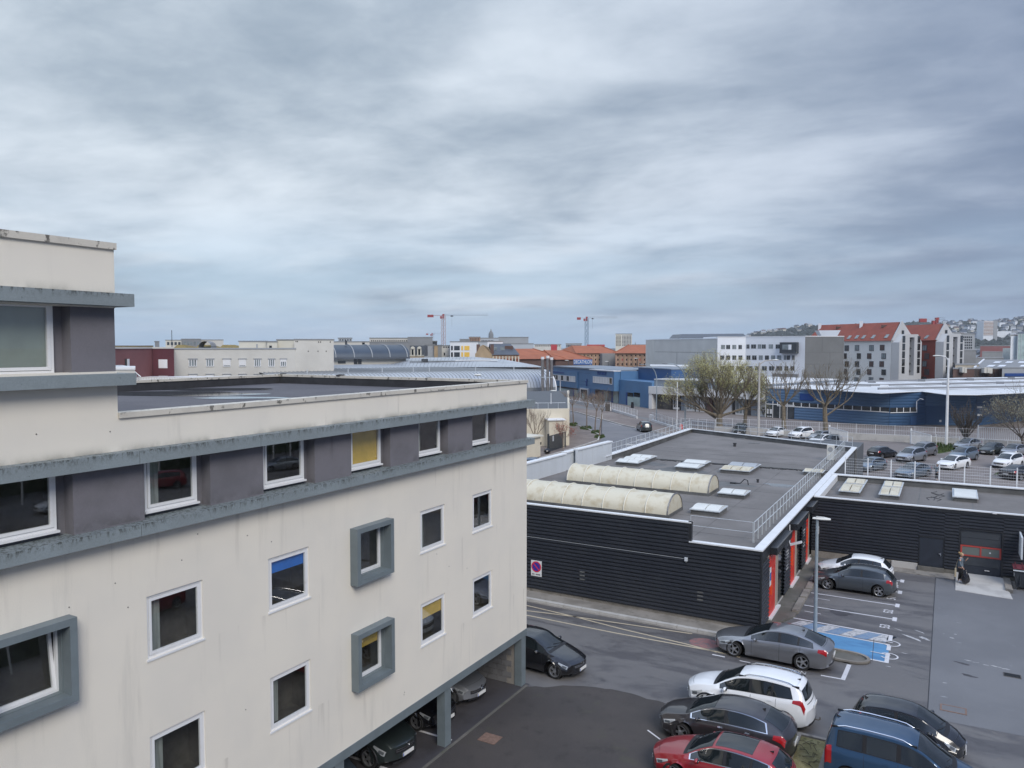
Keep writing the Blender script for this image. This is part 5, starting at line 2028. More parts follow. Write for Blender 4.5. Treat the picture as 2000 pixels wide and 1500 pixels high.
 rz = g_.get('rplate', .62)
 MB().box(-S.L / 2 - .022, -.26, rz - .055, -S.L / 2, .26, rz + .055).build('number_plate', 'plate_white', root)
 S.end_patch(False, -S.W * .36, S.W * .36, .30, .38, .006).build('rear_valance', 'car_black_trim', root)
 if badge:
  O = Vector((S.L / 2 + .012 - S.nb * 0, 0, g_.get('badgez', zf - .07)))
  if badge == 'ring':
   MB().lathe(O, (1, 0, 0), [(0, .075), (.012, .075), (.012, .06), (0, .06)], 20).build('badge', 'chrome', root)
   b = MB()
   for (y0, z0_, y1, z1_) in ((-.045, .035, -.012, -.04), (-.012, -.04, 0, .0), (0, 0, .012, -.04), (.012, -.04, .045, .035), (-.02, .055, 0, .01), (0, .01, .02, .055)):
    b.tube([O + Vector((.008, y0, z0_)), O + Vector((.008, y1, z1_))], .006, 4)
   b.build('badge_letters', 'chrome', root)
  elif badge == 'diamond':
   b = MB()
   q = [(0, .11), (.062, 0), (0, -.11), (-.062, 0)]
   for i in range(4):
    a, c = q[i], q[(i + 1) % 4]
    b.tube([O + Vector((.01, a[0], a[1])), O + Vector((.01, c[0], c[1]))], .014, 4)
   b.build('badge', 'chrome', root)
  elif badge == 'lion':
   b = MB()
   for pts in ([(-.03, -.06), (-.02, 0), (0, .03), (.02, .07)], [(0, .03), (.04, .02)], [(-.01, 0), (.03, -.02)], [(-.02, -.02), (.02, -.06)], [(.0, .07), (.03, .06)]):
    b.tube([O + Vector((.012, p[0], p[1])) for p in pts], .009, 4)
   b.build('badge', 'chrome', root)
 if detail:
  x = rh - .12
  wr, ze = S.section(x)[11]
  b = MB()
  X0 = S.pos(x, 0, 0)[0]
  zt = S.zt(x)
  b.v += [(X0 + .11, 0, zt - .005), (X0 - .06, .022, zt - .005), (X0 - .06, -.022, zt - .005), (X0 - .07, 0, zt + .065)]
  b.f += [(0, 1, 3), (0, 3, 2), (1, 2, 3)]
  b.build('aerial_fin', 'car_black_trim', root)
  # wipers
  for y0, y1 in ((.45, -.1), (-.05, -.55)):
   pts = []
   for k in range(4):
    t = k / 3
    f = (y0 + (y1 - y0) * t)
    x = cw + .02 + .13 * t
    zc = S.zt(x)
    p = Vector(S.pos(x, f, zc - .02 * abs(f)))
    pts.append(p + Vector((0, 0, .02)))
   MB().tube(pts, .009, 4).build('wiper', 'car_black_trim', root)
  # bonnet cut line
  S.top_patch(.20, .208, .92, .003, 1).build('bonnet_seam', 'car_black_trim', root)
  x = rb + .02
  S.top_patch(min(x, S.L - .06), min(x + .012, S.L - .05), .8, .003, 1).build('boot_seam', 'car_black_trim', root)
 if spoiler:
  S.top_patch(rh - .06, rh + .10, .93, .03, 4).build('spoiler', m, root, smooth=True)
 if tow:
  MB().tube([(-S.L / 2 + .05, 0, .33), (-S.L / 2 - .12, 0, .33), (-S.L / 2 - .17, 0, .36), (-S.L / 2 - .17, 0, .44)], .025, 8).build('tow_bar', 'iron', root)
 return root

def shape_hatch(L=4.24, W=1.78, H=1.42, three=False, R_=.32):
 k = L / 4.24
 h = H / 1.42
 top = [(0, .60 * h), (.06, .67 * h), (.22, .74 * h), (.60 * k, .84 * h), (1.05 * k, .93 * h), (1.20 * k, .97 * h), (1.55 * k, 1.17 * h), (1.95 * k, 1.365 * h), (2.3 * k, 1.41 * h), (2.7 * k, H), (3.3 * k, 1.385 * h), (3.72 * k, 1.31 * h),
   (3.95 * k, 1.14 * h), (4.12 * k, .98 * h), (4.18 * k, .90 * h), (4.24 * k, .80 * h)]
 belt = [(0, .55 * h), (.5 * k, .68 * h), (1.1 * k, .86 * h), (2.5 * k, .915 * h), (4.24 * k, .96 * h)]
 s = CarShape(L, W, top, belt, .83 * k, .83 * k + 2.60 * k, R_, roofw=.585 * W / 1.78, zlow=.19)
 s.g = dict(cowl=1.18 * k, header=2.0 * k, rhead=3.70 * k, rbase=4.14 * k,
    side=[(1.32 * k, 2.52 * k), (2.58 * k, 3.78 * k)] if three else [(1.32 * k, 2.36 * k), (2.42 * k, 3.16 * k), (3.20 * k, 3.78 * k)], rslant=-.12,
    head=(.04, .47, 4.4, 6.8, 6.3, 7.6), tail=(L - .34, L - .03, 5.0, 7.6), seams=[1.36 * k, 2.62 * k] if three else [1.36 * k, 2.40 * k, 3.22 * k],
    handles=[2.38 * k] if three else [2.16 * k, 3.0 * k])
 return s

def shape_liftback():
 top = [(0, .60), (.06, .68), (.25, .76), (.70, .86), (1.25, .93), (1.42, .97), (1.85, 1.18), (2.30, 1.38), (2.75, 1.445), (3.15, 1.45), (3.6, 1.40), (4.05, 1.28), (4.45, 1.12), (4.70, 1.03), (4.84, .99), (4.90, .88)]
 belt = [(0, .55), (.6, .68), (1.3, .86), (2.8, .93), (4.9, .98)]
 s = CarShape(4.90, 1.86, top, belt, .95, .95 + 2.83, .34, roofw=.60, zlow=.18)
 s.g = dict(cowl=1.42, header=2.40, rhead=3.78, rbase=4.58, side=[(1.62, 2.80), (2.86, 3.60), (3.64, 4.30)], rslant=-.10,
    head=(.05, .55, 4.6, 6.8, 6.4, 7.5), tail=(4.50, 4.87, 5.2, 7.2, 4.6, 7.4), seams=[1.65, 2.84, 3.72], handles=[2.58, 3.42])
 return s

def shape_suv():
 top = [(0, .74), (.05, .84), (.2, .92), (.55, 1.02), (1.0, 1.08), (1.15, 1.12), (1.5, 1.33), (1.95, 1.57), (2.35, 1.66), (2.9, 1.70), (3.5, 1.68), (3.98, 1.62), (4.16, 1.55), (4.32, 1.30), (4.42, 1.06), (4.47, .95), (4.52, .78)]
 belt = [(0, .66), (.5, .80), (1.1, 1.0), (2.5, 1.07), (3.6, 1.13), (4.52, 1.22)]
 s = CarShape(4.52, 1.84, top, belt, .92, .92 + 2.69, .355, roofw=.62, zlow=.26, arch=.415)
 s.g = dict(cowl=1.15, header=2.02, rhead=4.08, rbase=4.40, side=[(1.28, 2.42), (2.46, 3.20), (3.24, 4.02)], rslant=-.18,
    head=(.04, .50, 4.6, 6.9, 6.3, 7.6), tail=(4.02, 4.46, 5.6, 7.2, 4.6, 7.6), seams=[1.36, 2.46, 3.38], handles=[2.22, 3.08], grille=(.50, .54, .70), fplate=.46, rplate=.88, arches=1)
 return s

def shape_cross():
 """tall rounded coupe-like hatch with a chrome window line"""
 top = [(0, .66), (.06, .76), (.25, .84), (.62, .93), (.95, 1.00), (1.10, 1.05), (1.5, 1.24), (1.95, 1.42), (2.4, 1.50), (2.85, 1.51), (3.3, 1.47), (3.75, 1.36), (4.1, 1.22), (4.35, 1.09), (4.46, 1.02), (4.53, .86)]
 belt = [(0, .60), (.5, .74), (1.1, .93), (2.5, .99), (4.53, 1.04)]
 s = CarShape(4.53, 1.87, top, belt, .92, .92 + 2.73, .35, roofw=.62, zlow=.20)
 s.g = dict(cowl=1.10, header=2.05, rhead=3.62, rbase=4.30, side=[(1.22, 2.40), (2.46, 3.85)], rslant=-.14,
    head=(.05, .52, 4.6, 6.8, 6.3, 7.5), tail=(4.10, 4.50, 5.2, 7.2, 4.4, 7.4), seams=[1.32, 2.43, 3.36], handles=[2.2, 3.1], fplate=.42)
 return s

def shape_van():
 top = [(0, .72), (.05, .84), (.2, .94), (.6, 1.04), (.85, 1.12), (1.2, 1.34), (1.6, 1.60), (1.95, 1.74), (2.4, 1.80), (3.2, 1.82), (3.9, 1.80), (4.16, 1.76), (4.24, 1.64), (4.30, 1.30), (4.34, 1.0), (4.38, .80)]
 belt = [(0, .66), (.5, .84), (1.0, 1.03), (2.3, 1.10), (4.38, 1.16)]
 s = CarShape(4.38, 1.81, top, belt, .92, .92 + 2.73, .33, roofw=.66, zlow=.22, tail_bow=.08, wrear=.97)
 s.g = dict(cowl=.86, header=1.80, rhead=4.14, rbase=4.33, side=[(1.02, 2.22), (2.30, 3.16), (3.24, 4.02)], rslant=-.04,
    head=(.04, .55, 4.8, 6.9, 6.3, 7.6), tail=(4.16, 4.36, 3.6, 7.9), seams=[1.22, 2.26, 3.20], handles=[2.02, 2.5], grille=(.48, .52, .68))
 return s

def shape_city():
 top = [(0, .62), (.05, .72), (.18, .82), (.42, .94), (.55, .98), (.85, 1.15), (1.2, 1.33), (1.5, 1.43), (1.9, 1.47), (2.4, 1.47), (2.9, 1.42), (3.12, 1.36), (3.26, 1.14), (3.36, .96), (3.43, .80)]
 belt = [(0, .58), (.4, .78), (.8, .93), (2.0, .97), (3.43, 1.04)]
 s = CarShape(3.43, 1.63, top, belt, .62, .62 + 2.34, .285, roofw=.56, zlow=.20, nose_bow=.36)
 s.g = dict(cowl=.56, header=1.42, rhead=3.08, rbase=3.34, side=[(.70, 1.98), (2.04, 2.98)], rslant=-.10,
    head=(.06, .42, 4.8, 7.4, 6.4, 8.0), tail=(3.16, 3.41, 5.0, 9.0), seams=[.90, 2.02, 2.8], handles=[1.82], grille=(.36, .24, .31))
 return s

def place(o, x, y, rot, z=0.0):
 o.location = (x, y, z)
 o.rotation_euler = (0, 0, rot)
 return o

# --- the near cars, all parked parallel to X; nose at -X is rot = pi
place(make_car('silver-grey fastback saloon parked along the kerb island beside the word on the lane', shape_liftback(), 'paint_silvergrey', double=False, cat='car'), -6.33, 34.15, math.pi + R(-.3))
place(make_car('dark grey three-door hatchback parked nose-in beside the white one', shape_hatch(4.24, 1.78, 1.42, True), 'paint_gunmetal', double=True, roofpatch=None), -4.28, 45.98, math.pi + R(.3))
place(make_car('white small hatchback parked against the ribbed wall behind the dark grey hatchback', shape_hatch(4.0, 1.76, 1.44), 'paint_gloss_white'), -4.45, 48.15, math.pi)
place(make_car('white sport utility car with roof rails and a tow bar', shape_suv(), 'paint_gloss_white', rails=True, tow=True, spoiler=True), -6.07, 28.42, math.pi + R(-1.2))
place(make_car('brown-black hatchback with a chrome window line between the white and the red car', shape_cross(), 'paint_brownblack', chrome=True), -6.30, 25.90, math.pi + R(-1.0))
place(make_car('red hatchback with a dark glass roof at the bottom of the picture', shape_hatch(4.30, 1.80, 1.46), 'paint_red', chrome=True, roofpatch=3.2), -5.80, 23.35, math.pi + R(-1.5))
place(make_car('blue high-roofed family van with chrome roof rails', shape_van(), 'paint_steelblue', rails=True, van=True, name='parked_van', cat='van'), -.92, 25.75, R(-1.5))
place(make_car('small black city car parked behind the blue van', shape_city(), 'paint_black', badge='lion'), -.93, 28.55, R(-1.0))
place(make_car('glossy black hatchback emerging from behind the corner of the cream building', shape_hatch(4.30, 1.80, 1.46), 'paint_black', double=True, badge='lion'), -14.85, 28.35, R(-4))
place(make_car('silver hatchback with a diamond badge parked under the cream building', shape_hatch(4.06, 1.73, 1.45), 'paint_silver', badge='diamond'), -17.15, 24.35, R(-3))
place(make_car('black hatchback parked behind the middle blue-grey pillar', shape_hatch(4.25, 1.80, 1.46), 'paint_black', badge='lion'), -17.2, 22.15, R(-3))
place(make_car('dark green-black family car with a ring badge under the cream building', shape_suv(), 'paint_darkgreen', badge='ring', grille='bars'), -17.10, 19.45, R(-3))
place(make_car('blue-grey car showing only its bonnet under the beam at the bottom edge', shape_hatch(4.2, 1.78, 1.45), 'paint_bluegrey'), -17.25, 16.95, R(-3))
# parked across the yard beyond the right edge of the picture; the office windows mirror them
def yard_car(kind, m, label, x, y, rot):
 place(make_car(label, kind, m, 'cars parked across the yard', detail=False), x, y, rot)

yard_car(shape_hatch(4.0, 1.75, 1.5), 'paint_red', 'red compact car at the near end of the row across the yard', 6.0, 24.0, R(-95))
yard_car(shape_hatch(4.1, 1.75, 1.46), 'paint_gloss_white', 'white hatchback across the yard beside the red compact car', 3.4, 19.0, R(-175))
yard_car(shape_suv(), 'paint_gloss_white', 'white crossover across the yard, second from the red compact car', 3.6, 15.9, R(-178))
yard_car(shape_hatch(), 'paint_steelblue', 'blue hatchback across the yard, between the white crossover and the far end', 3.3, 12.6, R(-174))
yard_car(shape_suv(), 'paint_red', 'red crossover across the yard by the fence', 35.5, 46.5, R(-60))
yard_car(shape_liftback(), 'paint_gloss_white', 'white saloon across the yard by the fence', 33.5, 36.5, R(-70))
yard_car(shape_hatch(), 'paint_silver', 'silver hatchback across the yard by the fence', 34.5, 40.0, R(-70))
yard_car(shape_liftback(), 'paint_silver', 'silver saloon across the yard at the far end of the fence', 34.0, 60.0, R(-70))
yf = thing('post_fence', 'white posts standing along the far side of the yard', 'fence', (40, 40, 0))
for k in range(14):
 MB().box(38 + (k % 3) * .8, 22 + k * 3.4, 0, 38.12 + (k % 3) * .8, 22.12 + k * 3.4, 2.6).build('post', 'white_trim', yf)
MB().box(44, 15, 0, 45, 75, 3.2).build('hedge', 'leaf_dark', yf)

# --- cars of the far car park, seen small
def far_car(kind, m, label, px, py, head, group, z=0.0, fwd=0.0):
 """px, py: ground point under the middle of the car; head: heading angle"""
 s = {'h': shape_hatch, 'l': shape_liftback, 's': shape_suv, 'c': shape_city, 'x': shape_cross}[kind]()
 c = make_car(label, s, m, group, detail=False)
 p = onz(px, py, z)
 return place(c, p.x, p.y, head, z)

HD = math.atan2(-.89, -.45)
G1 = 'cars in the far car park'
far_car('h', 'paint_black', 'black hatchback with its rear turned this way, leftmost in the reddish car park', 1724, 893, math.atan2(.86, .51), G1)
far_car('s', 'paint_silver', 'silver crossover at the front of the car park beside the black hatchback', 1779, 901, HD, G1)
far_car('s', 'paint_silvergrey', 'grey hatchback half hidden behind the silver crossover', 1801, 890, HD, G1)
far_car('l', 'paint_gloss_white', 'white saloon in front of the blue-grey crossover', 1861, 914, HD, G1)
far_car('s', 'paint_bluegrey', 'blue-grey crossover behind the white saloon', 1881, 899, HD, G1)
far_car('l', 'paint_silver', 'silver saloon at the back of the car park below the bare shrub', 1889, 877, HD, G1)
far_car('h', 'paint_darkgreen', 'dark green hatchback at the back of the car park', 1936, 886, HD, G1)
far_car('h', 'paint_silver', 'silver hatchback behind the white crossover at the right edge', 1979, 889, HD, G1)
far_car('s', 'paint_gloss_white', 'white crossover beside the grass patch at the right edge', 1968, 913, HD, G1)
far_car('l', 'paint_black', 'black car cut by the right edge of the picture with a red tail light', 1994, 934, math.atan2(.80, .6), G1)
far_car('h', 'paint_bluegrey', 'blue-grey hatchback seen through the wire fence, on the left', 1700, 918, HD, G1)
far_car('l', 'paint_bluegrey', 'blue-grey saloon seen through the wire fence, on the right', 1782, 931, HD, G1)
G2 = 'cars in the small car park behind the shed'
far_car('s', 'paint_darkgreen', 'dark estate car behind the trunk of the second tree', 1446, 848, HD + .6, G2)
far_car('h', 'paint_gloss_white', 'white hatchback behind the handrail, left of the third tree', 1515, 852, HD + .2, G2)
far_car('s', 'paint_gloss_white', 'white crossover facing the shed, right of the third tree', 1564, 856, HD, G2)
far_car('h', 'paint_silver', 'silver hatchback behind the fourth tree', 1602, 860, HD, G2)
far_car('l', 'paint_gloss_white', 'white saloon low behind the parapet in front of the fourth tree', 1605, 868, HD, G2)
far_car('h', 'paint_black', 'dark car under the white gate beside the fourth tree', 1620, 868, HD, G2)
far_car('s', 'paint_darkgreen', 'dark crossover driving down the curved road', 1258, 842, math.atan2(.8, -.5), None)

# ================================================================ PEOPLE
def skin_body(name, joints, edges, m, root, sub=1, rootj=0):
 """joints: list of (pos, radius x, radius y)"""
 me = bpy.data.meshes.new(name)
 me.from_pydata([j[0] for j in joints], edges, [])
 o = bpy.data.objects.new(name, me)
 col.objects.link(o)
 md = o.modifiers.new('skin', 'SKIN')
 sv = me.skin_vertices[0].data if me.skin_vertices else None
 if sv is None:
  return None
 for i, j in enumerate(joints):
  sv[i].radius = (j[1], j[2] if len(j) > 2 else j[1])
  sv[i].use_root = (i == rootj)
 ms = o.modifiers.new('sub', 'SUBSURF')
 ms.levels = ms.render_levels = sub
 dg = bpy.context.evaluated_depsgraph_get()
 m2 = bpy.data.meshes.new_from_object(o.evaluated_get(dg))
 bpy.data.objects.remove(o)
 m2.name = name
 m2.materials.clear()
 m2.materials.append(MAT[m])
 m2.polygons.foreach_set('use_smooth', [True] * len(m2.polygons))
 o2 = bpy.data.objects.new(name, m2)
 col.objects.link(o2)
 o2.parent = root
 return o2

def skin_obj(name, joints, edges, m, root, sub=1):
 me = bpy.data.meshes.new(name)
 bm = bmesh.new()
 lay = bm.verts.layers.skin.verify()
 vs_ = [bm.verts.new(j[0]) for j in joints]
 for i, v in enumerate(vs_):
  v[lay].radius = (joints[i][1], joints[i][2] if len(joints[i]) > 2 else joints[i][1])
  v[lay].use_root = (i == 0)
 for a, b in edges:
  bm.edges.new((vs_[a], vs_[b]))
 bm.to_mesh(me)
 bm.free()
 return skin_body(name, joints, edges, m, root, sub) if False else _skin_finish(name, me, m, root, sub)

def _skin_finish(name, me, m, root, sub):
 o = bpy.data.objects.new(name, me)
 col.objects.link(o)
 o.modifiers.new('skin', 'SKIN')
 ms = o.modifiers.new('sub', 'SUBSURF')
 ms.levels = ms.render_levels = sub
 dg = bpy.context.evaluated_depsgraph_get()
 m2 = bpy.data.meshes.new_from_object(o.evaluated_get(dg))
 bpy.data.objects.remove(o)
 m2.name = name
 m2.materials.clear()
 m2.materials.append(MAT[m])
 m2.polygons.foreach_set('use_smooth', [True] * len(m2.polygons))
 o2 = bpy.data.objects.new(name, m2)
 col.objects.link(o2)
 o2.parent = root
 return o2

def person(name_label, loc, rot, top_m, leg_m, hair_m, bag=True, z=0.0):
 """facing +X in local space; 1.66 m tall"""
 r = thing('person', name_label, 'person', loc, rot)
 ORG[r.name] = Vector((0, 0, 0))
 # body: one continuous skin figure from pelvis to limbs
 J = [((0, 0, .90), .135, .15), ((.0, 0, 1.05), .115, .13), ((.01, 0, 1.22), .12, .15), ((.01, 0, 1.36), .10, .14), ((.02, 0, 1.42), .052, .055), ((.035, 0, 1.47), .048, .05),
   # legs
   ((.0, .09, .84), .088, .09), ((.05, .095, .48), .058, .06), ((.0, .10, .11), .040, .042), ((.02, .10, .05), .04, .045), ((.15, .105, .035), .034, .045),
   ((.0, -.09, .84), .088, .09), ((.0, -.095, .48), .058, .06), ((-.06, -.10, .11), .040, .042), ((-.04, -.10, .05), .04, .045), ((.09, -.105, .035), .034, .045),
   # arms: far arm raised to the face, near arm carrying the bag
   ((.01, .19, 1.34), .055, .055), ((.08, .24, 1.14), .043, .043), ((.24, .14, 1.24), .033, .033), ((.31, .10, 1.36), .026, .034),
   ((.01, -.19, 1.34), .055, .055), ((.02, -.235, 1.08), .043, .043), ((.14, -.22, .90), .032, .032), ((.19, -.21, .84), .026, .034)]
 E_ = [(0, 1), (1, 2), (2, 3), (3, 4), (4, 5), (0, 6), (6, 7), (7, 8), (8, 9), (9, 10), (0, 11), (11, 12), (12, 13), (13, 14), (14, 15),
   (3, 16), (16, 17), (17, 18), (18, 19), (3, 20), (20, 21), (21, 22), (22, 23)]
 skin_obj('body', J, E_, 'skin', r)
 # fingers
 for (hx, hy, hz, dx, dz) in ((.31, .10, 1.36, .3, .9), (.19, -.21, .84, .45, -.85)):
  for k in range(4):
   y = hy - .026 + .0175 * k
   L_ = (.070, .080, .076, .060)[k]
   skin_obj('finger', [((hx - .005, y, hz), .010), ((hx + dx * L_ * .55, y, hz + dz * L_ * .55), .009), ((hx + dx * L_ * .6 + .02, y, hz + dz * L_), .008)], [(0, 1), (1, 2)], 'skin', r, 1)
  skin_obj('thumb', [((hx, hy + .02, hz), .011), ((hx + .035, hy + .04, hz + dz * .02), .010), ((hx + .055, hy + .03, hz + dz * .045), .009)], [(0, 1), (1, 2)], 'skin', r, 1)
 # head with face
 hd = MB()
 rows = []
 for i in range(13):
  ph = math.pi * i / 12
  row = []
  for k in range(17):
   th = 2 * math.pi * k / 16
   x, y, zz = math.sin(ph) * math.cos(th), math.sin(ph) * math.sin(th), math.cos(ph)
   rx = .098 if zz > -.2 else .098 * (1 + (zz + .2) * .28)
   ry = .076 if zz > -.1 else .076 * (1 + (zz + .1) * .38)
   X, Y, Zc = x * rx, y * ry, zz * .115
   if x > .85 and abs(y) < .25 and -.35 < zz < .15:
    X += .016
   if x > .8 and .1 < abs(y) < .5 and .0 < zz < .3:
    X -= .006
   row.append((.05 + X, Y, 1.565 + Zc))
  rows.append(row)
 hd.grid(rows)
 h = hd.build('head', 'skin', r, smooth=True, angle=80)
 for s_ in (-1, 1):
  MB().ball((.138, s_ * .030, 1.575), (.008, .011, .007), 8, 6).build('eye', 'frame_black', h)
  MB().ball((.05, s_ * .077, 1.56), (.018, .010, .028), 8, 6).build('ear', 'skin', h, smooth=True)
 MB().ball((.143, 0, 1.513), (.006, .022, .006), 8, 5).build('mouth', 'lamp_red', h, smooth=True)
 hr = MB()
 hr.ball((.028, 0, 1.592), (.100, .086, .105), 14, 9)
 ho = hr.build('hair', hair_m, r, smooth=True)
 if bag:
  MB().ball((-.08, 0, 1.66), (.055, .055, .055), 12, 8).build('hair_bun', hair_m, ho, smooth=True)
 # clothes
 JJ = [((0, 0, .80), .185, .20), ((0, 0, .95), .16, .18), ((.0, 0, 1.08), .135, .155), ((.01, 0, 1.22), .14, .17), ((.01, 0, 1.36), .11, .155), ((.02, 0, 1.41), .07, .075),
   ((.01, .19, 1.345), .074), ((.08, .245, 1.14), .060), ((.22, .155, 1.225), .048),
   ((.01, -.19, 1.345), .074), ((.02, -.24, 1.08), .060), ((.12, -.222, .93), .048)]
 skin_obj('jacket', JJ, [(0, 1), (1, 2), (2, 3), (3, 4), (4, 5), (4, 6), (6, 7), (7, 8), (4, 9), (9, 10), (10, 11)], top_m, r)
 for s_, dx in ((1, 0), (-1, -.06)):
  skin_obj('trouser_leg', [((0, s_ * .09, .86), .11), ((.05 if s_ > 0 else 0, s_ * .095, .48), .076), ((dx, s_ * .10, .13), .056)], [(0, 1), (1, 2)], leg_m, r)
  skin_obj('shoe', [((dx - .03, s_ * .10, .05), .052), ((dx + .06, s_ * .102, .045), .05), ((dx + .17, s_ * .105, .038), .040)], [(0, 1), (1, 2)], 'shoe_white', r)
 return r

pw = person('woman in a grey-blue jacket with a hair bun standing by the roller gate', (.86, 50.1, .10), R(-12), 'jacket_blue', 'trousers_black', 'hair_blond')
# what she carries
bgp = Vector((.86, 50.1, .10)) + Matrix.Rotation(R(-12), 3, 'Z') @ Vector((.30, -.24, 0))
b = MB()
prof = [(.80, .025), (.72, .05), (.60, .12), (.42, .19), (.22, .22), (.08, .20), (.0, .12), (-.01, 0)]
base = []
n_ = 14
rr = random.Random(9)
rows = []
for (h_, r_) in prof:
 rows.append([(bgp.x + r_ * (1 + .10 * math.sin(3 * a + h_ * 7)) * math.cos(a), bgp.y + r_ * .8 * (1 + .12 * math.sin(4 * a + h_ * 9)) * math.sin(a), .14 + h_) for a in [2 * math.pi * k / n_ for k in range(n_ + 1)]])
b.grid(rows)
tag(b.build('rubbish_bag', 'bag_black', loc=(bgp.x, bgp.y, .14), smooth=True, angle=60), 'full black rubbish bag held by the woman at the roller gate', 'rubbish bag')
bgp2 = Vector((.86, 50.1, .10)) + Matrix.Rotation(R(-12), 3, 'Z') @ Vector((-.22, -.10, 0))
b = MB()
b.v += [(bgp2.x - .05, bgp2.y - .16, .40), (bgp2.x + .05, bgp2.y - .16, .40), (bgp2.x + .05, bgp2.y + .16, .40), (bgp2.x - .05, bgp2.y + .16, .40),
  (bgp2.x - .04, bgp2.y - .15, .86), (bgp2.x + .04, bgp2.y - .15, .86), (bgp2.x + .04, bgp2.y + .15, .86), (bgp2.x - .04, bgp2.y + .15, .86)]
b.f += [(0, 3, 2, 1), (4, 5, 6, 7), (0, 1, 5, 4), (1, 2, 6, 5), (2, 3, 7, 6), (3, 0, 4, 7)]
b.tube([(bgp2.x, bgp2.y - .1, .86), (bgp2.x + .05, bgp2.y - .05, 1.15), (bgp2.x + .12, bgp2.y + .02, 1.40)], .010, 5)
b.tube([(bgp2.x, bgp2.y + .1, .86), (bgp2.x + .06, bgp2.y + .06, 1.15), (bgp2.x + .12, bgp2.y + .02, 1.40)], .010, 5)
tag(b.build('shoulder_bag', 'bag_beige', loc=(bgp2.x, bgp2.y, .4)), 'flat beige bag hanging behind the woman at the roller gate', 'bag')
p_ = onz(1829, 938)
person('small dark figure standing behind the wire fence in front of the white saloon', (p_.x, p_.y, 0), R(60), 'jacket_blue', 'trousers_black', 'hair_brown', bag=False)
# ================================================================ FACADE HELPER
ZUP = Vector((0, 0, 1))

class Fac:
 """vertical plane between two seen points, dL/dR = distances along the view heading"""

 def __init__(s, pL, dL, pR, dR, A=None, B=None):
  a = A or at(pL, 700, dL)
  b = B or at(pR, 700, dR)
  s.A = Vector((a.x, a.y, 0))
  s.B = Vector((b.x, b.y, 0))
  s.U = (s.B - s.A).normalized()
  s.len = (s.B - s.A).length
  s.N = Vector((s.U.y, -s.U.x, 0))
  if s.N.dot(-s.A) < 0:
   s.N = -s.N

 def uz(s, px, py):
  d = ray(px, py)
  t = (s.A - EYE).dot(s.N) / d.dot(s.N)
  p = EYE + d * t
  return (p - s.A).dot(s.U), p.z

 def z(s, px, py):
  return s.uz(px, py)[1]

 def rect(s, x0, y0, x1, y1):
  u0 = s.uz(x0, (y0 + y1) / 2)[0]
  u1 = s.uz(x1, (y0 + y1) / 2)[0]
  xm = (x0 + x1) / 2
  return u0, u1, s.z(xm, y1), s.z(xm, y0)

 def box(s, mb, u0, u1, z0, z1, o0, o1):
  return mb.obox(s.A, s.U, s.N, ZUP, u0, u1, o0, o1, z0, z1)

 def P(s, u, z, o=0.0):
  return s.A + s.U * u + s.N * o + ZUP * z

def mid(f):
 return tuple(f.A + f.U * (f.len / 2))

def win(f, root, u0, u1, z0, z1, glass='glass_far', frame='pvc_white', mull=1, t=.09, shutter=None, proud=.05, hbar=0):
 b = MB()
 f.box(b, u0, u1, z0, z0 + t, -.02, proud)
 f.box(b, u0, u1, z1 - t, z1, -.02, proud)
 f.box(b, u0, u0 + t, z0 + t, z1 - t, -.02, proud)
 f.box(b, u1 - t, u1, z0 + t, z1 - t, -.02, proud)
 for k in range(1, mull + 1):
  u = u0 + (u1 - u0) * k / (mull + 1)
  f.box(b, u - t / 2, u + t / 2, z0 + t, z1 - t, -.02, proud - .005)
 w = b.build('window', frame, root)
 p = MB()
 f.box(p, u0 + t * .9, u1 - t * .9, z0 + t * .9, z1 - t * .9, -.03, proud - .03)
 p.build('pane', glass, w)
 if shutter:
  q = MB()
  h = z1 - z0
  f.box(q, u0 + t, u1 - t, z0 + t + h * (1 - shutter), z1 - t, proud - .025, proud + .02)
  q.build('shutter', 'pvc_white', w)
 return w

def block(name, label, f, ztop, depth, wall='wall_pale', roof='wall_midgrey', group=None, z0=0.0, par=.35, cat='building', root=None):
 r = root or thing(name, label, cat, mid(f), group=group)
 mdp = f.A + f.U * f.len / 2
 e_ = f.B if mdp.dot(RT) < 0 else f.A
 dv = Vector((e_.x, e_.y, 0)).normalized() * depth

 def quad_plan(g_):
  a, c = f.P(-g_, 0, g_), f.P(f.len + g_, 0, g_)
  return [tuple(q[:2]) for q in (a, c, c + dv, a + dv)]
 MB().prism(quad_plan(0), z0, ztop).build('wall', wall, r)
 if roof:
  MB().prism(quad_plan(.12), ztop + .002, ztop + par).build('roof_edge', roof, r)
 return r

# ================================================================ GROUND BEYOND THE SHED
sheet('side_street', [(-60, -40), (-31, -40), (-31, 62), (-25.8, 62), (-25.8, 87.2), (-25.8, 118), (-60, 118)], 0.001, 'pavement_brown')
sheet('far_car_park', [(-25.9, 60), (70, 60), (70, 121.2), (-31.5, 119.2), (-34, 100), (-25.9, 87.1)], 0.005, 'asphalt_far')
sheet('forecourt', [(-31, 119.6), (70, 122.8), (70, 190), (-110, 230), (-118, 205), (-72, 158.5), (-48, 137), (-38, 124)], 0.003, 'asphalt_far')
road = [(-66, 142), (-75, 150), (-120, 195), (-130, 188), (-84, 145), (-57.5, 121.5), (-50, 113), (-45.2, 106.5), (-42.9, 101), (-42.2, 92), (-41.5, 60), (-41.5, -10), (-32, -10), (-32, 60), (-27, 88), (-26.5, 100), (-36.5, 112), (-48.5, 122.8)]
sheet('road', road, 0.009, 'road_asphalt')
sheet('verge_pavement', [(-36.5, 112.4), (-48.5, 123.3), (-66, 142.5), (-75, 150.5), (-78, 156), (-60.5, 147.5), (-46, 132), (-36, 119), (-31, 114), (-30, 108)], 0.012, 'pavement_brown')

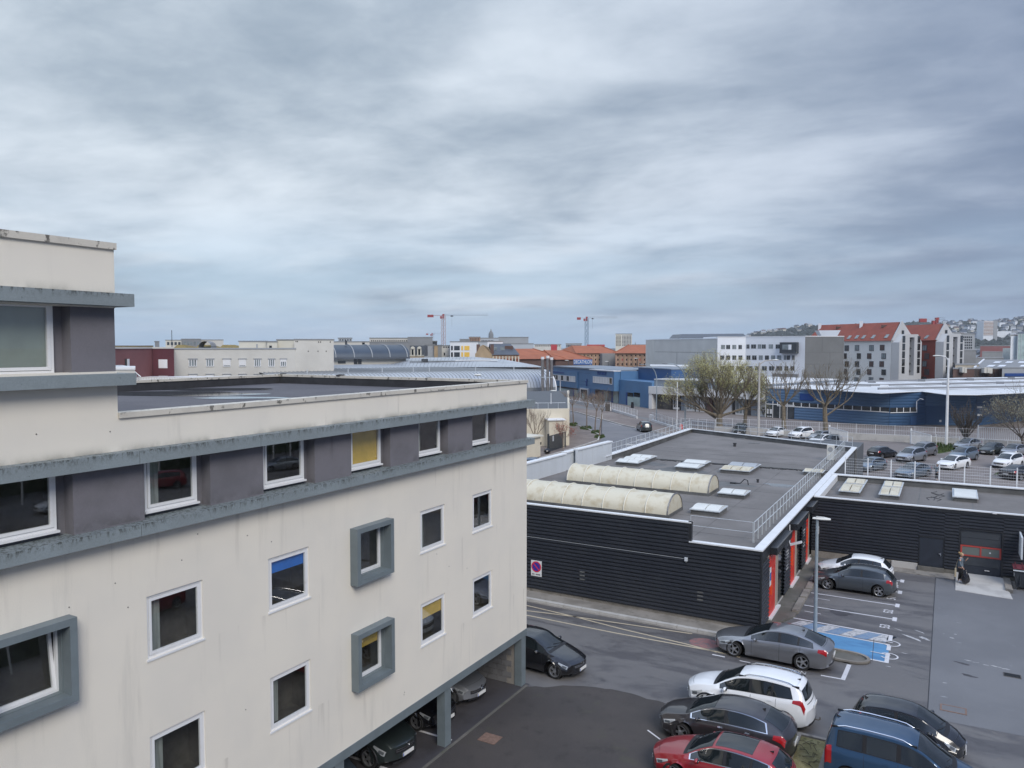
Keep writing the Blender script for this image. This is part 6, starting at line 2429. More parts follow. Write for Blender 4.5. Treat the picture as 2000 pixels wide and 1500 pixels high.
def kerb_line(name, pts, w=.22, h=.13, m='concrete_pale', z=0.0):
 b = MB()
 for i in range(len(pts) - 1):
  a, c = Vector((*pts[i], 0)), Vector((*pts[i + 1], 0))
  d = (c - a).normalized()
  n = Vector((d.y, -d.x, 0))
  b.obox(a, d, n, ZUP, 0, (c - a).length, -w / 2, w / 2, z, z + h + .001 * i)
 return structure(name, b, m)

kerb_line('kerb', [(-41.9, 60), (-42.7, 92), (-43.3, 101), (-45.7, 107.3), (-50.6, 114), (-58, 122.3), (-84.5, 146)])
kerb_line('kerb', [(-30, 106.5), (-36.3, 112.3), (-48.4, 123.1), (-65.8, 142.4), (-75, 150.6)])
for pts in (((-39.8, 114.4), (-44.6, 118.8)), ((-48.0, 122.0), (-52.0, 126.2)), ((-55.5, 130), (-60.0, 135))):
 line('road_line', pts[0], pts[1], .14, 'paint_white', .014)
line('road_line', (-33.5, 107), (-39.0, 112.2), .14, 'paint_white', .014)
# bay lines in the far car park
for (x, y) in ((4.2, 99.5), (5.9, 95.2), (1.9, 92.8), (-2.2, 93.8), (-.6, 102.4)):
 line('bay_line', (x, y), (x + 1.6, y + 1.2), .10, 'paint_white', .009)
G_ = MB()

def grass_patch(name, poly, label, seed, n=500, h=.22, m='grass_green', z=.012):
 rr = random.Random(seed)
 x0, x1 = min(p[0] for p in poly), max(p[0] for p in poly)
 y0, y1 = min(p[1] for p in poly), max(p[1] for p in poly)
 b = MB()
 b.prism(poly, 0, z + .02)
 c = 0
 while c < n:
  x, y = rr.uniform(x0, x1), rr.uniform(y0, y1)
  if not inside(poly, x, y):
   continue
  c += 1
  a = rr.uniform(0, 6.28)
  hh = h * rr.uniform(.5, 1.4)
  w = rr.uniform(.03, .12)
  b.quad((x - w * math.cos(a), y - w * math.sin(a), z), (x + w * math.cos(a), y + w * math.sin(a), z), (x + .1 * math.sin(a), y + .1 * math.cos(a), z + hh))
 o = b.build(name, m, loc=(sum(p[0] for p in poly) / len(poly), sum(p[1] for p in poly) / len(poly), 0))
 return tag(o, label, 'grass', kind='stuff')

def gp(*pix):
 return [tuple(onz(*p)[:2]) for p in pix]

grass_patch('grass', gp((1808, 884), (1835, 886), (1866, 880), (1868, 870), (1840, 868), (1814, 864)), 'green grass patch at the foot of the tall lamp post', 1, 900, .35)
grass_patch('grass', gp((1940, 927), (1968, 931), (1985, 926), (1960, 920)), 'worn green patch in front of the white crossover', 2, 300, .1)
grass_patch('grass', gp((1622, 868), (1652, 873), (1655, 866), (1628, 862)), 'small green patch under the white gate', 3, 200, .3)
for i, (px, py, w) in enumerate(((1120, 829, 8), (1145, 836, 12), (1163, 844, 9), (1171, 853, 11))):
 grass_patch('grass', gp((px - w, py + 2), (px + 2, py + 4), (px + w, py + 1), (px + w * .6, py - 3), (px - w * .7, py - 2)), ['tuft of weeds at the foot of the farthest roadside tree', 'wide tuft of weeds under the second roadside tree', 'tuft of weeds under the third roadside tree', 'tuft of weeds at the foot of the nearest roadside tree'][i], 20 + i, 260, .25)

# ---- low walls and fences of the forecourt
LW = []

def low_wall(p, q, z1, label, m='concrete_pale', w=.25, z0=0.0):
 a, c = Vector((*p, 0)), Vector((*q, 0))
 d = (c - a).normalized()
 n = Vector((d.y, -d.x, 0))
 b = MB().obox(a, d, n, ZUP, 0, (c - a).length, -w / 2, w / 2, z0, z1)
 o = b.build('low_wall', m, loc=tuple((a + c) / 2))
 return tag(o, label, 'wall')

low_wall((-31.5, 119.4), (34, 122.4), .95, 'long low pale concrete wall between the reddish car park and the blue warehouse')

def mesh_fence(p, q, z0, h, step, label, post=.05, mesh_=.25, rails=(.98, .5, .04), group=None, cat='fence'):
 a, c = Vector((*p, z0)), Vector((*q, z0))
 d = (c - a).normalized()
 L_ = (c - a).length
 n = Vector((d.y, -d.x, 0))
 t = thing('fence', label, cat, tuple(a), group=group)
 k = max(1, round(L_ / step))
 for i in range(k + 1):
  MB().obox(a, d, n, ZUP, L_ * i / k - post / 2, L_ * i / k + post / 2, -post / 2, post / 2, 0, h + .05).build('post', 'white_trim', t)
 for f in rails:
  MB().obox(a, d, n, ZUP, 0, L_, -.012, .012, h * f - .014, h * f + .014).build('rail', 'white_trim', t)
 b = MB()
 u = mesh_
 while u < L_:
  b.obox(a, d, n, ZUP, u - .008, u + .008, -.006, .006, .03, h * .97)
  u += mesh_
 o = b.build('mesh_wires', 'galvanised', t)
 o['kind'] = 'stuff'
 return t

mesh_fence((-31.3, 119.42), (3.6, 121.0), .95, 1.35, 2.5, 'white post and mesh fence standing on the long low wall', mesh_=.30)
mesh_fence((10.5, 121.35), (34, 122.4), .95, 1.35, 2.5, 'white mesh fence on the low wall at the right edge behind the bushy tree', mesh_=.30)
mesh_fence((-37.2, 119.9), (-46.1, 132.0), .35, 1.3, 1.9, 'white railing on a low white wall beside the curved road, nearer the big tree', mesh_=.22)
low_wall((-37.2, 119.9), (-46.1, 132.0), .35, 'low white wall under the railing nearer the big tree', 'shop_white')
mesh_fence((-50.2, 135.4), (-60.5, 148.6), .35, 1.3, 1.8, 'white railing on a low white wall in front of the blue car showroom', mesh_=.22)
low_wall((-50.2, 135.4), (-60.5, 148.6), .45, 'low white wall under the railing in front of the showroom', 'shop_white')
mesh_fence((-61.4, 149.8), (-75, 164), .6, 1.2, 2.2, 'white railing farther along the curved road near the metal hall', mesh_=.3)
low_wall((-61.4, 149.8), (-84, 172), .7, 'low white wall curving away towards the metal hall', 'shop_white')
mesh_fence((-1.2, 117.4), (12.0, 113.5), 0, 1.6, 2.6, 'thin white wire fence behind the silver saloon at the back of the car park', mesh_=.4)
mesh_fence((-37, 119.8), (-31.4, 119.4), .1, 1.9, 1.6, 'short white fence at the corner by the leaning street lamp', mesh_=.3)
b = MB().box(-46.9, 132.6, 0, -46.3, 133.4, 1.1)
tag(b.build('gate_pier', 'shop_white', loc=(-46.6, 133, 0)), 'squat white pier at the end of the low wall beside the driveway', 'pier')

def slat_gate(p, q, h, n_, label, t_=.05, z0=.08):
 a, c = Vector((*p, 0)), Vector((*q, 0))
 d = (c - a).normalized()
 L_ = (c - a).length
 n = Vector((d.y, -d.x, 0))
 t = thing('gate', label, 'gate', tuple(a))
 MB().obox(a, d, n, ZUP, -.14, .0, -.1, .1, 0, h + .25).build('post', 'white_trim', t)
 for zz in (z0, h - .08):
  MB().obox(a, d, n, ZUP, 0, L_, -.035, .035, zz, zz + .08).build('rail', 'white_trim', t)
 MB().obox(a, d, n, ZUP, L_ - .1, L_, -.05, .05, z0, h).build('stile', 'white_trim', t)
 for i in range(n_):
  u = .1 + (L_ - .25) * i / max(1, n_ - 1)
  MB().obox(a, d, n, ZUP, u, u + t_, -.018, .018, z0 + .08, h - .08).build('slat', 'white_trim', t)
 return t

slat_gate((-4.25, 118.9), (-1.75, 114.0), 1.9, 18, 'white slatted gate standing open at the car park entrance by the tall lamp post', .09)
p1_, p2_ = onz(1618, 864), onz(1657, 872)
slat_gate((p1_.x, p1_.y + 1), (p2_.x, p2_.y - 1), 2.1, 22, 'white slatted gate beside the fourth tree, left of the driveway', .10)
p1_, p2_ = onz(1912, 848), onz(1980, 850)
slat_gate((3.75, 121.05), (10.4, 121.35), 2.6, 30, 'long white barred gate in front of the dark blue warehouse wall', .06, z0=.95)

# ================================================================ LEFT SIDE STREET: beige garage block, hut, gate
bw_ = thing('beige_garage', 'beige rendered parking ramp building with a roof deck and blue hatch', 'building', (-47, 95, 0))
A0 = onz(1113, 870)
p_far = onz(1112, 812)
poly = [(-50.5, 78.0), (-45.2, 86.5), (-44.6, 94.2), (-65.4, 138), (-80, 138), (-70, 78.0)]
w = MB()
f1 = Fac(0, 0, 0, 0, A=Vector((-53, 88.0, 0)), B=Vector((-44.6, 94.2, 0)))
zt1 = 13.5 - (802 - 676) * (A0.y * math.cos(YAW) + -A0.x * math.sin(YAW)) / 1500
zd = onz(1113, 870)
dd_ = Vector((zd.x, zd.y, 0)).dot(FH)
ztop = CAM_H + (676 - 803) * dd_ / 1500
w.prism([(-57.5, 84.0), (-44.6, 94.2), (-65.4, 138), (-84, 120)], 0, ztop)
w.build('wall', 'beige_wall', bw_)
MB().prism([(-57.3, 84.5), (-44.9, 94.3), (-65.4, 137), (-83, 120)], ztop + .002, ztop + .05).build('roof_deck', 'wall_darkgrey', bw_)
w = MB()
w.prism([(-57.5, 84.0), (-44.6, 94.2), (-44.75, 94.4), (-57.6, 84.3)], ztop, ztop + .35)
w.build('parapet', 'beige_wall', bw_)
ff = Fac(0, 0, 0, 0, A=Vector((-57.5, 84.0, 0)), B=Vector((-44.6, 94.2, 0)))
for (a, c, d, e, m_) in ((1030, 800, 1058, 806, 'shop_white'),):
 pass
b = MB()
f_ = ff
for k in range(12):
 u = 1 + k * 1.4
 b.tube([f_.P(u, ztop, -.5), f_.P(u, ztop + 1.1, -.5)], .03, 5)
b.tube([f_.P(0, ztop + 1.1, -.5), f_.P(16, ztop + 1.1, -.5)], .03, 5)
b.build('deck_railing', 'galvanised', bw_)
b = MB()
for k in range(14):
 b.tube([f_.P(.3 + k * .35, ztop + .2, -3.2), f_.P(.3 + k * .35, ztop + 2.6 - .12 * k, -3.2)], .03, 4)
b.tube([f_.P(.2, ztop + 2.7, -3.2), f_.P(5.2, ztop + 1.0, -3.2)], .05, 5)
b.build('ramp_grille', 'galvanised', bw_)
# white lean-to volume and hatch in front
u0, u1, z0, z1 = ff.rect(1066, 818, 1108, 850)
b = MB()
ff.box(b, u0, ff.len - 1.2, 0, z1, 0, 2.2)
b.build('porch', 'beige_wall', bw_)
b = MB()
ff.box(b, u0 - .2, ff.len - 1.0, z1 + .001, z1 + .12, -.1, 2.4)
b.build('porch_roof', 'white_trim', bw_)
# dark steel gate with bars
gt_ = thing('bar_gate', 'dark steel barred gate at the foot of the beige building', 'gate', tuple(onz(1078, 884)))
a_, c_ = onz(1064, 866), onz(1104, 852)
a_.z = c_.z = 0
a_, c_ = Vector((-43.9, 86.6, 0)), Vector((-44.3, 92.6, 0))
d_ = (c_ - a_).normalized()
n_v = Vector((d_.y, -d_.x, 0))
L_ = (c_ - a_).length
for i in range(22):
 MB().obox(a_, d_, n_v, ZUP, L_ * i / 22, L_ * i / 22 + .10, -.03, .03, .1, 2.1).build('bar', 'gate_dark', gt_)
for zz in (.1, 2.0):
 MB().obox(a_, d_, n_v, ZUP, 0, L_, -.04, .04, zz, zz + .1).build('rail', 'gate_dark', gt_)
MB().obox(a_, d_, n_v, ZUP, -.2, .0, -.1, .1, 0, 2.4).build('post', 'gate_dark', gt_)
MB().obox(a_, d_, n_v, ZUP, 1.2, 1.6, -.05, .05, 1.3, 2.0).build('notice', 'sign_white', gt_)
# small beige hut with slatted fence at the foot of the left tree
hut = thing('beige_hut', 'small beige utility hut with a flat cream roof behind the bare street tree', 'hut', tuple(onz(1050, 900)))
fh = Fac(0, 0, 0, 0, A=Vector((-44.4, 76.5, 0)), B=Vector((-43.3, 83.2, 0)))
zh = fh.z(1058, 852)
b = MB()
fh.box(b, 0, fh.len, 0, zh, -4.0, 0)
b.build('wall', 'beige_wall', hut)
b = MB()
fh.box(b, -.3, fh.len + .25, zh + .002, zh + .18, -4.3, .3)
b.build('roof', 'wall_cream', hut)
b = MB()
u_, z_ = fh.uz(1056, 866)
fh.box(b, u_ - .1, u_ + .1, z_ - .15, z_ + .15, 0, .03)
b.build('vent', 'frame_black', hut)
pf = thing('paling_fence', 'dark and pale vertical paling fence left of the beige hut', 'fence', (-43, 75, 0))
for k in range(16):
 MB().box(-43.6 + .02 * k, 70.0 + k * .40, 0, -43.5 + .02 * k, 70.22 + k * .40, 1.9).build('pale', 'gate_dark' if k % 2 else 'beige_dark', pf)
# blue and white canopy corner seen above the white upstand
cn = MB()
q0, q1, q2, q3 = onz(1032, 905, 1.4), onz(1046, 892, 1.4), onz(1066, 890, 1.4), onz(1056, 898, 1.4)
place(make_car('light blue car roof showing just above the white parapet of the shed', shape_city(), 'paint_steelblue', None, detail=False), q1.x, q1.y - .5, R(100))
# black bag and motorbike-like clutter by the gate
tag(MB().ball((-43.6, 85.6, .35), (.45, .5, .35), 10, 6).build('rubbish_bag', 'bag_black', loc=(-43.6, 85.6, 0), smooth=True), 'dark rubbish sack lying beside the barred gate', 'rubbish bag')

# ================================================================ METAL SPORTS HALL
mh = thing('metal_hall', 'large metal hall with a rounded standing-seam roof edge and three flues', 'building', tuple(at(820, 720, 165)))
fm = Fac(540, 132, 1086, 164)
zE = fm.z(1050, 757)
prof = [(0, 0), (0, zE), (-.35, zE + 1.1), (-1.0, zE + 2.0), (-2.0, zE + 2.75), (-3.4, zE + 3.25), (-5.0, zE + 3.5)]
z_r = fm.z(900, 727)
sc_ = (z_r - zE) / 3.5
prof = [(o, zE + (z - zE) * sc_ if z > zE else z) for (o, z) in prof]
b = MB()
b.grid([[tuple(fm.P(u, z, o)) for (o, z) in prof[1:]] for u in (0, fm.len)])
b.grid([[tuple(fm.P(u, z, o)) for (o, z) in [prof[-1], (-30, z_r + 1.0), (-46, z_r + .9)]] for u in (0, fm.len)])
b.quad(*[tuple(fm.P(fm.len, z, o)) for (o, z) in prof + [(-30, z_r + 1.0), (-46, z_r + .9), (-46, 0)]])
b.build('roof', 'steel_roof', mh, smooth=True, angle=20)
b = MB()
fm.box(b, 0, fm.len, 0, zE, -.4, -.02)
wo_ = b.build('wall', 'steel_wall', mh)
b = MB()
u = .3
while u < fm.len:
 fm.box(b, u, u + .12, 0, zE - .05, -.02, .03)
 u += .55
b.build('wall_ribs', 'steel_wall', mh)['kind'] = 'stuff'
u = 0.0
pr = prof[1:] + [(-18, z_r + .6)]
k = 0
while u < fm.len + .1:
 b = MB()
 b.tube([fm.P(u, z + .03, o + .03) for (o, z) in pr], .065, 4)
 b.build('seam', 'steel_seam', mh)
 u += .8
 k += 1
b = MB()
fm.box(b, 0, fm.len, z_r - .02, z_r + .05, -5.2, -5.0)
b.build('ridge_flashing', 'steel_seam', mh)
b = MB()
b.tube([fm.P(fm.len + .02, z, o) for (o, z) in prof], .18, 6)
b.build('edge_trim', 'white_trim', mh)
u0, u1, z0, z1 = fm.rect(1035, 762, 1056, 773)
win(fm, mh, u0, u1, z0, z1, 'glass_far', 'steel_seam', 0)
# upper tier of the roof
f2 = Fac(775, 178, 1070, 190)
fz = f2.z(900, 711)
b = MB()
f2.box(b, 0, f2.len * .80, 4, fz, -20, 0)
b.build('roof_terrace', 'steel_roof', mh)
pts = [(600, 718), (650, 713.5), (735, 711.5), (748, 706), (790, 699), (925, 697), (985, 702), (1040, 712), (1065, 726)]
b = MB()
dep = 186
rows = [[], []]
for (px, py) in pts:
 p = at(px, py, dep)
 rows[0].append(tuple(p))
 q = at(px, 727, 168)
 rows[1].append((q.x, q.y, z_r + .55))
b.grid(rows)
b.build('upper_roof', 'steel_roof', mh)
b = MB()
for k in range(64):
 px = 604 + k * 7.2
 for (p0, p1) in zip(pts, pts[1:]):
  if p0[0] <= px <= p1[0]:
   py = p0[1] + (p1[1] - p0[1]) * (px - p0[0]) / (p1[0] - p0[0])
   q = at(px - 8, 727, 168)
   b.tube([at(px, py, dep) + ZUP * .03, Vector((q.x, q.y, z_r + .58))], .05, 3)
b.build('upper_seams', 'steel_seam', mh)['kind'] = 'stuff'
# plant standing on the upper roof
f5 = Fac(775, 176, 1070, 180)
for (x0, y0, x1, y1, m_, dp_) in ((823, 701, 836, 716, 'charcoal', 2), (838, 708, 866, 716, 'wall_midgrey', 2), (872, 709, 914, 716, 'wall_midgrey', 3), (800, 704.5, 890, 706.5, 'steel_wall', 1),
         (888, 703, 972, 704.5, 'white_trim', 1), (612, 708, 618, 722, 'galvanised', 1), (932, 705, 944, 707, 'wall_grey', 1), (905, 712, 915, 717, 'galvanised', 1)):
 u0, u1, z0, z1 = f5.rect(x0, y0, x1, y1)
 b = MB()
 f5.box(b, u0, u1, z0, z1, -dp_, 0)
 b.build('roof_plant', m_, mh)
for (px, py) in ((618, 726), (700, 724), (768, 726), (830, 726), (862, 725), (954, 724), (1030, 724)):
 u, z = fm.uz(px, py)
 b = MB().tube([fm.P(u, z_r, -5.2), fm.P(u, z_r + .9, -5.2)], .10, 6)
 b.build('roof_post', 'galvanised', mh)
for i, (px, top) in enumerate(((1059.5, 697), (1069.5, 695), (1077, 698))):
 p = at(px, 795, 158)
 zt_ = at(px, top, 158).z
 fl = thing('flue', ['left of three tall steel flues at the end of the metal hall', 'middle and tallest of three steel flues at the end of the metal hall', 'right of three tall steel flues at the end of the metal hall'][i], 'flue', (p.x, p.y, 0), group='flues at the end of the metal hall')
 MB().tube([(p.x, p.y, 0), (p.x, p.y, zt_ - .5)], .30, 12).build('pipe', 'steel_flue', fl, smooth=True)
 MB().tube([(p.x, p.y, zt_ - .5), (p.x, p.y, zt_)], .36, 12).build('cap', 'white_trim', fl, smooth=True)
 for zz in (3.5, 7.0):
  MB().tube([(p.x, p.y, zz), (p.x, p.y, zz + .15)], .36, 12).build('collar', 'galvanised', fl)

# ================================================================ BLUE CAR SHOWROOM
sr = thing('car_showroom', 'two-storey blue clad car showroom with white window bands and a lion emblem', 'building', tuple(at(1170, 760, 200)))
A_ = Vector((-98, 196.2, 0))
B_ = Vector((-56.6, 160.0, 0))
fs = Fac(0, 0, 0, 0, A=A_, B=B_)

def fbox(f, root, x0, y0, x1, y1, o0, o1, m, nm, **k):
 u0, u1, z0, z1 = f.rect(x0, y0, x1, y1)
 b = MB()
 f.box(b, u0, u1, z0, z1, o0, o1)
 o = b.build(nm, m, root)
 return o

zs = fs.z(1150, 721)
b = MB()
fs.box(b, 0, fs.uz(1212, 760)[0], 0, zs, -14, 0)
b.build('wall', 'blue_panel', sr)
uL = fs.uz(1163, 760)[0]
uR = fs.uz(1210, 760)[0]
b = MB()
fs.box(b, 0, uR, zs + .002, zs + .3, -14, .3)
b.build('roof_edge', 'fascia_grey', sr)
# box projecting on the right with lettering
zb0, zb1 = fs.z(1186, 761), fs.z(1186, 724)
b = MB()
fs.box(b, uL + .2, uR + .3, zb0, zb1, 0, 1.6)
pj = b.build('projecting_box', 'blue_panel', sr)
b = MB()
fs.box(b, uL, uR + .4, zb1 + .01, zb1 + .25, -.2, 1.8)
b.build('roof_edge', 'roof_white', sr)
b = MB()
uf0 = fs.uz(1090, 760)[0]
fs.box(b, uf0 - 9, fs.uz(1129, 760)[0], fs.z(1110, 756), fs.z(1110, 725), 0, .35)
b.build('fascia_panel', 'blue_panel', sr)
text_mesh('PEUGEOT', 1.15, .08, 'blue_sign', 'showroom_letters', sr, M=frameM(fs.P((fs.uz(1170, 728)[0] + fs.uz(1206, 728)[0]) / 2, fs.z(1186, 729), 1.66), fs.U, ZUP), sx=1.0)
b = MB()
fs.box(b, fs.uz(1080, 728)[0], fs.uz(1104, 728)[0], fs.z(1092, 728.5), fs.z(1092, 726), .36, .42)
b.build('letter_strip', 'blue_sign', sr)
# panel joints
for py in (729, 745, 752):
 b = MB()
 fs.box(b, fs.uz(1130, py)[0], uL - .1, fs.z(1146, py) - .03, fs.z(1146, py) + .03, 0, .03)
 b.build('panel_joint', 'blue_deep', sr)
b = MB()
fs.box(b, uL + .0, uL + .15, 0, zs - .05, 0, .05)
b.build('panel_joint', 'blue_deep', sr)
# rearing-lion emblem, flat shape
cx_, cz_ = fs.uz(1146, 747)
b = MB()
sL = .16
for pts in ([(-2, -6), (-1.2, -6), (0, -1), (-1.4, -1)], [(1.6, -6), (2.6, -6), (1.2, -1), (0, -1)], [(-2.4, -1.4), (1.4, -1.4), (1.8, 3.6), (-.6, 3.6)], [(1.2, 1.6), (3.6, 2.8), (3.4, 3.6), (1.2, 3.2)],
   [(-.6, 3.4), (2.4, 3.4), (2.8, 5.4), (.4, 6.4), (-.8, 5.0)], [(1.0, .2), (3.0, .6), (3.2, 1.2), (1.0, 1.4)], [(-2.4, -1.0), (-3.6, 1.6), (-3.0, 2.0), (-1.8, .4)]):
 b.extr([fs.P(cx_ + x * sL, cz_ + y * sL, .02) for (x, y) in pts], fs.N * .08)
b.build('lion_emblem', 'blue_sign', sr)

def band_windows(f, root, x0, y0, x1, y1, n, off, pattern, frame='pvc_white'):
 u0, u1, z0, z1 = f.rect(x0, y0, x1, y1)
 w_ = (u1 - u0) / n
 for k in range(n):
  b = MB()
  a, c = u0 + w_ * k, u0 + w_ * (k + 1)
  t = .10
  f.box(b, a, c, z0, z0 + t * 1.4, off, off + .08)
  f.box(b, a, c, z1 - t, z1, off, off + .08)
  f.box(b, a, a + t, z0 + t * 1.4, z1 - t, off, off + .08)
  f.box(b, c - t, c, z0 + t * 1.4, z1 - t, off, off + .078)
  wo = b.build('window', frame, root)
  b = MB()
  f.box(b, a + t, c - t, z0 + t, z1 - t, off, off + .04)
  b.build('pane', {'d': 'glass_dark', 'g': 'glass_far', 'p': 'glass_far_pale', 'w': 'shop_white', 'e': 'glass_green', 'y': 'blind_yellow'}[pattern[k % len(pattern)]], wo)

band_windows(fs, sr, 1082, 733, 1126, 744, 8, .36, 'ddwdwdww')
band_windows(fs, sr, 1170, 736, 1208, 749, 7, 1.62, 'wwwwwwd')
for (x0, x1, m_) in ((1091, 1112, 'glass_green'), (1122, 1129, 'glass_green')):
 fbox(fs, sr, x0, 759, x1, 778, -.01, .06, m_, 'shop_window')
for (x0, x1) in ((1112.5, 1119.5), (1130, 1134)):
 fbox(fs, sr, x0, 759, x1, 778, -.01, .08, 'fascia_grey', 'cladding')
fbox(fs, sr, 1088, 756.5, 1130, 759, -.01, .12, 'frame_black', 'recess')
fbox(fs, sr, 1119.6, 759, 1121.8, 780, -.01, .09, 'blue_sign', 'recess')
fr_ = fbox(fs, sr, 1136, 758.5, 1152, 784, 0, .5, 'shop_white', 'entrance_frame')
fbox(fs, sr, 1138, 761, 1150.5, 784, .45, .55, 'glass_far', 'entrance_glass')
fbox(fs, sr, 1141, 769, 1147, 784, .5, .6, 'glass_green', 'entrance_door')
fbox(fs, sr, 1163, 762, 1210, 782, -.02, .05, 'fascia_grey', 'cladding')
fbox(fs, sr, 1163, 762, 1171, 784, 0, .1, 'brick_brown', 'cladding')
for (x0, x1) in ((1180, 1188), (1198.5, 1208)):
 fbox(fs, sr, x0, 764, x1, 788, .04, .12, 'glass_green', 'shop_window')
for (x0, x1) in ((1176.5, 1179.8), (1195, 1198.4)):
 fbox(fs, sr, x0, 764, x1, 788, .04, .14, 'blue_sign', 'recess')
# lower right wing, deep blue upper box behind
f3 = Fac(0, 0, 0, 0, A=fs.P(uR + .35, 0, 0), B=Vector((-56.0, 159.3, 0)))
f4 = Fac(0, 0, 0, 0, A=fs.P(uR + .35, 0, .3), B=Vector((-55.6, 158.9, 0)))
zw = f4.z(1240, 744)
b = MB()
f4.box(b, 0, f4.len, 0, zw, -14, 0)
b.build('side_wing', 'blue_panel', sr)
u0, u1, z0, z1 = f4.rect(1212, 724, 1271, 744)
b = MB()
f4.box(b, .1, f4.len - .4, zw, z1 + .4, -14, -5)
b.build('upper_storey', 'blue_deep', sr)
b = MB()
f4.box(b, -2, f4.len - .2, z1 + .402, z1 + .6, -14.2, -4.8)
b.build('roof_edge', 'fascia_grey', sr)
fbox(f4, sr, 1226, 775, 1250, 793, .0, .08, 'glass_green', 'shop_window')
fbox(f4, sr, 1226, 767, 1237, 775, .0, .08, 'glass_dark', 'shop_window')
fbox(f4, sr, 1238.5, 767, 1250, 775, .0, .08, 'glass_dark', 'shop_window')
fbox(f4, sr, 1223, 766, 1225.8, 793, .0, .1, 'blue_sign', 'recess')
tag(MB().tube([tuple(onz(1235, 797)), tuple(onz(1235, 797) + Vector((0, 0, 1.3)))], [.35, .28], 10).build('litter_bin', 'bag_black', loc=tuple(onz(1235, 797))), 'dark litter bin in front of the blue showroom window', 'bin')
tag(MB().box(*(onz(1187, 803) + Vector((-.4, -.3, 0))), *(onz(1187, 803) + Vector((.4, .3, 1.5)))).build('meter_cabinet', 'iron', loc=tuple(onz(1187, 803))), 'dark cabinet at the gap in the white showroom railing', 'cabinet')

# ================================================================ WORKSHOP (white canopy) right of the showroom
ws = thing('service_workshop', 'long single-storey workshop with a white canopy and dark openings behind the trees', 'building', tuple(onz(1380, 812)))
fw_ = Fac(0, 0, 0, 0, A=Vector((-55.4, 158.7, 0)), B=Vector((-29.9, 150.2, 0)))
zc0, zc1 = fw_.z(1330, 772), fw_.z(1330, 757)
ztp = fw_.z(1330, 744)
b = MB()
fw_.box(b, 0, fw_.len, 0, ztp - .5, -30, -1.2)
b.build('wall', 'shop_dark', ws)
b = MB()
fw_.box(b, 0, fw_.len, zc1, ztp, -30, -.6)
b.build('fascia', 'fascia_grey', ws)
b = MB()
fw_.box(b, -.6, fw_.len * .99, zc0, zc1 - .01, -1.3, .6)
b.build('canopy', 'shop_white', ws)
b = MB()
fw_.box(b, -.6, .3, 0, zc0 - .005, -3, .5)
b.build('portal_leg', 'shop_white', ws)
b = MB()
fw_.box(b, 0, fw_.len, ztp + .01, ztp + .2, -30, -.5)
b.build('roof', 'roof_white', ws)
for (x0, y0, x1, y1, m_) in ((1290, 775, 1306, 800, 'shop_dark'), (1310, 776, 1322, 800, 'glass_far'), (1325, 776, 1333, 803, 'fascia_grey'), (1336, 777, 1352, 804, 'glass_far_pale'), (1354, 777, 1359, 806, 'shop_white'),
        (1362, 774, 1371, 806, 'shop_white'), (1375, 774, 1386, 808, 'brick_brown'), (1408, 778, 1424, 810, 'shop_white'), (1432, 780, 1452, 812, 'glass_far_pale'), (1462, 778, 1476, 816, 'fascia_grey'),
        (1480, 782, 1492, 817, 'shop_white')):
 o_ = fbox(fw_, ws, x0, y0, x1, y1, -1.2, -.9, m_, 'bay')
 if m_.startswith('glass'):
  for k in range(3):
   xa = x0 + (x1 - x0) * k / 3
   fbox(fw_, ws, xa, y0, xa + .8, y1, -.9, -.82, 'shop_white', 'mullion')
  fbox(fw_, ws, x0, y1 - 4, x1, y1, -.9, -.78, 'shop_white', 'sill_panel')
text_mesh('V', 1.6, .06, 'charcoal', 'bay_mark', ws, M=frameM(fw_.P(fw_.uz(1486, 805)[0], fw_.z(1486, 806), -.84), fw_.U, ZUP))
fbox(fw_, ws, 1483, 796, 1489, 799, -.9, -.84, 'charcoal', 'bay_mark')

# ================================================================ BLUE WAREHOUSE
wh = thing('blue_warehouse', 'long blue ribbed warehouse with a white shed roof and a ribbon window', 'building', (-5, 150, 0))
A_ = Vector((-29.9, 150.2, 0))
B_ = Vector((-8.56, 144.06, 0))
fa = Fac(0, 0, 0, 0, A=A_, B=B_)
zt_ = fa.z(1640, 764)
zr1, zr0 = fa.z(1640, 791), fa.z(1640, 800)

def ribbed(f, u0, u1, z0, z1, root, m, nm, pitch=.5, off=0.0):
 b = MB()
 z = z0
 rows = []
 prof = []
 while z < z1 - .01:
  for (fr, o) in ((0, 0), (.2, .06), (.8, .06), (.98, 0)):
   if z + fr * pitch < z1:
    prof.append((off + o, z + fr * pitch))
  z += pitch
 prof.append((off, z1))
 b.grid([[tuple(f.P(u0, zz, o)), tuple(f.P(u1, zz, o))] for (o, zz) in prof])
 return b.build(nm, m, root)

ug = fa.uz(1552, 800)[0]
uc = fa.uz(1682, 780)[0]
b = MB()
fa.box(b, 0, fa.len - .05, 0, zt_ - .05, -7, -.05)
b.build('core_wall', 'blue_shed_deep', wh)
ribbed(fa, 0, fa.len, zr1, zt_, wh, 'blue_shed', 'upper_cladding')
ribbed(fa, ug, fa.len, 0, zr0, wh, 'blue_shed', 'lower_cladding')
b = MB()
fa.box(b, 0, fa.len, zt_, zt_ + .25, -.6, .12)
b.build('eaves', 'roof_white', wh)
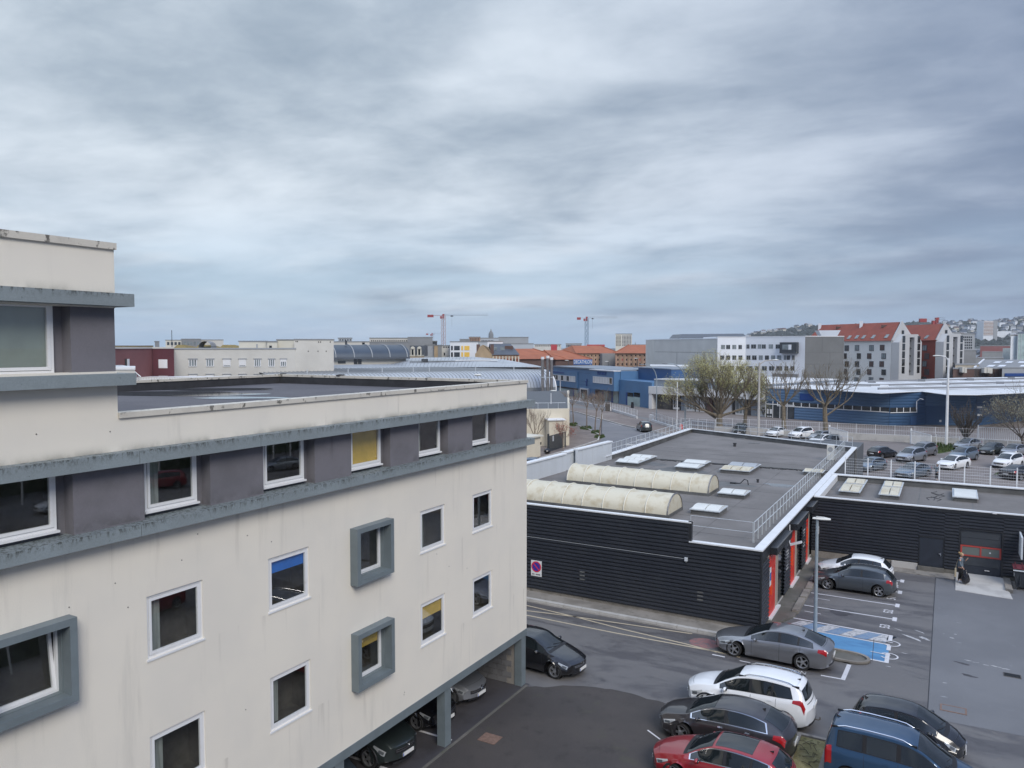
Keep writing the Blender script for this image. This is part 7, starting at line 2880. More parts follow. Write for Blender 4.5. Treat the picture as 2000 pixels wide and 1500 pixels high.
# blue lettered panel
fbox(fa, wh, 1563, 769, 1589, 782, .06, .16, 'blue_sign', 'sign_panel')
n_ = 13
uu0, uu1 = ug - 3.4, fa.len
for k in range(n_):
 a = uu0 + (uu1 - uu0) * k / n_
 c = uu0 + (uu1 - uu0) * (k + 1) / n_
 b = MB()
 fa.box(b, a, c, zr0 - .02, zr0 + .12, -.03, .10)
 fa.box(b, a, a + .14, zr0 + .12, zr1, -.03, .095)
 wo_ = b.build('window', 'white_trim', wh)
 b = MB()
 fa.box(b, a + .14, c, zr0 + .12, zr1, -.04, .02)
 b.build('pane', 'glass_far', wo_)
for k, (x0, x1) in enumerate(((1496, 1509), (1510, 1523), (1524, 1537), (1538, 1551))):
 o_ = fbox(fa, wh, x0, 787, x1, 817, -.03, .03, 'glass_far', 'shop_window')
 fbox(fa, wh, x0 - .8, 783, x0, 819, -.03, .10, 'white_trim', 'mullion')
fbox(fa, wh, 1495, 817, 1552, 819.5, -.02, .14, 'white_trim', 'sill')
fbox(fa, wh, 1495, 789.5, 1552, 791, -.02, .12, 'white_trim', 'transom')
fbox(fa, wh, 1498, 799, 1508, 808, .03, .05, 'shop_white', 'poster')
fbox(fa, wh, 1501.5, 799, 1503.5, 817, .05, .06, 'frame_black', 'poster_figure')
fbox(fa, wh, 1499, 812, 1507, 814, .05, .06, 'shop_white', 'poster_print')
# second face, deep blue, set back on the right
fb = Fac(0, 0, 0, 0, A=B_, B=Vector((-3.3, 149.0, 0)))
z2 = fb.z(1780, 768)
ribbed(fb, 0, fb.len, 0, z2 + .2, wh, 'blue_shed_deep', 'side_cladding')
us, ue, z0_, z1_ = fb.rect(1738, 796, 1790, 806)
for k in range(4):
 b = MB()
 a, c = us + (ue - us) * k / 4, us + (ue - us) * (k + 1) / 4
 fb.box(b, a, c, z0_, z0_ + .12, .06, .16)
 fb.box(b, c - .12, c, z0_ + .12, z1_, .06, .155)
 w_ = b.build('window', 'white_trim', wh)
 b = MB()
 fb.box(b, a, c - .12, z0_ + .12, z1_, .06, .10)
 b.build('pane', 'glass_dark', w_)
fbox(fb, wh, 1777, 813, 1789, 830, .06, .12, 'blue_deep', 'door')
fc = Fac(0, 0, 0, 0, A=Vector((-3.3, 149.0, 0)), B=Vector((-2.5, 146.8, 0)))
fd = Fac(1807, 131.4, 1909, 129.5)
z3 = fd.z(1850, 769)
b = MB()
fd.box(b, 0, fd.len, 0, z3 - .1, -20, -.05)
b.build('core_wall', 'blue_shed_deep', wh)
ribbed(fd, 0, fd.len, 0, z3, wh, 'blue_shed', 'front_cladding', .42)
fbox(fd, wh, 1807, 793, 1846, 828, .06, .14, 'blue_shed_deep', 'roller_door')
fbox(fd, wh, 1834, 820, 1838, 824, .15, .19, 'sign_white', 'notice')
fe = Fac(1909, 129.5, 2080, 146)
ribbed(fe, 0, fe.len, 0, fe.z(1950, 767), wh, 'blue_shed_deep', 'front_cladding', .42)
b = MB()
fe.box(b, 0, fe.len, 0, fe.z(1950, 768), -30, -.05)
b.build('core_wall', 'blue_shed_deep', wh)
for (px, py) in ((1911, 795), (1911, 810)):
 p = at(px, py, 129)
 MB().box(p.x - .2, p.y - .4, p.z - .15, p.x + .5, p.y, p.z + .15).build('wall_lamp', 'white_trim', wh)
p = at(1790, 800, 130)
MB().tube([p, p + Vector((0, 0, 1.4)), p + Vector((.5, -.3, 1.9)), p + Vector((1.0, -.5, 1.8))], .07, 6).build('wall_lamp', 'white_trim', wh)
# white roof
rz = zt_ + .22

def rp(px, py):
 p = onz(px, py, rz)
 return (p.x, p.y)

corners = [rp(1463, 753), rp(1540, 757), rp(1720, 768.5), rp(1775, 765.5), rp(1800, 764.5), rp(1850, 771), rp(1908, 771.5), rp(2080, 764), rp(2110, 735), rp(1870, 738), rp(1690, 745.5), rp(1470, 746)]
MB().prism(corners, rz - .05, rz + .02).build('roof', 'roof_white', wh)
for i, (xa, ya, xb, yb) in enumerate(((1690, 746, 2090, 739), (1700, 754, 2090, 746), (1715, 761, 2090, 755), (1490, 750, 1700, 754))):
 a, c = Vector((*rp(xa, ya), rz)), Vector((*rp(xb, yb), rz))
 d = (c - a).normalized()
 n = Vector((d.y, -d.x, 0))
 MB().obox(a, d, n, ZUP, 0, (c - a).length, -.15, .15, 0, .35).build('roof_ridge', 'roof_line', wh)
 L_ = (c - a).length
 u = 3
 rr = random.Random(i)
 while u < L_ - 3:
  MB().obox(a, d, n, ZUP, u, u + 3.2, 1.5, 4.5, .022, .05).build('roof_panel', 'roof_patch', wh)
  u += 7 + rr.uniform(-.5, .5)
for (px, py) in ((1727, 757), (1648, 748), (1703, 748), (1800, 745), (1848, 752), (1895, 743), (1953, 750), (1975, 741)):
 p = onz(px, py, rz)
 MB().box(p.x - .7, p.y - .6, rz, p.x + .7, p.y + .6, rz + .5).build('roof_unit', 'roof_white' if px == 1727 else 'roof_line', wh)

# ================================================================ WHITE OFFICE BLOCK
of = thing('white_office', 'white office block between two concrete end walls with rows of paired windows', 'building', tuple(at(1460, 700, 215)))
o1_ = Fac(1278, 245, 1401, 212)
o2_ = Fac(1401, 212, 1456, 216)
o3_ = Fac(1456, 216, 1572, 203)
o4_ = Fac(1572, 203, 1648, 206)
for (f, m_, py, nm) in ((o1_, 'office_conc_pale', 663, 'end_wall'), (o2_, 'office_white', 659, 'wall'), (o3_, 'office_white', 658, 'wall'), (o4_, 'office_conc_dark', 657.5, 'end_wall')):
 xm = {663: 1340, 659: 1430, 658: 1520, 657.5: 1610}[py]
 b = MB()
 zt__ = f.z(xm, py)
 for z0_, z1_, e_ in ((0, zt__, 0), (zt__ + .003, zt__ + .2, .08)):
  if e_:
   b.build(nm, m_, of)
   b = MB()
  A2, B2 = f.P(.0, 0, e_), f.P(f.len - .01, 0, e_)
  b.prism([tuple(q[:2]) for q in (A2, B2, B2 + FH * 16, A2 + FH * 16)], z0_, z1_)
 b.build('coping', 'white_trim', of)
for f, xs, ys in ((o1_, (1279, 1400), (688,)), (o4_, (1573, 1647), (688, 711))):
 for y in ys:
  fbox(f, of, xs[0], y - .25, xs[1], y + .25, 0, .02, 'joint_grey', 'panel_joint')
for x in (1322, 1362):
 fbox(o1_, of, x - .2, 688.5, x + .2, 718, 0, .02, 'joint_grey', 'panel_joint')
for (x, y0, y1) in ((1606, 660, 688), (1621, 688.5, 711), (1590, 711.5, 740)):
 fbox(o4_, of, x - .25, y0, x + .25, y1, 0, .02, 'joint_grey', 'panel_joint')

def wrow(f, root, spec, y0, y1, **k):
 for (x0, x1, g) in spec:
  u0, u1, z0, z1 = f.rect(x0, y0, x1, y1)
  win(f, root, u0, u1, z0, z1, {'d': 'glass_dark', 'g': 'glass_far', 'p': 'glass_far_pale'}[g], 'wall_midgrey', k.get('mull', 1), .07)

wrow(o2_, of, [(1408, 1416, 'p')], 673.5, 682)
wrow(o2_, of, [(1418, 1426, 'g'), (1430, 1438, 'p'), (1442, 1449, 'g')], 673.5, 682)
wrow(o1_, of, [(1359, 1362.5, 'g'), (1366.5, 1376, 'g'), (1379, 1388.5, 'p'), (1391.5, 1400, 'g')][:0], 673, 682)
wrow(o3_, of, [(1458, 1464, 'g'), (1467, 1477, 'g'), (1480, 1487, 'p'), (1488, 1496, 'd'), (1501.5, 1510, 'p'), (1515, 1524, 'g')], 672.5, 681)
wrow(o2_, of, [(1406, 1414, 'g'), (1418, 1426, 'g'), (1430, 1438, 'g'), (1442, 1450, 'g')], 694, 703)
wrow(o3_, of, [(1458, 1466, 'g'), (1469, 1478, 'd'), (1482, 1490, 'p'), (1494, 1502, 'd'), (1506, 1514, 'p'), (1518, 1526, 'p'), (1531, 1536, 'p'), (1537, 1543, 'd'), (1547, 1552, 'g')], 694, 703)
wrow(o2_, of, [(1406, 1418, 'g'), (1422, 1434, 'g'), (1438, 1450, 'g')], 715, 724)
wrow(o3_, of, [(1458, 1470, 'g'), (1474, 1484, 'g'), (1488, 1498, 'g'), (1502, 1512, 'g'), (1516, 1528, 'g'), (1532, 1540, 'g'), (1544, 1552, 'g')], 715, 724)
bx = fbox(o3_, of, 1527, 668.5, 1560, 690, 0, 1.2, 'charcoal', 'framed_bay')
u0, u1, z0, z1 = o3_.rect(1532, 673, 1550, 683)
for k in range(3):
 b = MB()
 o3_.box(b, u0 + (u1 - u0) * k / 3 + .06, u0 + (u1 - u0) * (k + 1) / 3, z0, z1, 1.2, 1.26)
 b.build('window', 'glass_far_pale' if k < 2 else 'office_white', bx)
fbox(o3_, of, 1511, 730, 1560, 745, 0, .8, 'wall_grey', 'dark_bay')
fbox(o1_, of, 1281, 729, 1340, 740, .0, .25, 'office_white', 'low_wing_wall')
for k in range(9):
 fbox(o1_, of, 1274 + k * 7, 732, 1279 + k * 7, 739, .2, .3, 'glass_far', 'low_window')
# slate roof standing behind
p = [at(1325, 660.5, 235), at(1332, 652.5, 240), at(1452, 651.5, 240), at(1459, 659, 235)]
b = MB()
b.extr([p[0], p[3], p[2], p[1]], FH * 14)
tag(b.build('slate_roof_building', 'slate', loc=tuple(p[0])), 'long low dark slate roof rising behind the white office block', 'building')

# link wing in front of the office (white with windows, between showroom and trees)
lw_ = Fac(1271, 196, 1345, 192)
lk = block('link_building', 'low white building with a window band behind the deep blue showroom wall', lw_, lw_.z(1300, 717), 12, 'office_white', 'roof_white')
band_windows(lw_, lk, 1273, 728, 1330, 739, 9, .0, 'dgpgdgpgg')

# ================================================================ RESIDENCES WITH RED ROOFS
def residence(label, eL, dL, eR, dR, gR, dG, y_eave, y_ridge, ridgeL, wallm, y_base=760, lean=0):
 r = thing('apartment_house', label, 'building', tuple(at(eR, 700, dR)))
 f = Fac(eL, dL, eR, dR)
 g2 = Fac(eR, dR, gR, dG)
 ze = f.z(eR, y_eave)
 Dp = g2.len

 def Q(u, z, k):
  return f.A + f.U * u + g2.U * k + ZUP * z
 b = MB()
 b.prism([Q(0, 0, 0)[:2], Q(f.len, 0, 0)[:2], Q(f.len, 0, Dp)[:2], Q(0, 0, Dp)[:2]], 0, ze)
 b.build('wall', wallm, r)
 kr = Dp * .42
 zr = CAM_H + (676 - y_ridge) * Q(f.len, 0, kr).dot(FH) / 1500
 b = MB()
 a0, a1 = Q(-.3, ze - .1, -.5), Q(f.len + .1, ze - .1, -.5)
 b0, b1 = Q(-.3, ze - .1, Dp + .3), Q(f.len + .1, ze - .1, Dp + .3)
 c0, c1 = Q(ridgeL, zr, kr), Q(f.len - .6, zr, kr)
 b.quad(a0, a1, c1, c0)
 b.quad(b1, b0, c0, c1)
 b.quad(a0, c0, b0)
 b.build('roof', 'tile_red', r)
 b = MB()
 b.extr([Q(f.len - .1, ze, -.1), Q(f.len - .1, ze, Dp), Q(f.len - .1, zr + .3, kr)], f.U * .5)
 gb = b.build('gable', 'render_grey', r)
 b = MB()
 g2.box(b, kr - .35, kr + .35, ze + 1.0, ze + 3.0, .0, .75)
 b.build('gable_window', 'glass_dark', gb)
 # stair tower
 zt__ = g2.z((eR + gR) / 2, y_eave - 12)
 b = MB()
 W_ = g2.len
 poly = [g2.P(0, 0, 0), g2.P(W_, 0, 0), g2.P(W_, zt__ - 2.4, 0), g2.P(W_ * .84, zt__, 0), g2.P(W_ * .16, zt__, 0), g2.P(0, zt__ - 2.0, 0)]
 # the tower with a slot: build as left, right, top boxes
 s0, s1 = W_ * .45, W_ * .66
 zs0, zs1 = g2.z((eR + gR) / 2, 733), g2.z((eR + gR) / 2, y_eave - 6)
 b.extr([g2.P(0, 0, .1), g2.P(s0, 0, .1), g2.P(s0, zt__, .1), g2.P(W_ * .20, zt__, .1), g2.P(0, zt__ - 2.4, .1)], g2.N * 2.4)
 b.extr([g2.P(s1, 0, .1), g2.P(W_, 0, .1), g2.P(W_, zt__ - 2.4, .1), g2.P(W_ * .82, zt__, .1), g2.P(s1, zt__, .1)], g2.N * 2.4)
 g2.box(b, s0 + .01, s1 - .01, zs1, zt__ - .01, .1, 2.48)
 g2.box(b, s0 + .01, s1 - .01, 0, zs0, .1, 2.48)
 tw = b.build('stair_tower', 'render_grey', r)
 b = MB()
 g2.box(b, s0, s1, zs0, zs1, .05, .3)
 b.build('stair_recess', 'wall_grey', tw)
 n_fl = 5
 for k in range(n_fl):
  z0 = zs0 + (zs1 - zs0) * k / n_fl
  h = (zs1 - zs0) / n_fl
  b = MB()
  b.extr([g2.P(s0, z0, 1.0), g2.P(s0, z0 + .25, 1.0), g2.P(s1, z0 + h * .5 + .25, 1.0), g2.P(s1, z0 + h * .5, 1.0)], g2.N * .3)
  b.extr([g2.P(s1, z0 + h * .5, 1.4), g2.P(s1, z0 + h * .5 + .25, 1.4), g2.P(s0, z0 + h + .25, 1.4), g2.P(s0, z0 + h, 1.4)], g2.N * .3)
  b.build('stair_flight', 'joint_grey', tw)
  for (ua, ub_) in ((W_ * .13, W_ * .25), (W_ * .80, W_ * .92)):
   b = MB()
   g2.box(b, ua, ub_, z0 + h * .30, z0 + h * .30 + 2.0, 2.49, 2.56)
   b.build('slot_window', 'glass_dark', tw)
 return r, f, g2, ze, zr, Dp

r1, f1_, g1_, ze1, zr1_, D1 = residence('white four-storey apartment house with a red tiled roof and a stair tower', 1575, 262, 1740, 226, 1784, 232, 665, 629, 3, 'render_white')
r2, f2_, g2_, ze2, zr2_, D2 = residence('brick-red apartment house with a grey stair tower beside the white one', 1770, 242, 1826, 229, 1866, 235, 664, 632.5, -12, 'brick_red')

def apt(f, root, x0, y0, x1, y1, k):
 u0, u1, z0, z1 = f.rect(x0, y0, x1, y1)
 win(f, root, u0, u1, z0, z1, {'g': 'glass_far', 'p': 'glass_far_pale', 'd': 'glass_dark', 's': 'brick_brown'}[k], 'charcoal', 1, .12, proud=.12)

for (x, y, w_, k) in ((1650, 674.5, 8, 'g'), (1670, 674, 8, 'p'), (1698, 674, 8.5, 'p'), (1719, 673.5, 8.5, 's'), (1649, 690, 5, 'd'), (1674, 690, 7.5, 'd'), (1694, 690, 8, 's'), (1722, 690, 8.5, 'p'),
      (1650, 705.5, 8, 'd'), (1670, 705.5, 8, 'g'), (1698, 705.5, 8, 's'), (1718, 705.5, 8.5, 's'), (1649, 720, 5, 'g'), (1673, 721, 7.5, 'd'), (1694, 721, 8, 's'), (1722, 721.5, 8.5, 'g'),
      (1650, 737, 7, 'g'), (1669, 737, 8, 'p'), (1697, 737, 8.5, 'p'), (1718, 738, 8, 's')):
 apt(f1_, r1, x, y, x + w_, y + 11, k)
for (x, y, w_, k) in ((1785, 674, 6, 'd'), (1802, 674, 8.5, 'p'), (1806, 690, 8.5, 's'), (1785, 705, 5, 'p'), (1802, 705, 8, 'p'), (1806, 721, 8.5, 's'), (1801, 736, 8, 'd')):
 apt(f2_, r2, x, y, x + w_, y + 11, k)

def roofpt(f, Dp, ze, zr, px, py):
 """point on the front roof slope seen at a pixel"""
 gU = (g1_ if f is f1_ else g2_).U
 P0 = f.A + ZUP * (ze - .1) - gU * .5
 P1 = f.A + ZUP * zr + gU * Dp * .42
 v = (P1 - P0)
 nrm = f.U.cross(v).normalized()
 d = ray(px, py)
 t = (P0 - EYE).dot(nrm) / d.dot(nrm)
 return EYE + d * t, nrm

for (r_, f, Dp, ze, zr, lst) in ((r1, f1_, D1, ze1, zr1_, ((1659, 659), (1674, 658.5), (1687, 658.5), (1706, 658), (1732, 657))), (r2, f2_, D2, ze2, zr2_, ((1789, 659), (1810, 658.5)))):
 for (px, py) in lst:
  p, nn = roofpt(f, Dp, ze, zr, px, py)
  V = nn.cross(f.U).normalized()
  if nn.z < 0:
   nn = -nn
  MB().obox(p, f.U, V, nn, -.6, .6, -.7, .7, .02, .14).build('roof_window', 'glass_far_pale', r_)
for (px, py) in ((1601, 641), (1682, 637)):
 p, nn = roofpt(f1_, D1, ze1, zr1_, px, py)
 MB().box(p.x - .45, p.y - .45, p.z - .8, p.x + .45, p.y + .45, p.z + 1.6).build('chimney', 'office_white', r1)
for (px, py) in ((1638, 641), (1727, 638)):
 p, nn = roofpt(f1_, D1, ze1, zr1_, px, py)
 MB().box(p.x - .8, p.y - .3, p.z - .3, p.x + .8, p.y + .3, p.z + .5).build('chimney', 'brick_brown', r1)
p = at(1620, 654, 238)
MB().extr([p + Vector((-3.2, 0, 1.4)), p + Vector((3.2, 0, 1.4)), p + Vector((1.6, 0, -1.6)), p + Vector((-1.6, 0, -1.6))], FH * 3).build('dormer', 'office_white', r1)

# ================================================================ MIDDLE DISTANCE TOWN
def simple(name, label, xL, xR, ytop, d, m='wall_pale', roof='wall_midgrey', dep=14, dR=None, z0=0.0, wins=None, group=None, par=.3, glass='g'):
 f = Fac(xL, d, xR, dR or d)
 r = block(name, label, f, f.z((xL + xR) / 2, ytop), dep, m, roof, group, z0, par)
 if wins:
  for (x0, x1, y0, y1, nx, ny) in wins:
   for i in range(nx):
    for j in range(ny):
     wx, wy = (x1 - x0) / nx, (y1 - y0) / ny
     u0, u1, za, zb = f.rect(x0 + wx * (i + .18), y0 + wy * (j + .2), x0 + wx * (i + .82), y0 + wy * (j + .8))
     b = MB()
     f.box(b, u0, u1, za, zb, -.02, .06)
     b.build('window', {'g': 'glass_far', 'd': 'glass_dark', 'p': 'glass_far_pale', 'y': 'blind_yellow'}[glass], r)
 return r, f

# maroon pair
r, f = simple('maroon_building', 'maroon rendered building with a closed white shutter', 290, 340, 681, 128, 'maroon', 'wall_pale', 16, dR=127, par=.25)
u0, u1, z0, z1 = f.rect(310, 702, 327, 719)
win(f, r, u0, u1, z0, z1, 'glass_far', 'pvc_white', 0, .09, shutter=1)
fbox(f, r, 310, 734, 328, 737, 0, .06, 'pvc_white', 'shutter')
ff2 = Fac(210, 112, 297, 127.5)
b = MB()
zt2 = ff2.z(260, 681)
ff2.box(b, 0, ff2.len, 0, zt2, -10, 0)
b.build('side_wall', 'maroon_pale', r)
b = MB()
ff2.box(b, 0, ff2.len, zt2 + .002, zt2 + .25, -10, .12)
b.build('roof_edge', 'wall_pale', r)
fbox(ff2, r, 244, 701, 247.5, 720, 0, .06, 'frame_black', 'door')
fbox(ff2, r, 247.6, 701, 252, 720, 0, .09, 'pvc_white', 'door')
rr_, fr2 = simple('roof_kiosk', 'small white rooftop kiosk with stair rails in front of the maroon wall', 200, 263, 722, 100, 'wall_pale', 'pvc_white', 8, dR=100)
t = thing('stair_rail', 'grey stair handrail descending beside the white rooftop kiosk', 'handrail', tuple(at(262, 720, 106)))
b = MB()
pts = [at(226, 714, 108), at(238, 714, 108), at(252, 716, 108), at(275, 736, 108)]
b.tube(pts, .07, 5)
b.tube([p - Vector((0, 0, .5)) for p in pts], .04, 4)
b.build('rail', 'galvanised', t)
for q in range(8):
 p = at(252 + q * 3, 716 + q * 2.6, 108)
 MB().tube([p, p - Vector((0, 0, 1.1))], .035, 4).build('baluster', 'galvanised', t)
t = thing('terrace_rail', 'white terrace railing at the foot of the maroon building', 'railing', tuple(at(340, 740, 118)))
a, c = at(265, 737, 116), at(395, 737.5, 122)
for q in range(27):
 p = a + (c - a) * (q / 26)
 MB().tube([p, p - Vector((0, 0, 1.2))], .04, 4).build('baluster', 'wall_pale', t)
for dz in (0, -.5):
 MB().tube([a + Vector((0, 0, dz)), c + Vector((0, 0, dz))], .05, 4).build('rail', 'wall_pale', t)
tr_, ft_ = simple('terrace', 'pale low terrace wall in front of the long cream housing block', 262, 600, 741, 121, 'wall_pale', 'pvc_white', 6, dR=122)
# long white housing block
r, f = simple('housing_block', 'long cream housing block with two rows of shuttered windows', 340, 577, 682, 132, 'wall_pale', 'wall_midgrey', 14, dR=146, par=.22)
for (x, w_, k) in ((368, 16, 'g'), (402, 15, 'g'), (435, 15, 's'), (466, 14, 's'), (496, 13, 'g'), (524, 12, 'g'), (547, 12, 'h')):
 u0, u1, z0, z1 = f.rect(x, 701, x + w_, 716)
 win(f, r, u0, u1, z0, z1, 'glass_far_pale', 'pvc_white', 2 if k != 's' else 0, .12, shutter={'g': .05, 's': .92, 'h': .45}[k], proud=.12)
 fbox(f, r, x - 1, 700, x + w_ + 1.2, 701, 0, .25, 'wall_midgrey', 'lintel')
 u0, u1, z0, z1 = f.rect(x, 731, x + w_, 744)
 win(f, r, u0, u1, z0, z1, 'glass_far_pale', 'pvc_white', 2 if x > 520 else 0, .12, shutter=.05 if x > 520 else .95, proud=.12)
 fbox(f, r, x - 1, 730, x + w_ + 1.2, 731, 0, .25, 'wall_midgrey', 'lintel')
r, f = simple('tall_block', 'plain cream blank-walled block rising beside the blue vaulted roof', 575, 652, 664, 146, 'wall_pale', 'wall_grey', 16, dR=150, par=.2)
for (x, y) in ((602, 686), (621, 686), (637, 686), (578, 667), (581, 667), (622, 668), (626, 668), (645, 668)):
 fbox(f, r, x - .8, y - 1.2, x + .8, y + 1.2, 0, .05, 'frame_black', 'wall_vent')
for (xL, xR, y, d, lb) in ((467, 523, 667.5, 150, 'low cream penthouse above the long housing block, the widest one'), (522, 542, 668, 149, 'narrow cream penthouse with one dark window'), (541, 577, 664.5, 151, 'cream stair head against the tall blank block')):
 r, f = simple('penthouse', lb, xL, xR, y, d, 'wall_cream', 'wall_grey', 6, par=.2)
 if xL == 522:
  fbox(f, r, 526, 675, 531, 681, 0, .06, 'glass_dark', 'window')
 if xL == 467:
  fbox(f, r, 500.5, 672, 503.5, 681, 0, .06, 'wall_midgrey', 'door')
for i, (x0, x1, lb) in enumerate(((338, 368, 'mossy tiled hipped roof behind the housing block, leftmost'), (380, 418, 'mossy tiled hipped roof behind the housing block, middle one with an arched dormer'), (427, 466, 'mossy tiled hipped roof behind the housing block, nearest the penthouses'))):
 a, c = at(x0, 681, 165), at(x1, 681, 165)
 tp0, tp1 = at(x0 + 8, 673.5, 169), at(x1 - 8, 673.5, 169)
 b = MB()
 bk = FH * 9
 b.quad(a, c, tp1, tp0)
 b.quad(c, c + bk, tp1)
 b.quad(a + bk, a, tp0)
 b.quad(c + bk, a + bk, tp0, tp1)
 o = b.build('roof', 'moss_roof', thing('tiled_house', lb, 'house', tuple(a)))
 base = MB()
 fx = Fac(x0, 165.2, x1, 165.2)
 fx.box(base, .3, fx.len - .3, 0, a.z, -8.5, -.2)
 base.build('wall', 'wall_cream', o.parent)
 if i == 1:
  p = at(400, 679, 164)
  MB().lathe(p, FH, [(0, 1.4), (3, 1.4)], 14).build('dormer', 'wall_grey', o.parent)
# skyline left of the cranes
SK = [
 ('rooftop_building', 'thin low roofline with brown edge at the far left of the skyline', 200, 300, 676, 210, 'moss_roof', None, None),
 ('stair_hut', 'little dark stair head on the far left roofline', 303, 312, 667.5, 205, 'wall_grey', None, None),
 ('apartment_block', 'distant white block with a row of dark upper windows at the far left', 324, 355, 665, 380, 'wall_cream', [(325, 354, 666, 676, 4, 1)], 'g'),
 ('apartment_block', 'distant dark grey block between two pale ones at the far left', 355, 393, 663, 390, 'wall_grey', [(358, 390, 665, 676, 5, 1)], 'p'),
 ('apartment_block', 'distant blank pale block right of the dark grey one', 393, 437, 664.5, 395, 'wall_pale', None, None),
 ('white_building', 'low white building right of the tall blank block', 651, 722, 668, 215, 'wall_pale', [(706, 714, 668, 674, 1, 1)], 'd'),
 ('glass_penthouse', 'small pale rooftop volume above the low white building', 661, 688, 661, 240, 'wall_paleblue', [(662, 687, 662, 666, 5, 1)], 'g'),
 ('long_block', 'long grey-white block with a continuous row of tiny dark windows', 722, 798, 661, 300, 'wall_pale', [(724, 796, 664, 667.5, 19, 1)], 'd'),
 ('dark_base_block', 'flat dark grey volume below the long grey-white block', 715, 800, 669, 285, 'wall_grey', None, None),
 ('grey_hall', 'plain mid-grey hall behind the small tan dormers', 797, 845, 659.5, 290, 'wall_grey', None, None),
 ('grey_annex', 'dark low annex at the right end of the grey hall', 845, 854, 667, 292, 'charcoal', None, None),
 ('grey_house', 'narrow grey wall right of the dormered house', 829, 849, 674, 222, 'wall_midgrey', None, None),
 ('brown_house', 'narrow brown wall between the grey walls', 848, 855, 675, 221, 'stone_tan', None, None),
 ('slate_house', 'narrow slate-grey gable wall beside the brown one', 855, 863, 675, 222, 'wall_grey', None, None),
 ('white_house', 'small white house with one dark window left of the modern white block', 863, 879, 675.5, 225, 'wall_pale', [(866, 870, 687, 696, 1, 1), (865, 878, 676, 680, 3, 1)], 'd'),
 ('modern_block', 'modern white block with two rows of dark and yellow windows', 879, 934, 668, 218, 'office_white', None, None),
 ('modern_annex', 'pale grey volume right of the modern white block', 934, 952, 668, 222, 'wall_paleblue', None, None),
 ('white_slab', 'white slab behind the tan gable house', 950, 982, 667.5, 260, 'office_white', None, None),
 ('brown_tower_house', 'pinkish brown building with many small roof turrets', 916, 938, 659, 420, 'brick_pale', [(918, 936, 660, 668, 6, 2)], 'd'),
 ('low_dark_building', 'thin dark roofline left of the pinkish brown building', 898, 918, 663.5, 400, 'wall_grey', None, None),
 ('blue_white_building', 'pale blue-white building with a row of dark windows under the church tower', 938, 975, 661, 430, 'wall_paleblue', [(940, 964, 664, 667, 8, 1)], 'd'),
 ('steel_theatre', 'blue-grey metal box building on the skyline, upper volume', 974, 1032, 659.5, 330, 'wall_midgrey', None, None),
 ('theatre_podium', 'wide lower part of the blue-grey metal building', 980, 1042, 672, 326, 'wall_paleblue', None, None),
 ('distant_row', 'very distant row of pale houses right of the metal building', 1043, 1096, 673.5, 600, 'wall_pale', [(1045, 1094, 674, 677, 14, 1)], 'd'),
 ('far_flat_block', 'far grey flat block left of the pale tower', 1105, 1136, 672, 560, 'wall_midgrey', [(1106, 1135, 673, 678, 10, 1)], 'd'),
 ('tower_block', 'pale tower block with rows of windows left of centre on the skyline', 1202, 1214, 653, 620, 'wall_cream', [(1203, 1213, 655, 676, 4, 8)], 'g'),
 ('tower_block_shaded_side', 'shaded right side of the pale tower block', 1214, 1234, 653, 620, 'wall_pale', [(1215, 1233, 655, 676, 6, 8)], 'g'),  # same tower, not a wing; duller wall colour stands in for shade here
 ('low_far_roof', 'thin low pale roofline between the orange roofs and the tower', 1234, 1280, 674, 500, 'wall_midgrey', None, None),
 ('container_office', 'red container cabin on the horizon behind the orange roofs', 1146, 1181, 673, 430, 'container_red', None, None),
 ('container_cabin', 'small red cabin on the horizon left of the tall crane', 1076, 1088, 673, 420, 'container_red', None, None),
 ('white_hospital', 'pale building with rows of small windows right of the brick-red house', 1862, 1903, 652.5, 330, 'wall_midgrey', [(1877, 1899, 656, 682, 6, 5)], 'd'),
 ('white_hospital_wing', 'pale wing behind the stair tower of the brick-red house', 1840, 1874, 650, 340, 'wall_paleblue', None, None),
 ('concrete_hall', 'plain grey concrete hall right of the brick-red house', 1866, 1906, 685, 260, 'wall_grey', None, None),
 ('green_glass_hall', 'grey-green low hall below the hillside tower', 1906, 1960, 700, 300, 'wall_grey', None, None),
 ('long_red_row', 'long red roofed building low under the hillside', 1914, 1992, 676, 520, 'maroon_pale', None, None),
 ('grey_long_hall', 'long grey hall with a pale roof left of the white tower at the right edge', 1918, 1958, 688, 420, 'wall_grey', None, None),
 ('teal_hall', 'pale teal glazed hall beside the white tower at the right edge', 1958, 1973, 680, 400, 'glass_green', None, None),
 ('white_tower', 'white and glass tower at the right edge of the picture', 1973, 1986, 656, 380, 'office_white', None, None),
 ('glass_tower', 'pale blue-green glass tower cut by the right edge of the picture', 1986, 2040, 652, 378, 'glass_green', None, None),
 ('brown_hall', 'long brown hall with a stepped roofline right of the brick-red house', 1862, 1958, 721, 215, 'brick_brown', None, None),
 ('stone_ruin', 'low tan broken wall in front of the concrete hall', 1866, 1912, 713, 222, 'beige_dark', None, None),
 ('blue_edge_hall', 'grey hall with a vivid blue lower edge at the right', 1958, 2040, 719, 205, 'wall_midgrey', None, None),
]
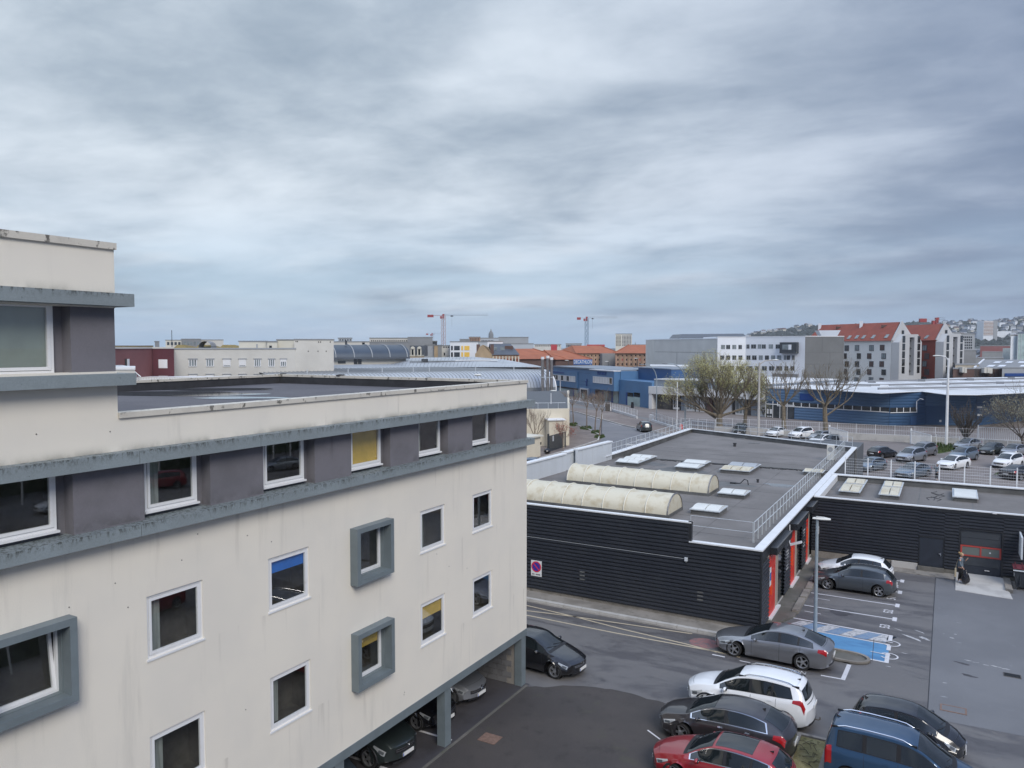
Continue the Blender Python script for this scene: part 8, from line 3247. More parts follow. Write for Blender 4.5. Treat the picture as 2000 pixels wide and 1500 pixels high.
for (nm, lb, xL, xR, y, d, m_, wn, gl_) in SK:
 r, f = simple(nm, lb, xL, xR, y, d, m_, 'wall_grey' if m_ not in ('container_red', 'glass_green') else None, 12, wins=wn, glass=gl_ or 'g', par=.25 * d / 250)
 if nm == 'modern_block':
  for (x0, x1, g_) in ((881, 884.5, 'd'), (887, 898, 'g'), (901, 904.5, 'y'), (907, 917, 'y')):
   for (y0, y1) in ((675.5, 684), (688, 697)):
    u0, u1, z0, z1 = f.rect(x0, y0, x1, y1)
    b = MB()
    f.box(b, u0, u1, z0, z1, -.02, .06)
    b.build('window', {'d': 'glass_dark', 'g': 'glass_far', 'y': 'blind_yellow'}[g_], r)
 if nm == 'teal_hall' or nm == 'glass_tower':
  for k in range(8):
   b = MB()
   u = f.len * k / 8
   f.box(b, u, u + .3, 0, f.z((xL + xR) / 2, y), 0, .1)
   b.build('mullion', 'wall_paleblue', r)
 if nm == 'blue_edge_hall':
  fbox(f, r, 1962, 729, 2040, 735, 0, .3, 'blue_sign', 'blue_band')
# grey shed roofs with skylights at the right
t = thing('shed_roof_hall', 'broad grey corrugated shed roof with pale rooflights at the right edge', 'building', tuple(at(1960, 715, 235)))
q = [at(1903, 719, 215), at(2060, 719, 215), at(2060, 702, 262), at(1922, 702.5, 262)]
b = MB()
b.quad(*q)
b.quad(q[0], q[3], Vector((q[3].x, q[3].y, 0)), Vector((q[0].x, q[0].y, 0)))
b.quad(q[1], q[0], Vector((q[0].x, q[0].y, 0)), Vector((q[1].x, q[1].y, 0)))
b.build('roof', 'wall_grey', t)
for (u, v) in ((.22, .62), (.38, .62), (.55, .62), (.75, .6), (.18, .2), (.32, .2), (.6, .2), (.78, .2)):
 def rp2(a, c):
  return q[0] * (1 - a) * (1 - c) + q[1] * a * (1 - c) + q[2] * a * c + q[3] * (1 - a) * c
 b = MB()
 b.quad(*[rp2(u + da, v + dc) + Vector((0, 0, .12)) for (da, dc) in ((-.05, -.09), (.04, -.09), (.06, .09), (-.03, .09))])
 b.build('rooflight', 'office_white', t)
b = MB()
b.tube([q[0] + Vector((0, 0, .1)), q[3] + Vector((0, 0, .1))], .3, 4)
b.build('verge', 'office_white', t)
# sawtooth lights on the brown hall
for (px, py) in ((1882, 724), (1886, 725), (1925, 725), (1931, 725), (1936, 726)):
 p = at(px, py, 213.5)
 tag(MB().obox(p, RT, FH, ZUP, -.35, .35, 0, 2.2, -.5, 1.0).build('roof_lantern', 'wall_pale', loc=tuple(p)), 'small pale roof lantern on the brown hall', 'roof lantern', 'roof lanterns on the brown hall')

# blue vaulted roof
t = thing('vaulted_building', 'building with a long blue-grey vaulted metal roof and white wall below', 'building', tuple(at(720, 690, 172)))
fv = Fac(651, 172, 793, 180)
ze_, zt3 = fv.z(720, 698), fv.z(720, 673.5)
H_ = zt3 - ze_
rows = []
N_ = 12
Wd = 11.0
for i in range(N_ + 1):
 a = math.pi * i / N_
 o = .9 - Wd / 2 + Wd / 2 * math.cos(a)
 rows.append([tuple(fv.P(u, ze_ + H_ * math.sin(a), o)) for u in (-.5, fv.len + .6)])
b = MB().grid(rows)
b.quad(*[r_[1] for r_ in rows])
b.quad(*[r_[0] for r_ in rows][::-1])
b.build('vault', 'slate_blue', t, smooth=True)
for k in range(5):
 u = fv.len * (.02 + .245 * k)
 pts = [fv.P(u, ze_ + (H_ + .08) * math.sin(math.pi * i / N_), .9 - Wd / 2 + (Wd / 2 + .08) * math.cos(math.pi * i / N_)) for i in range(N_ // 2 + 3)]
 MB().tube(pts, .13, 5).build('vault_rib', 'wall_midgrey', t)
b = MB()
fv.box(b, -.5, fv.len + .6, ze_ - .35, ze_ - .01, -.5, 1.1)
b.build('gutter', 'slate', t)
b = MB()
fv.box(b, 0, fv.len, 0, ze_ - .36, -Wd, 0)
b.build('wall', 'wall_pale', t)
for (x0, x1, y0, y1) in ((660, 675, 705, 710), (691, 698, 700, 711), (699, 706, 700, 711)):
 fbox(fv, t, x0, y0, x1, y1, 0, .08, 'glass_far', 'window')
fe_ = Fac(785, 180.5, 800, 186)
for (px, py) in ((789, 688), (793, 690)):
 pass
p = at(676, 673, 176)
MB().tube([p, p + Vector((0, 0, .9))], .25, 6).build('chimney', 'charcoal', t)

# dormered mansard house
r, f = simple('dormer_house', 'tan house with a slate mansard and two arched dormers', 800, 829, 696, 205, 'stone_tan', None, 8)
b = MB()
f.box(b, 0, f.len, f.z(815, 696), f.z(815, 675), -8, -.6)
b.build('mansard', 'slate', r)
for px in (806, 819):
 u, z = f.uz(px, 696)
 z1 = f.z(px, 677)
 b = MB()
 f.box(b, u - .55, u + .55, z, z1 - .5, -1.2, .1)
 b.lathe(f.P(u, z1 - .5, -1.2), f.N, [(0, .0), (0, .55), (1.3, .55), (1.3, 0)], 14)
 do = b.build('dormer', 'wall_cream', r)
 b = MB()
 f.box(b, u - .26, u + .26, z + .3, z1 - .7, .1, .16)
 b.build('window', 'glass_dark', do)
for k in range(12):
 b = MB()
 u = f.len * (k + .3) / 12
 f.box(b, u, u + .12, f.z(815, 696) + .05, f.z(815, 693), .05, .2)
 b.build('baluster', 'wall_cream', r)

# tan gable house and slate roof row
t = thing('gable_house', 'tan rendered gable house with chimneys left of the slate roof', 'house', tuple(at(945, 690, 200)))
P_ = [at(928, 712, 200), at(928, 691, 200), at(933, 685, 200), at(936, 678, 200), at(943, 673.5, 200), at(952, 678, 200), at(961, 693, 201), at(965, 712, 201)]
b = MB()
b.extr([Vector((p.x, p.y, p.z if i not in (0, 7) else 0)) for i, p in enumerate(P_)], FH * 9)
b.build('wall', 'stone_tan', t)
for px in (934, 961):
 p = at(px, 677, 202)
 MB().obox(p, RT, FH, ZUP, -.45, .45, 0, .9, -2, .6).build('chimney', 'brick_brown', t)
r, f = simple('brick_terrace', 'old brick terrace with pale pilasters under a slate roof', 962, 1013, 693, 205, 'brick_pale', None, 10, dR=206)
b = MB()
zE_ = f.z(985, 693)
zR_ = f.z(985, 677) + .8
b.quad(f.P(-.3, zE_, .4), f.P(f.len + .3, zE_, .4), f.P(f.len - 1.5, zR_, -5), f.P(-.3, zR_, -5))
b.quad(f.P(f.len + .3, zE_, .4), f.P(f.len + .3, zE_, -10), f.P(f.len - 1.5, zR_, -5))
b.quad(f.P(f.len + .3, zE_, -10), f.P(-.3, zE_, -10), f.P(-.3, zR_, -5), f.P(f.len - 1.5, zR_, -5))
b.build('roof', 'slate', r)
for k in range(9):
 b = MB()
 u = f.len * k / 8.2
 f.box(b, u, u + .3, 0, zE_ - .4, 0, .18)
 b.build('pilaster', 'wall_cream', r)
 if k < 8:
  b = MB()
  f.box(b, u + .42, u + .85, 3.5, zE_ - 1.0, 0, .1)
  b.build('window', 'brick_red' if k % 3 else 'glass_dark', r)
for px in (968, 983):
 u, z = f.uz(px, 684)
 b = MB()
 b.obox(f.P(u, zE_ + (zR_ - zE_) * .55, -2.3), f.U, Vector((0, 0, 1)), f.N, -.6, .6, -.45, .45, .2, .45)
 b.build('roof_window', 'glass_far_pale', r)
for px in (989, 994, 999):
 p = at(px, 680, 208)
 MB().obox(p, RT, FH, ZUP, -.4, .4, 0, 1.0, -1.5, .6).build('chimney', 'brick_brown', r)

# orange-roofed warehouses
def hip(label, xL, dL, xR, dR, y_e, y_r, dep, wall, inset=.22, group='orange-roofed brick warehouses'):
 t = thing('brick_warehouse', label, 'warehouse', tuple(at((xL + xR) / 2, 690, dL)), group=group)
 f = Fac(xL, dL, xR, dR)
 ze = f.z((xL + xR) / 2, y_e)
 b = MB()
 f.box(b, 0, f.len, 0, ze - .01, -dep, 0)
 b.build('wall', wall, t)
 apx = f.P(f.len / 2, 0, -dep / 2)
 zr = CAM_H + (676 - y_r) * apx.dot(FH) / 1500
 i0, i1 = f.len * inset, f.len * (1 - inset)
 b = MB()
 b.quad(f.P(-.5, ze, .6), f.P(f.len + .5, ze, .6), f.P(i1, zr, -dep / 2), f.P(i0, zr, -dep / 2))
 b.quad(f.P(f.len + .5, ze, .6), f.P(f.len + .5, ze, -dep - .6), f.P(i1, zr, -dep / 2))
 b.quad(f.P(f.len + .5, ze, -dep - .6), f.P(-.5, ze, -dep - .6), f.P(i0, zr, -dep / 2), f.P(i1, zr, -dep / 2))
 b.quad(f.P(-.5, ze, -dep - .6), f.P(-.5, ze, .6), f.P(i0, zr, -dep / 2))
 b.build('roof', 'tile_orange', t)
 for (a, c) in ((f.P(-.5, ze, .6), f.P(i0, zr, -dep / 2)), (f.P(f.len + .5, ze, .6), f.P(i1, zr, -dep / 2))):
  MB().tube([a + Vector((0, 0, .1)), c + Vector((0, 0, .1))], .14, 4).build('hip_tiles', 'tile_orange', t)
 return t, f, ze

t, f, ze = hip('wide brown-walled warehouse with an orange hipped roof behind the flues', 1012, 238, 1100, 246, 701, 681, 26, 'brick_brown')
t, f, ze = hip('brown-walled warehouse with an orange hipped roof behind the sports shop sign', 1085, 243, 1152, 250, 702, 684, 22, 'brick_brown')
t1_, f1w, ze = hip('pinkish brick warehouse with an orange roof left of the tower block', 1126, 292, 1207, 296, 690, 675, 26, 'brick_pale', .14)
t2_, f2w, ze2_ = hip('pinkish brick warehouse with an orange roof against the office block', 1202, 284, 1285, 278, 690, 673.5, 26, 'brick_pale', .12)
for (tt, f, x0, x1, n_) in ((t1_, f1w, 1141, 1200, 9), (t2_, f2w, 1207, 1276, 9)):
 for k in range(n_):
  x = x0 + (x1 - x0) * k / (n_ - 1)
  for (y, h, m_) in ((694, 2.2, 'glass_dark'), (702, 3, 'red_door_dull' if k % 4 == 1 else 'glass_dark'), (711, 4, 'glass_dark')):
   fbox(f, tt, x - 1, y - h / 2, x + 1, y + h / 2 + .6, 0, .1, m_, 'window')
  fbox(f, tt, x + 3.2, 692, x + 3.7, 718, 0, .25, 'stone_tan', 'pilaster')
fbox(f1w, t1_, 1171, 690, 1196, 718, .0, 3, 'wall_grey', 'grey_bay')
# shop sign on posts
sg = thing('shop_sign', 'blue rectangular shop sign with white capital letters on the brown wall', 'sign', tuple(at(1138, 707, 236)))
fsg = Fac(1120, 236, 1156.5, 236)
b = MB()
fsg.box(b, 0, fsg.len, fsg.z(1138, 712), fsg.z(1138, 702), 0, .4)
b.build('board', 'blue_sign' if False else mat('sign_blue_bright', (.02, .14, .42), .45), sg)
zc = fsg.z(1138, 707)
tx = text_mesh('DECATHLON', 1.55, .08, 'sign_white', 'letters', sg, M=frameM(fsg.P(fsg.len / 2, zc, .45), fsg.U, ZUP), sx=.60)
b = MB()
for u in (1.0, fsg.len - 1.0):
 fsg.box(b, u - .1, u + .1, 0, fsg.z(1138, 712), .05, .25)
b.build('sign_posts', 'charcoal', sg)

# church tower
p = at(959, 661, 900)
t = thing('church_tower', 'slim grey octagonal church tower with a stepped pointed top', 'tower', (p.x, p.y, 0))
zz = lambda y: CAM_H + (676 - y) * 900 / 1500
MB().lathe((p.x, p.y, 0), (0, 0, 1), [(0, 3.4), (zz(652), 2.8), (zz(652), 2.4), (zz(649), 2.2)], 8).build('shaft', 'wall_grey', t)
MB().lathe((p.x, p.y, 0), (0, 0, 1), [(zz(649), 1.7), (zz(646), 1.1), (zz(645), .7), (zz(642.5), .15), (zz(641.5), 0)], 8).build('spire', 'wall_grey', t)
for k in range(5):
 MB().lathe((p.x, p.y, 0), (0, 0, 1), [(zz(660 - k * 2), 3.45 - k * .12), (zz(659.4 - k * 2), 3.45 - k * .12)], 8).build('band', 'wall_midgrey', t)
p = at(1241, 672, 900)
tag(MB().lathe((p.x, p.y, 0), (0, 0, 1), [(0, 1.6), (12, 1.6), (CAM_H + 5.2, 0)], 6).build('church_spire', 'wall_grey', loc=(p.x, p.y, 0)), 'tiny dark spire right of the pale tower block', 'spire')
p = at(336, 680, 190)
tag(MB().tube([(p.x, p.y, 8), (p.x, p.y, CAM_H + (676 - 645) * 190 / 1500)], .08, 5).build('mast', 'charcoal', loc=(p.x, p.y, 8)), 'thin aerial mast above the mossy roofs', 'mast')
p = at(1088, 690, 245)

# cranes
def crane(label, px, ytop, d, xl, xr, mast_m, jib_m, w=2.0, ybase=690, faint='crane_grey', ycab=None):
 p = at(px, ytop, d)
 s = d / 1500
 t = thing('tower_crane', label, 'crane', (p.x, p.y, 0))
 zt = p.z
 hw = w / 2
 m = MB()
 for (a, c) in ((-hw, -hw), (hw, -hw), (hw, hw), (-hw, hw)):
  m.tube([(p.x + a, p.y + c, 0), (p.x + a, p.y + c, zt)], .16 * w / 2, 4)
 z = 0
 k = 0
 while z < zt - w:
  for (a, c, a2, c2) in ((-hw, -hw, hw, -hw), (hw, -hw, hw, hw), (hw, hw, -hw, hw), (-hw, hw, -hw, -hw)):
   m.tube([(p.x + a, p.y + c, z), (p.x + a2, p.y + c2, z + w)] if k % 2 else [(p.x + a2, p.y + c2, z), (p.x + a, p.y + c, z + w)], .08 * w / 2, 3, cap=False)
  z += w
  k += 1
 m.build('mast', mast_m, t)
 # jib and counter jib along the picture's width
 L1 = (xr - px) * s
 L0 = (px - xl) * s
 j = MB()
 for (o, dz) in ((-.5, 0), (.5, 0), (0, 1.1)):
  a = p + RT * 0 + FH * o + ZUP * dz
  j.tube([a, a + RT * L1], .09, 3, cap=False)
 n = int(L1 / 2.4)
 for q in range(n):
  u = L1 * q / n
  j.tube([p + RT * u + FH * .5, p + RT * (u + L1 / n / 2) + ZUP * 1.1, p + RT * (u + L1 / n) - FH * .5], .06, 3, cap=False)
 j.build('jib', faint, t)
 c = MB()
 for (o, dz) in ((-.5, 0), (.5, 0)):
  a = p + FH * o
  c.tube([a, a - RT * L0], .14, 4)
 c.build('counter_jib', jib_m, t)
 MB().obox(p, RT, FH, ZUP, -L0, -L0 * .62, -.8, .8, -1.5, .5).build('counterweight', 'crane_red', t)
 MB().obox(p, RT, FH, ZUP, -.8, .8, -.8, .8, -2.6, 1.0).build('slewing_unit', 'crane_red', t)
 MB().obox(p, RT, FH, ZUP, -2.6, -1.2, -.8, .8, -2.6, -.6).build('cab', 'crane_red', t)
 MB().obox(p, RT, FH, ZUP, L1 * .16, L1 * .22, -.5, .5, -1.0, .0).build('trolley', 'charcoal', t)
 MB().tube([p + RT * L1 * .19 - ZUP * 1.0, p + RT * L1 * .19 - ZUP * 9.0], .05, 3).build('hoist_rope', 'charcoal', t)
 return t

crane('pink-masted tower crane, the left of the two tall cranes', 866, 616, 620, 835, 953, 'crane_pink', 'crane_red', 2.4)
crane('blue-grey tower crane right of the orange roofs', 1146, 621, 640, 1127, 1205, 'crane_blue', 'crane_grey', 2.2)
crane('tiny faint crane left of the pink-masted one', 844, 652, 1100, 832, 862, 'crane_grey', 'crane_grey', 2.0)
crane('crane whose red and white jib shows above the brick-red house roof', 1830, 624, 420, 1796, 1846, 'crane_grey', 'crane_grey', 1.8)

# ================================================================ HILL, TOWN ON IT, HORIZON
rows = []
NX, NY = 120, 26
hn = random.Random(4)
ph = [hn.uniform(0, 6.28) for _ in range(12)]

def hill_h(px, d):
 """height profile of the far hillside by bearing (px) and distance"""
 prof = [(1200, 0), (1300, 4), (1430, 20), (1455, 31), (1480, 38), (1520, 46), (1570, 56), (1640, 60), (1760, 61), (1850, 63), (1900, 66), (1960, 72), (2050, 78), (2300, 84), (2900, 88)]
 h = interp(prof, px)
 t = max(0, min(1, (d - 900) / 900))
 t = t * t * (3 - 2 * t)
 return h * t + 2.5 * math.sin(px * .021 + ph[0]) * t + 2.0 * math.sin(px * .06 + d * .004 + ph[1]) * t - .5

for j in range(NY):
 d = 800 + 2400 * (j / (NY - 1)) ** 1.3
 r_ = []
 for i in range(NX):
  px = 1180 + 1700 * i / (NX - 1)
  p = at(px, 676, d)
  r_.append((p.x, p.y, hill_h(px, d) if j < NY - 1 else -2))
 rows.append(r_)
b = MB().grid(rows)
structure('hillside', b, 'hill_green', smooth=True)
# wooded clumps: uncountable cover
rr = random.Random(21)
b = MB()
for k in range(5200):
 px = rr.uniform(1440, 2120)
 d = rr.uniform(1150, 2150)
 p = at(px, 676, d)
 z = hill_h(px, d)
 if z < 4:
  continue
 s_ = rr.uniform(2.5, 6.5)
 n = len(b.v)
 for a in range(5):
  th = a * 1.2566 + rr.uniform(-.3, .3)
  b.v.append((p.x + s_ * math.cos(th), p.y + s_ * math.sin(th), z + rr.uniform(0, 2)))
 b.v.append((p.x + rr.uniform(-2, 2), p.y, z + s_ * rr.uniform(.7, 1.2)))
 for a in range(5):
  b.f.append((n + a, n + (a + 1) % 5, n + 5))
tag(b.build('hill_woods', 'hill_tree', loc=tuple(at(1800, 676, 1500))), 'dark bare woods covering the far hillside', 'woods', kind='stuff')
# houses
hp = {}
rr = random.Random(33)
hm = ['wall_pale', 'office_white', 'wall_cream', 'wall_midgrey']
rm = ['slate', 'wall_grey', 'brick_brown', 'slate', 'wall_midgrey', 'slate']
cnt = 0
HL = ['small pale house among the dark trees on the far hillside']
protos = []
for k in range(6):
 w_, d_, h_ = 6.5 + k * .8, 6 + (k % 3), 4 + (k % 2) * 2
 t = thing('hill_house', HL[0], 'house', (0, 0, 0), 0, 'houses scattered on the far hillside')
 ORG[t.name] = Vector((0, 0, 0))
 MB().box(-w_ / 2, -d_ / 2, -6, w_ / 2, d_ / 2, h_).build('wall', hm[k % 4], t)
 b = MB()
 b.quad((-w_ / 2 - .4, -d_ / 2 - .4, h_), (w_ / 2 + .4, -d_ / 2 - .4, h_), (w_ / 2, 0, h_ + 3), (-w_ / 2, 0, h_ + 3))
 b.quad((w_ / 2 + .4, d_ / 2 + .4, h_), (-w_ / 2 - .4, d_ / 2 + .4, h_), (-w_ / 2, 0, h_ + 3), (w_ / 2, 0, h_ + 3))
 b.quad((w_ / 2 + .4, -d_ / 2 - .4, h_), (w_ / 2 + .4, d_ / 2 + .4, h_), (w_ / 2, 0, h_ + 3))
 b.quad((-w_ / 2 - .4, d_ / 2 + .4, h_), (-w_ / 2 - .4, -d_ / 2 - .4, h_), (-w_ / 2, 0, h_ + 3))
 b.build('roof', rm[k % 6], t)
 protos.append(t)
used = 0
for k in range(130):
 px = rr.uniform(1842, 2030) if k % 4 else rr.uniform(1440, 1585)
 d = rr.uniform(1250, 1900) if px > 1850 else rr.uniform(1500, 2000)
 z = hill_h(px, d)
 p = at(px, 676, d)
 if z < 10:
  continue
 t = protos[used] if used < 6 else copy_tree(protos[used % 6])
 used += 1
 t.location = (p.x, p.y, z + 1.5)
 t.rotation_euler = (0, 0, YAW + rr.uniform(-.5, .5))
# lower town roofs at the foot
for k in range(60):
 px = rr.uniform(1905, 2030)
 d = rr.uniform(560, 1000)
 p = at(px, 676, d)
 t = copy_tree(protos[k % 6])
 t['label'] = 'small low house in the dense quarter at the foot of the hillside'
 t['group'] = 'houses at the foot of the hill'
 t.location = (p.x, p.y, 1 + max(0, hill_h(px, d)))
 t.rotation_euler = (0, 0, YAW + rr.uniform(-.5, .5))
for (lb, xL, xR, y, d, yb) in (('pale balconied tower block standing on the wooded hillside', 1919, 1946, 627, 1250, 655), ('white tower block on the hill crest right of the balconied one', 1950, 1966, 630, 1500, 640),
        ('long low pale block on the hillside right of the tower', 1946, 1985, 647, 1300, 652)):
 f = Fac(xL, d, xR, d)
 t = thing('hill_tower', lb, 'tower block', mid(f))
 z1 = f.z((xL + xR) / 2, y)
 b = MB()
 f.box(b, 0, f.len * .72, 0, z1, -18, 0)
 b.build('wall', 'office_white', t)
 b = MB()
 f.box(b, f.len * .72 + .01, f.len, 0, z1 + 1, -18, .5)
 b.build('side_wall', 'wall_midgrey', t)
 if y == 627:
  for q in range(10):
   b = MB()
   zq = z1 - 2 - q * 2.3
   f.box(b, .4, f.len * .70, zq, zq + .9, 0, .6)
   b.build('balcony', 'brick_pale', t)
# ================================================================ TREES
def rot_about(v, axis, a):
 return Matrix.Rotation(a, 3, axis) @ v

ENV = None
LR = .52

def grow(mb, p, d, L, r, lvl, rr, tips, spread=.5, up=.25, nb=(2, 4), segs=4, wob=.18, sides=None, shrink=.68, minr=.012, first=.35):
 """recursive limb"""
 pts = [p.copy()]
 rad = [r]
 q = p.copy()
 dd = d.copy()
 for i in range(segs):
  if ENV and not ENV(q):
   if i < 2:
    return
   break
  dd = (dd + Vector((rr.uniform(-wob, wob), rr.uniform(-wob, wob), rr.uniform(-wob, wob) * .6 + up * .12))).normalized()
  q = q + dd * (L / segs)
  pts.append(q.copy())
  rad.append(max(minr, r * (1 - .55 * (i + 1) / segs)))
 n = sides if sides else (8 if lvl >= 3 else 5 if lvl == 2 else 3)
 mb.tube(pts, rad, n, cap=False)
 if lvl == 0:
  tips.append((q.copy(), dd.copy()))
  tips.append((pts[len(pts) // 2].copy(), dd.copy()))
  return
 k = rr.randint(*nb)
 for i in range(k):
  t = first + (1 - first) * (i + rr.uniform(.2, 1)) / k
  nseg = len(pts) - 1
  idx = min(nseg - 1, int(t * nseg))
  f = t * nseg - idx
  b0 = pts[idx] + (pts[idx + 1] - pts[idx]) * min(1, f)
  axis = dd.orthogonal().normalized()
  axis = rot_about(axis, dd, rr.uniform(0, 2 * math.pi))
  nd = rot_about(dd, axis, spread * rr.uniform(.6, 1.3))
  nd = (nd + Vector((0, 0, up * rr.uniform(.2, 1)))).normalized()
  grow(mb, b0, nd, L * shrink * rr.uniform(.75, 1.15), rad[idx] * .62, lvl - 1, rr, tips, spread, up, nb, max(3, segs - 1), wob, None, shrink, minr, first)

def buds(mb, tips, n, size, rr, vol=.6, clump=None):
 for (p, d) in tips:
  if clump and clump(p) < rr.random():
   continue
  for _ in range(n):
   q = p + Vector((rr.gauss(0, vol), rr.gauss(0, vol), rr.gauss(0, vol)))
   a = Vector((rr.uniform(-1, 1), rr.uniform(-1, 1), rr.uniform(-1, 1))).normalized() * size * rr.uniform(.5, 1.5)
   b = a.orthogonal().normalized() * size * rr.uniform(.3, .8)
   mb.quad(q - a - b, q + a - b * .6, q + a * .8 + b, q - a * .6 + b)

def tree(name, label, base, H, trunk_r, seed, trunkH=.28, lean=(0, 0), lvl=4, nb=(3, 5), spread=.5, up=.25, bark='bark_dark', leaf=None, nleaf=3, lsize=.06, vol=.4, shrink=.70,
   L0=None, limbs=5, minr=.012, limb_spread=.6, group=None, cat='tree', trunks=1, clump=None, low_limbs=()):
 rr = random.Random(seed)
 base = Vector(base)
 t = thing(name, label, cat, tuple(base), group=group)
 tr_ = MB()
 br = MB()
 tips = []
 for tk in range(trunks):
  off = Vector((rr.uniform(-.3, .3) * (tk > 0), rr.uniform(-.3, .3) * (tk > 0), 0)) * trunk_r * 3
  pts = [base + off]
  rad = [trunk_r * 1.35]
  p = base + off
  dv = Vector((lean[0] + (rr.uniform(-.2, .2) if tk else 0), lean[1], 1)).normalized()
  n = 5
  for i in range(n):
   dv = (dv + Vector((rr.uniform(-.06, .06), rr.uniform(-.06, .06), 0))).normalized()
   p = p + dv * (H * trunkH / n)
   pts.append(p.copy())
   rad.append(trunk_r * (1.05 - .22 * (i + 1) / n))
  tr_.tube(pts, rad, 10, cap=False)
  top = pts[-1]
  LL = L0 or H * (1 - trunkH) * .50
  for i in range(limbs):
   a = 2 * math.pi * i / limbs + rr.uniform(-.4, .4)
   sp = limb_spread * rr.uniform(.55, 1.25)
   d = Vector((math.cos(a) * math.sin(sp), math.sin(a) * math.sin(sp), math.cos(sp)))
   grow(br, top - dv * rr.uniform(0, .1) * H * trunkH, d, LL * rr.uniform(.85, 1.15), trunk_r * LR, lvl - 1, rr, tips, spread, up, nb, 5, .16, None, shrink, minr)
  for (f, a, sp, LLf) in low_limbs:
   q = base + (top - base) * f
   d = Vector((math.cos(a) * math.sin(sp), math.sin(a) * math.sin(sp), math.cos(sp)))
   grow(br, q, d, LL * LLf, trunk_r * .40, lvl - 1, rr, tips, spread, up, nb, 5, .16, None, shrink, minr)
 tr_.build('trunk', bark, t, smooth=True)
 br.build('branches', bark, t, smooth=True)
 if leaf:
  lf = MB()
  buds(lf, tips, nleaf, lsize, rr, vol, clump)
  o = lf.build('crown', leaf, t)
 return t

q = onz(1405, 838)
ec = Vector((q.x, q.y, 5.0)) - RT * .5
LR = .34
ENV = lambda p: ((p - ec).dot(RT) / 9.0) ** 2 + ((p - ec).dot(FH) / 6.5) ** 2 + ((p.z - 5.0) / (7.6 if p.z > 5 else 4.5)) ** 2 < 1
tree('tree', 'big spreading tree with a dense haze of yellow-green buds on upright branches', (q.x, q.y, 0), 12.6, .55, 2, trunkH=.20, lvl=5, nb=(4, 5), spread=.46, up=.28, bark='bark_brown', leaf='bud_green',
  nleaf=2, lsize=.055, vol=.25, shrink=.70, limbs=10, limb_spread=.85, minr=.009, low_limbs=((.75, YAW + math.pi, 1.1, 1.1), (.8, YAW, 1.1, 1.0), (.6, YAW + 2.7, 1.2, .9)))
q = onz(1454, 838)
ENV = None
LR = .45
tree('tree', 'middling tree with yellow-green buds right of the big spreading one', (q.x, q.y, 0), 9.5, .30, 5, trunkH=.36, lvl=4, nb=(4, 5), spread=.48, up=.3, bark='bark_brown', leaf='bud_green', nleaf=5, lsize=.065, vol=.30,
  limbs=6, limb_spread=.75, minr=.018)
q = onz(1532, 850)
tree('tree', 'bare dark tree with upswept limbs in front of the warehouse shop windows', (q.x, q.y, 0), 11.2, .33, 8, trunkH=.40, lvl=4, nb=(3, 5), spread=.42, up=.35, bark='bark_brown', leaf='bud_green', nleaf=1, lsize=.05, vol=.3, limbs=5,
  limb_spread=.72, minr=.018, clump=lambda p: .35 if p.z > 9.5 else .06)
q = onz(1612, 852)
tree('tree', 'bare dark tree with one long limb reaching right in front of the blue warehouse', (q.x, q.y, 0), 11.4, .36, 12, trunkH=.42, lvl=4, nb=(3, 5), spread=.42, up=.33, bark='bark_brown', leaf='bud_grey', nleaf=1, lsize=.05, vol=.35, limbs=5,
  limb_spread=.80, minr=.018, clump=lambda p: .5 if p.z > 8.5 else .06, low_limbs=((.62, YAW - .05, .95, 1.5),))
# street trees
for i, (px, py, H_, sd, lb) in enumerate(((1120, 829, 7.0, 31, 'slim bare street tree farthest along the kerb'), (1146, 836, 7.2, 32, 'slim bare street tree second farthest along the kerb'),
           (1162, 843, 7.4, 33, 'slim bare street tree with a brown twiggy crown beside the road sign'), (1171, 853, 8.2, 34, 'nearest of the bare roadside trees at the kerb corner'))):
 q = onz(px, py)
 tree('street_tree', lb, (q.x, q.y, 0), H_ * .92, .09, sd, trunkH=.52, lvl=3, nb=(4, 6), spread=.42, up=.25, bark='bark_pale', leaf='twig_brown', nleaf=1, lsize=.025, vol=.15, limbs=6, limb_spread=.65, minr=.012,
   group='bare trees along the road kerb')
q = onz(1044, 887)
tree('street_tree', 'bare upswept street tree in front of the beige hut beside the cream building', (q.x, q.y, 0), 6.3, .12, 41, trunkH=.34, lvl=4, nb=(3, 4), spread=.34, up=.35, bark='bark_pale', leaf='twig_brown', nleaf=1, lsize=.02, vol=.1,
  limbs=6, limb_spread=.6, minr=.010, shrink=.66)
q = onz(1100, 884)
tree('street_tree', 'small tree with sparse red leaves by the barred gate', (q.x, q.y, 0), 4.1, .06, 43, trunkH=.42, lvl=3, nb=(4, 5), spread=.45, up=.2, bark='bark_pale', leaf='leaf_red', nleaf=3, lsize=.045, vol=.18, limbs=6, limb_spread=.8, minr=.010)
q = onz(1886, 868)
tree('shrub', 'gnarled bare pollarded shrub by the tall lamp post in front of the blue warehouse', (q.x, q.y, 0), 6.6, .28, 47, trunkH=.13, lvl=3, nb=(3, 5), spread=.38, up=.4, bark='bark_grey', leaf=None, limbs=13, limb_spread=.72, minr=.02, cat='shrub', shrink=.62)
q = onz(2004, 880)
tree('tree', 'bushy fine-twigged tree cut by the right edge of the picture', (q.x, q.y, 0), 8.0, .20, 51, trunkH=.22, lean=(-.30, 0), lvl=4, nb=(4, 6), spread=.55, up=.15, bark='bark_grey', leaf='bud_grey', nleaf=3, lsize=.05, vol=.35, limbs=7,
  limb_spread=.95, minr=.014)

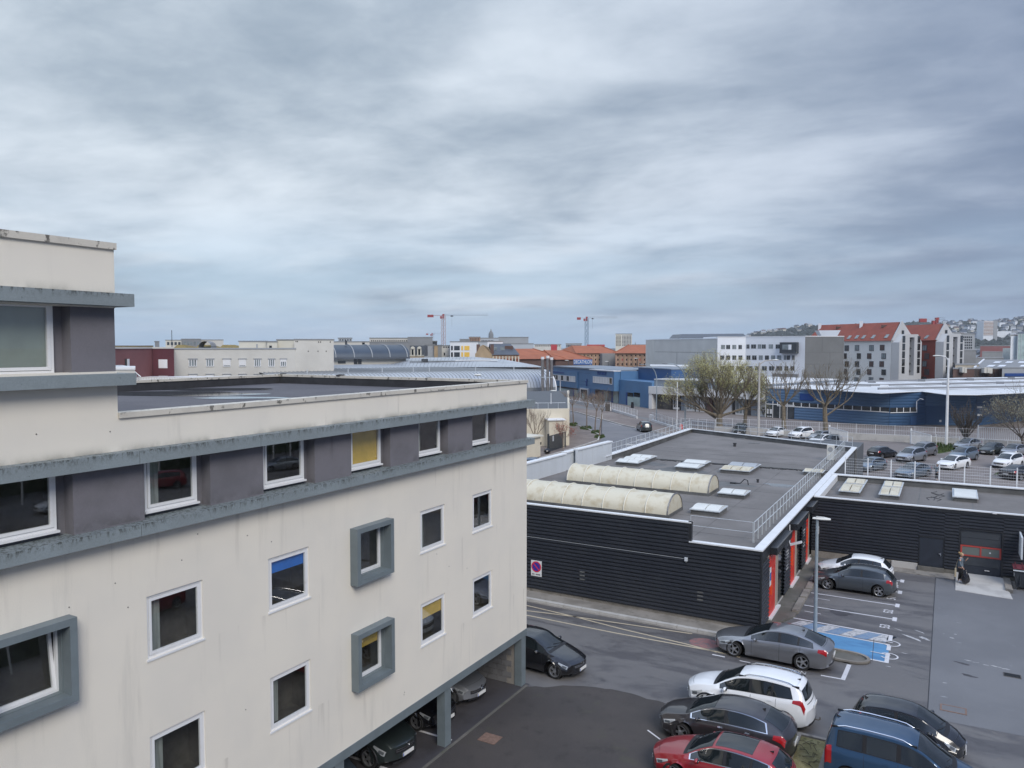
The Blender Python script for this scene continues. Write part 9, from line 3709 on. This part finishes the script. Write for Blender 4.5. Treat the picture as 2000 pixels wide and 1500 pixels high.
# ================================================================ STREET LAMPS
def street_lamp(label, px, pyb, pyt, arm, kind='arm', m='lamp_grey', r0=.11, base=None, z0=0.0, head=True, group=None):
 q = base or onz(px, pyb)
 d = Vector((q[0], q[1], 0)).dot(FH)
 zt = CAM_H + (676 - pyt) * d / 1500
 # correct slightly for the vertical tilt of the view
 t = thing('street_lamp', label, 'street lamp', (q[0], q[1], z0))
 x, y = q[0], q[1]
 if kind == 'curve':
  pts = [Vector((x, y, z0)), Vector((x, y, zt * .72))]
  for k in range(1, 8):
   a = math.pi / 2 * k / 8
   pts.append(Vector((x, y, zt * .72)) + RT * arm * (1 - math.cos(a)) + ZUP * (zt * .28) * math.sin(a))
  pts.append(Vector((x, y, zt)) + RT * arm * 1.15)
  MB().tube(pts, [r0 * (1 - .5 * i / (len(pts) - 1)) for i in range(len(pts))], 8).build('pole', m, t, smooth=True)
  hp_ = pts[-1]
 else:
  MB().tube([(x, y, z0), (x, y, zt)], [r0, r0 * .65], 8).build('pole', m, t, smooth=True)
  hp_ = Vector((x, y, zt)) + RT * arm + ZUP * .35
  if abs(arm) > .1:
   MB().tube([Vector((x, y, zt - .3)), Vector((x, y, zt)) + RT * arm * .4 + ZUP * .25, hp_], r0 * .45, 6).build('arm', m, t)
 if head:
  s_ = 1 if arm >= 0 else -1
  b = MB()
  b.ball(hp_ + RT * s_ * .35, (.55, .22, .11), 10, 6)
  b.build('lantern', 'wall_grey' if kind == 'curve' else 'ac_white', t, smooth=True)
 return t

street_lamp('tall grey street lamp with a curved arm reaching left over the road', 1338, 835, 710, -2.7, 'curve', r0=.14)
street_lamp('concrete lamp post with an arm reaching right, in front of the white office', 1481, 860, 708, 1.9, 'arm', 'concrete_pale', r0=.20)
street_lamp('tall pale lamp post with a short arm in front of the blue warehouse', 1848, 872, 700, -1.2, 'arm', 'white_trim', r0=.20)
street_lamp('thin street lamp with a curved arm beside the blue showroom wing', 1282, 824, 712, -2.0, 'curve', 'lamp_grey', r0=.09)
street_lamp('short white lamp post at the corner of the beige building', 1075, 800, 768, .0, 'arm', 'white_trim', base=tuple(onz(1076, 850)), r0=.09)
street_lamp('thin white pole lamp in front of the showroom window band', 1094, 790, 744, .0, 'arm', 'white_trim', r0=.10, head=False)
street_lamp('slim white lamp post at the end of the metal hall', 1062, 800, 790, -.3, 'arm', 'white_trim', base=tuple(onz(1050, 850)), r0=.06, head=False)
p = onz(1322, 842)
fp = thing('flag_pole', 'thin banded white pole left of the curved street lamp', 'pole', (p.x, p.y, 0))
MB().tube([(p.x, p.y, 0), (p.x, p.y, CAM_H + (676 - 746) * p.dot(FH) / 1500)], .07, 6).build('pole', 'white_trim', fp)
for k in range(5):
 MB().tube([(p.x, p.y, 5 + k * .45), (p.x, p.y, 5.12 + k * .45)], .14, 6).build('band', 'wall_grey', fp)
# road sign on the nearest street tree verge
p = onz(1172, 852)
rs = thing('road_sign', 'narrow white sign board on a dark post beside the nearest roadside tree', 'sign', (p.x + .25, p.y, 0))
MB().tube([(p.x + .25, p.y, 0), (p.x + .25, p.y, 4.4)], .05, 6).build('post', 'charcoal', rs)
MB().box(p.x + .12, p.y - .08, 2.6, p.x + .42, p.y - .02, 4.4).build('board', 'sign_white', rs)
for k in range(4):
 MB().box(p.x + .18, p.y - .085, 2.8 + k * .4, p.x + .36, p.y - .079, 3.0 + k * .4).build('marking', 'wall_midgrey', rs)
p = onz(1330, 838)
tag(MB().lathe((p.x, p.y, 0), (0, 0, 1), [(0, .35), (.7, .25), (.9, 0)], 8).build('red_marker', 'red_paint', loc=(p.x, p.y, 0)), 'small red marker at the end of the white railing', 'marker')
# far lamp lantern seen over the cream roof
p = at(940, 735, 105)
lt = thing('street_lamp', 'white lantern on a thin arm seen above the cream building roof', 'street lamp', (p.x, p.y, 0))
MB().tube([(at(968, 740, 105).x, at(968, 740, 105).y, 0), at(962, 741, 105), at(950, 737.5, 105), at(940, 734, 105)], .05, 6).build('pole', 'lamp_grey', lt)
MB().ball(at(933, 732.5, 105), (.60, .3, .16), 10, 6).build('lantern', 'ac_white', lt, smooth=True)
# lamps among the brick warehouses
for i, (px, yt, d) in enumerate(((1110, 704, 232), (1188, 706, 262), (1245, 700, 262))):
 p = at(px, yt, d)
 t = thing('street_lamp', ['small dark street lamp in front of the brown warehouse', 'small street lamp before the grey bay of the pinkish warehouse', 'small street lamp before the pinkish warehouse nearest the office'][i], 'street lamp', (p.x, p.y, 0))
 MB().tube([(p.x, p.y, 0), p], .09, 5).build('pole', 'charcoal', t)
 MB().ball(p + RT * -.5, (.7, .3, .14), 8, 5).build('lantern', 'ac_white', t)

# ================================================================ AIR: thin haze box round everything
hz = MB().box(-4600, -400, -1.1, 4600, 4900, 135)
hm_ = bpy.data.materials.new('haze')
hm_.use_nodes = True
hm_.node_tree.nodes.clear()
ho_ = hm_.node_tree.nodes.new('ShaderNodeOutputMaterial')
hv = hm_.node_tree.nodes.new('ShaderNodeVolumePrincipled')
hv.inputs['Color'].default_value = (.86, .92, 1.0, 1)
hv.inputs['Density'].default_value = .00013
hv.inputs['Anisotropy'].default_value = .2
hm_.node_tree.links.new(hv.outputs[0], ho_.inputs['Volume'])
tag(hz.build('haze', hm_), 'thin pale haze over the whole town', 'haze', kind='stuff')
# prune render-time cost
scene.cycles.max_bounces = 6
scene.cycles.diffuse_bounces = 3
scene.cycles.glossy_bounces = 3
scene.cycles.transparent_max_bounces = 8
scene.cycles.transmission_bounces = 2
scene.cycles.caustics_reflective = False
scene.cycles.caustics_refractive = False
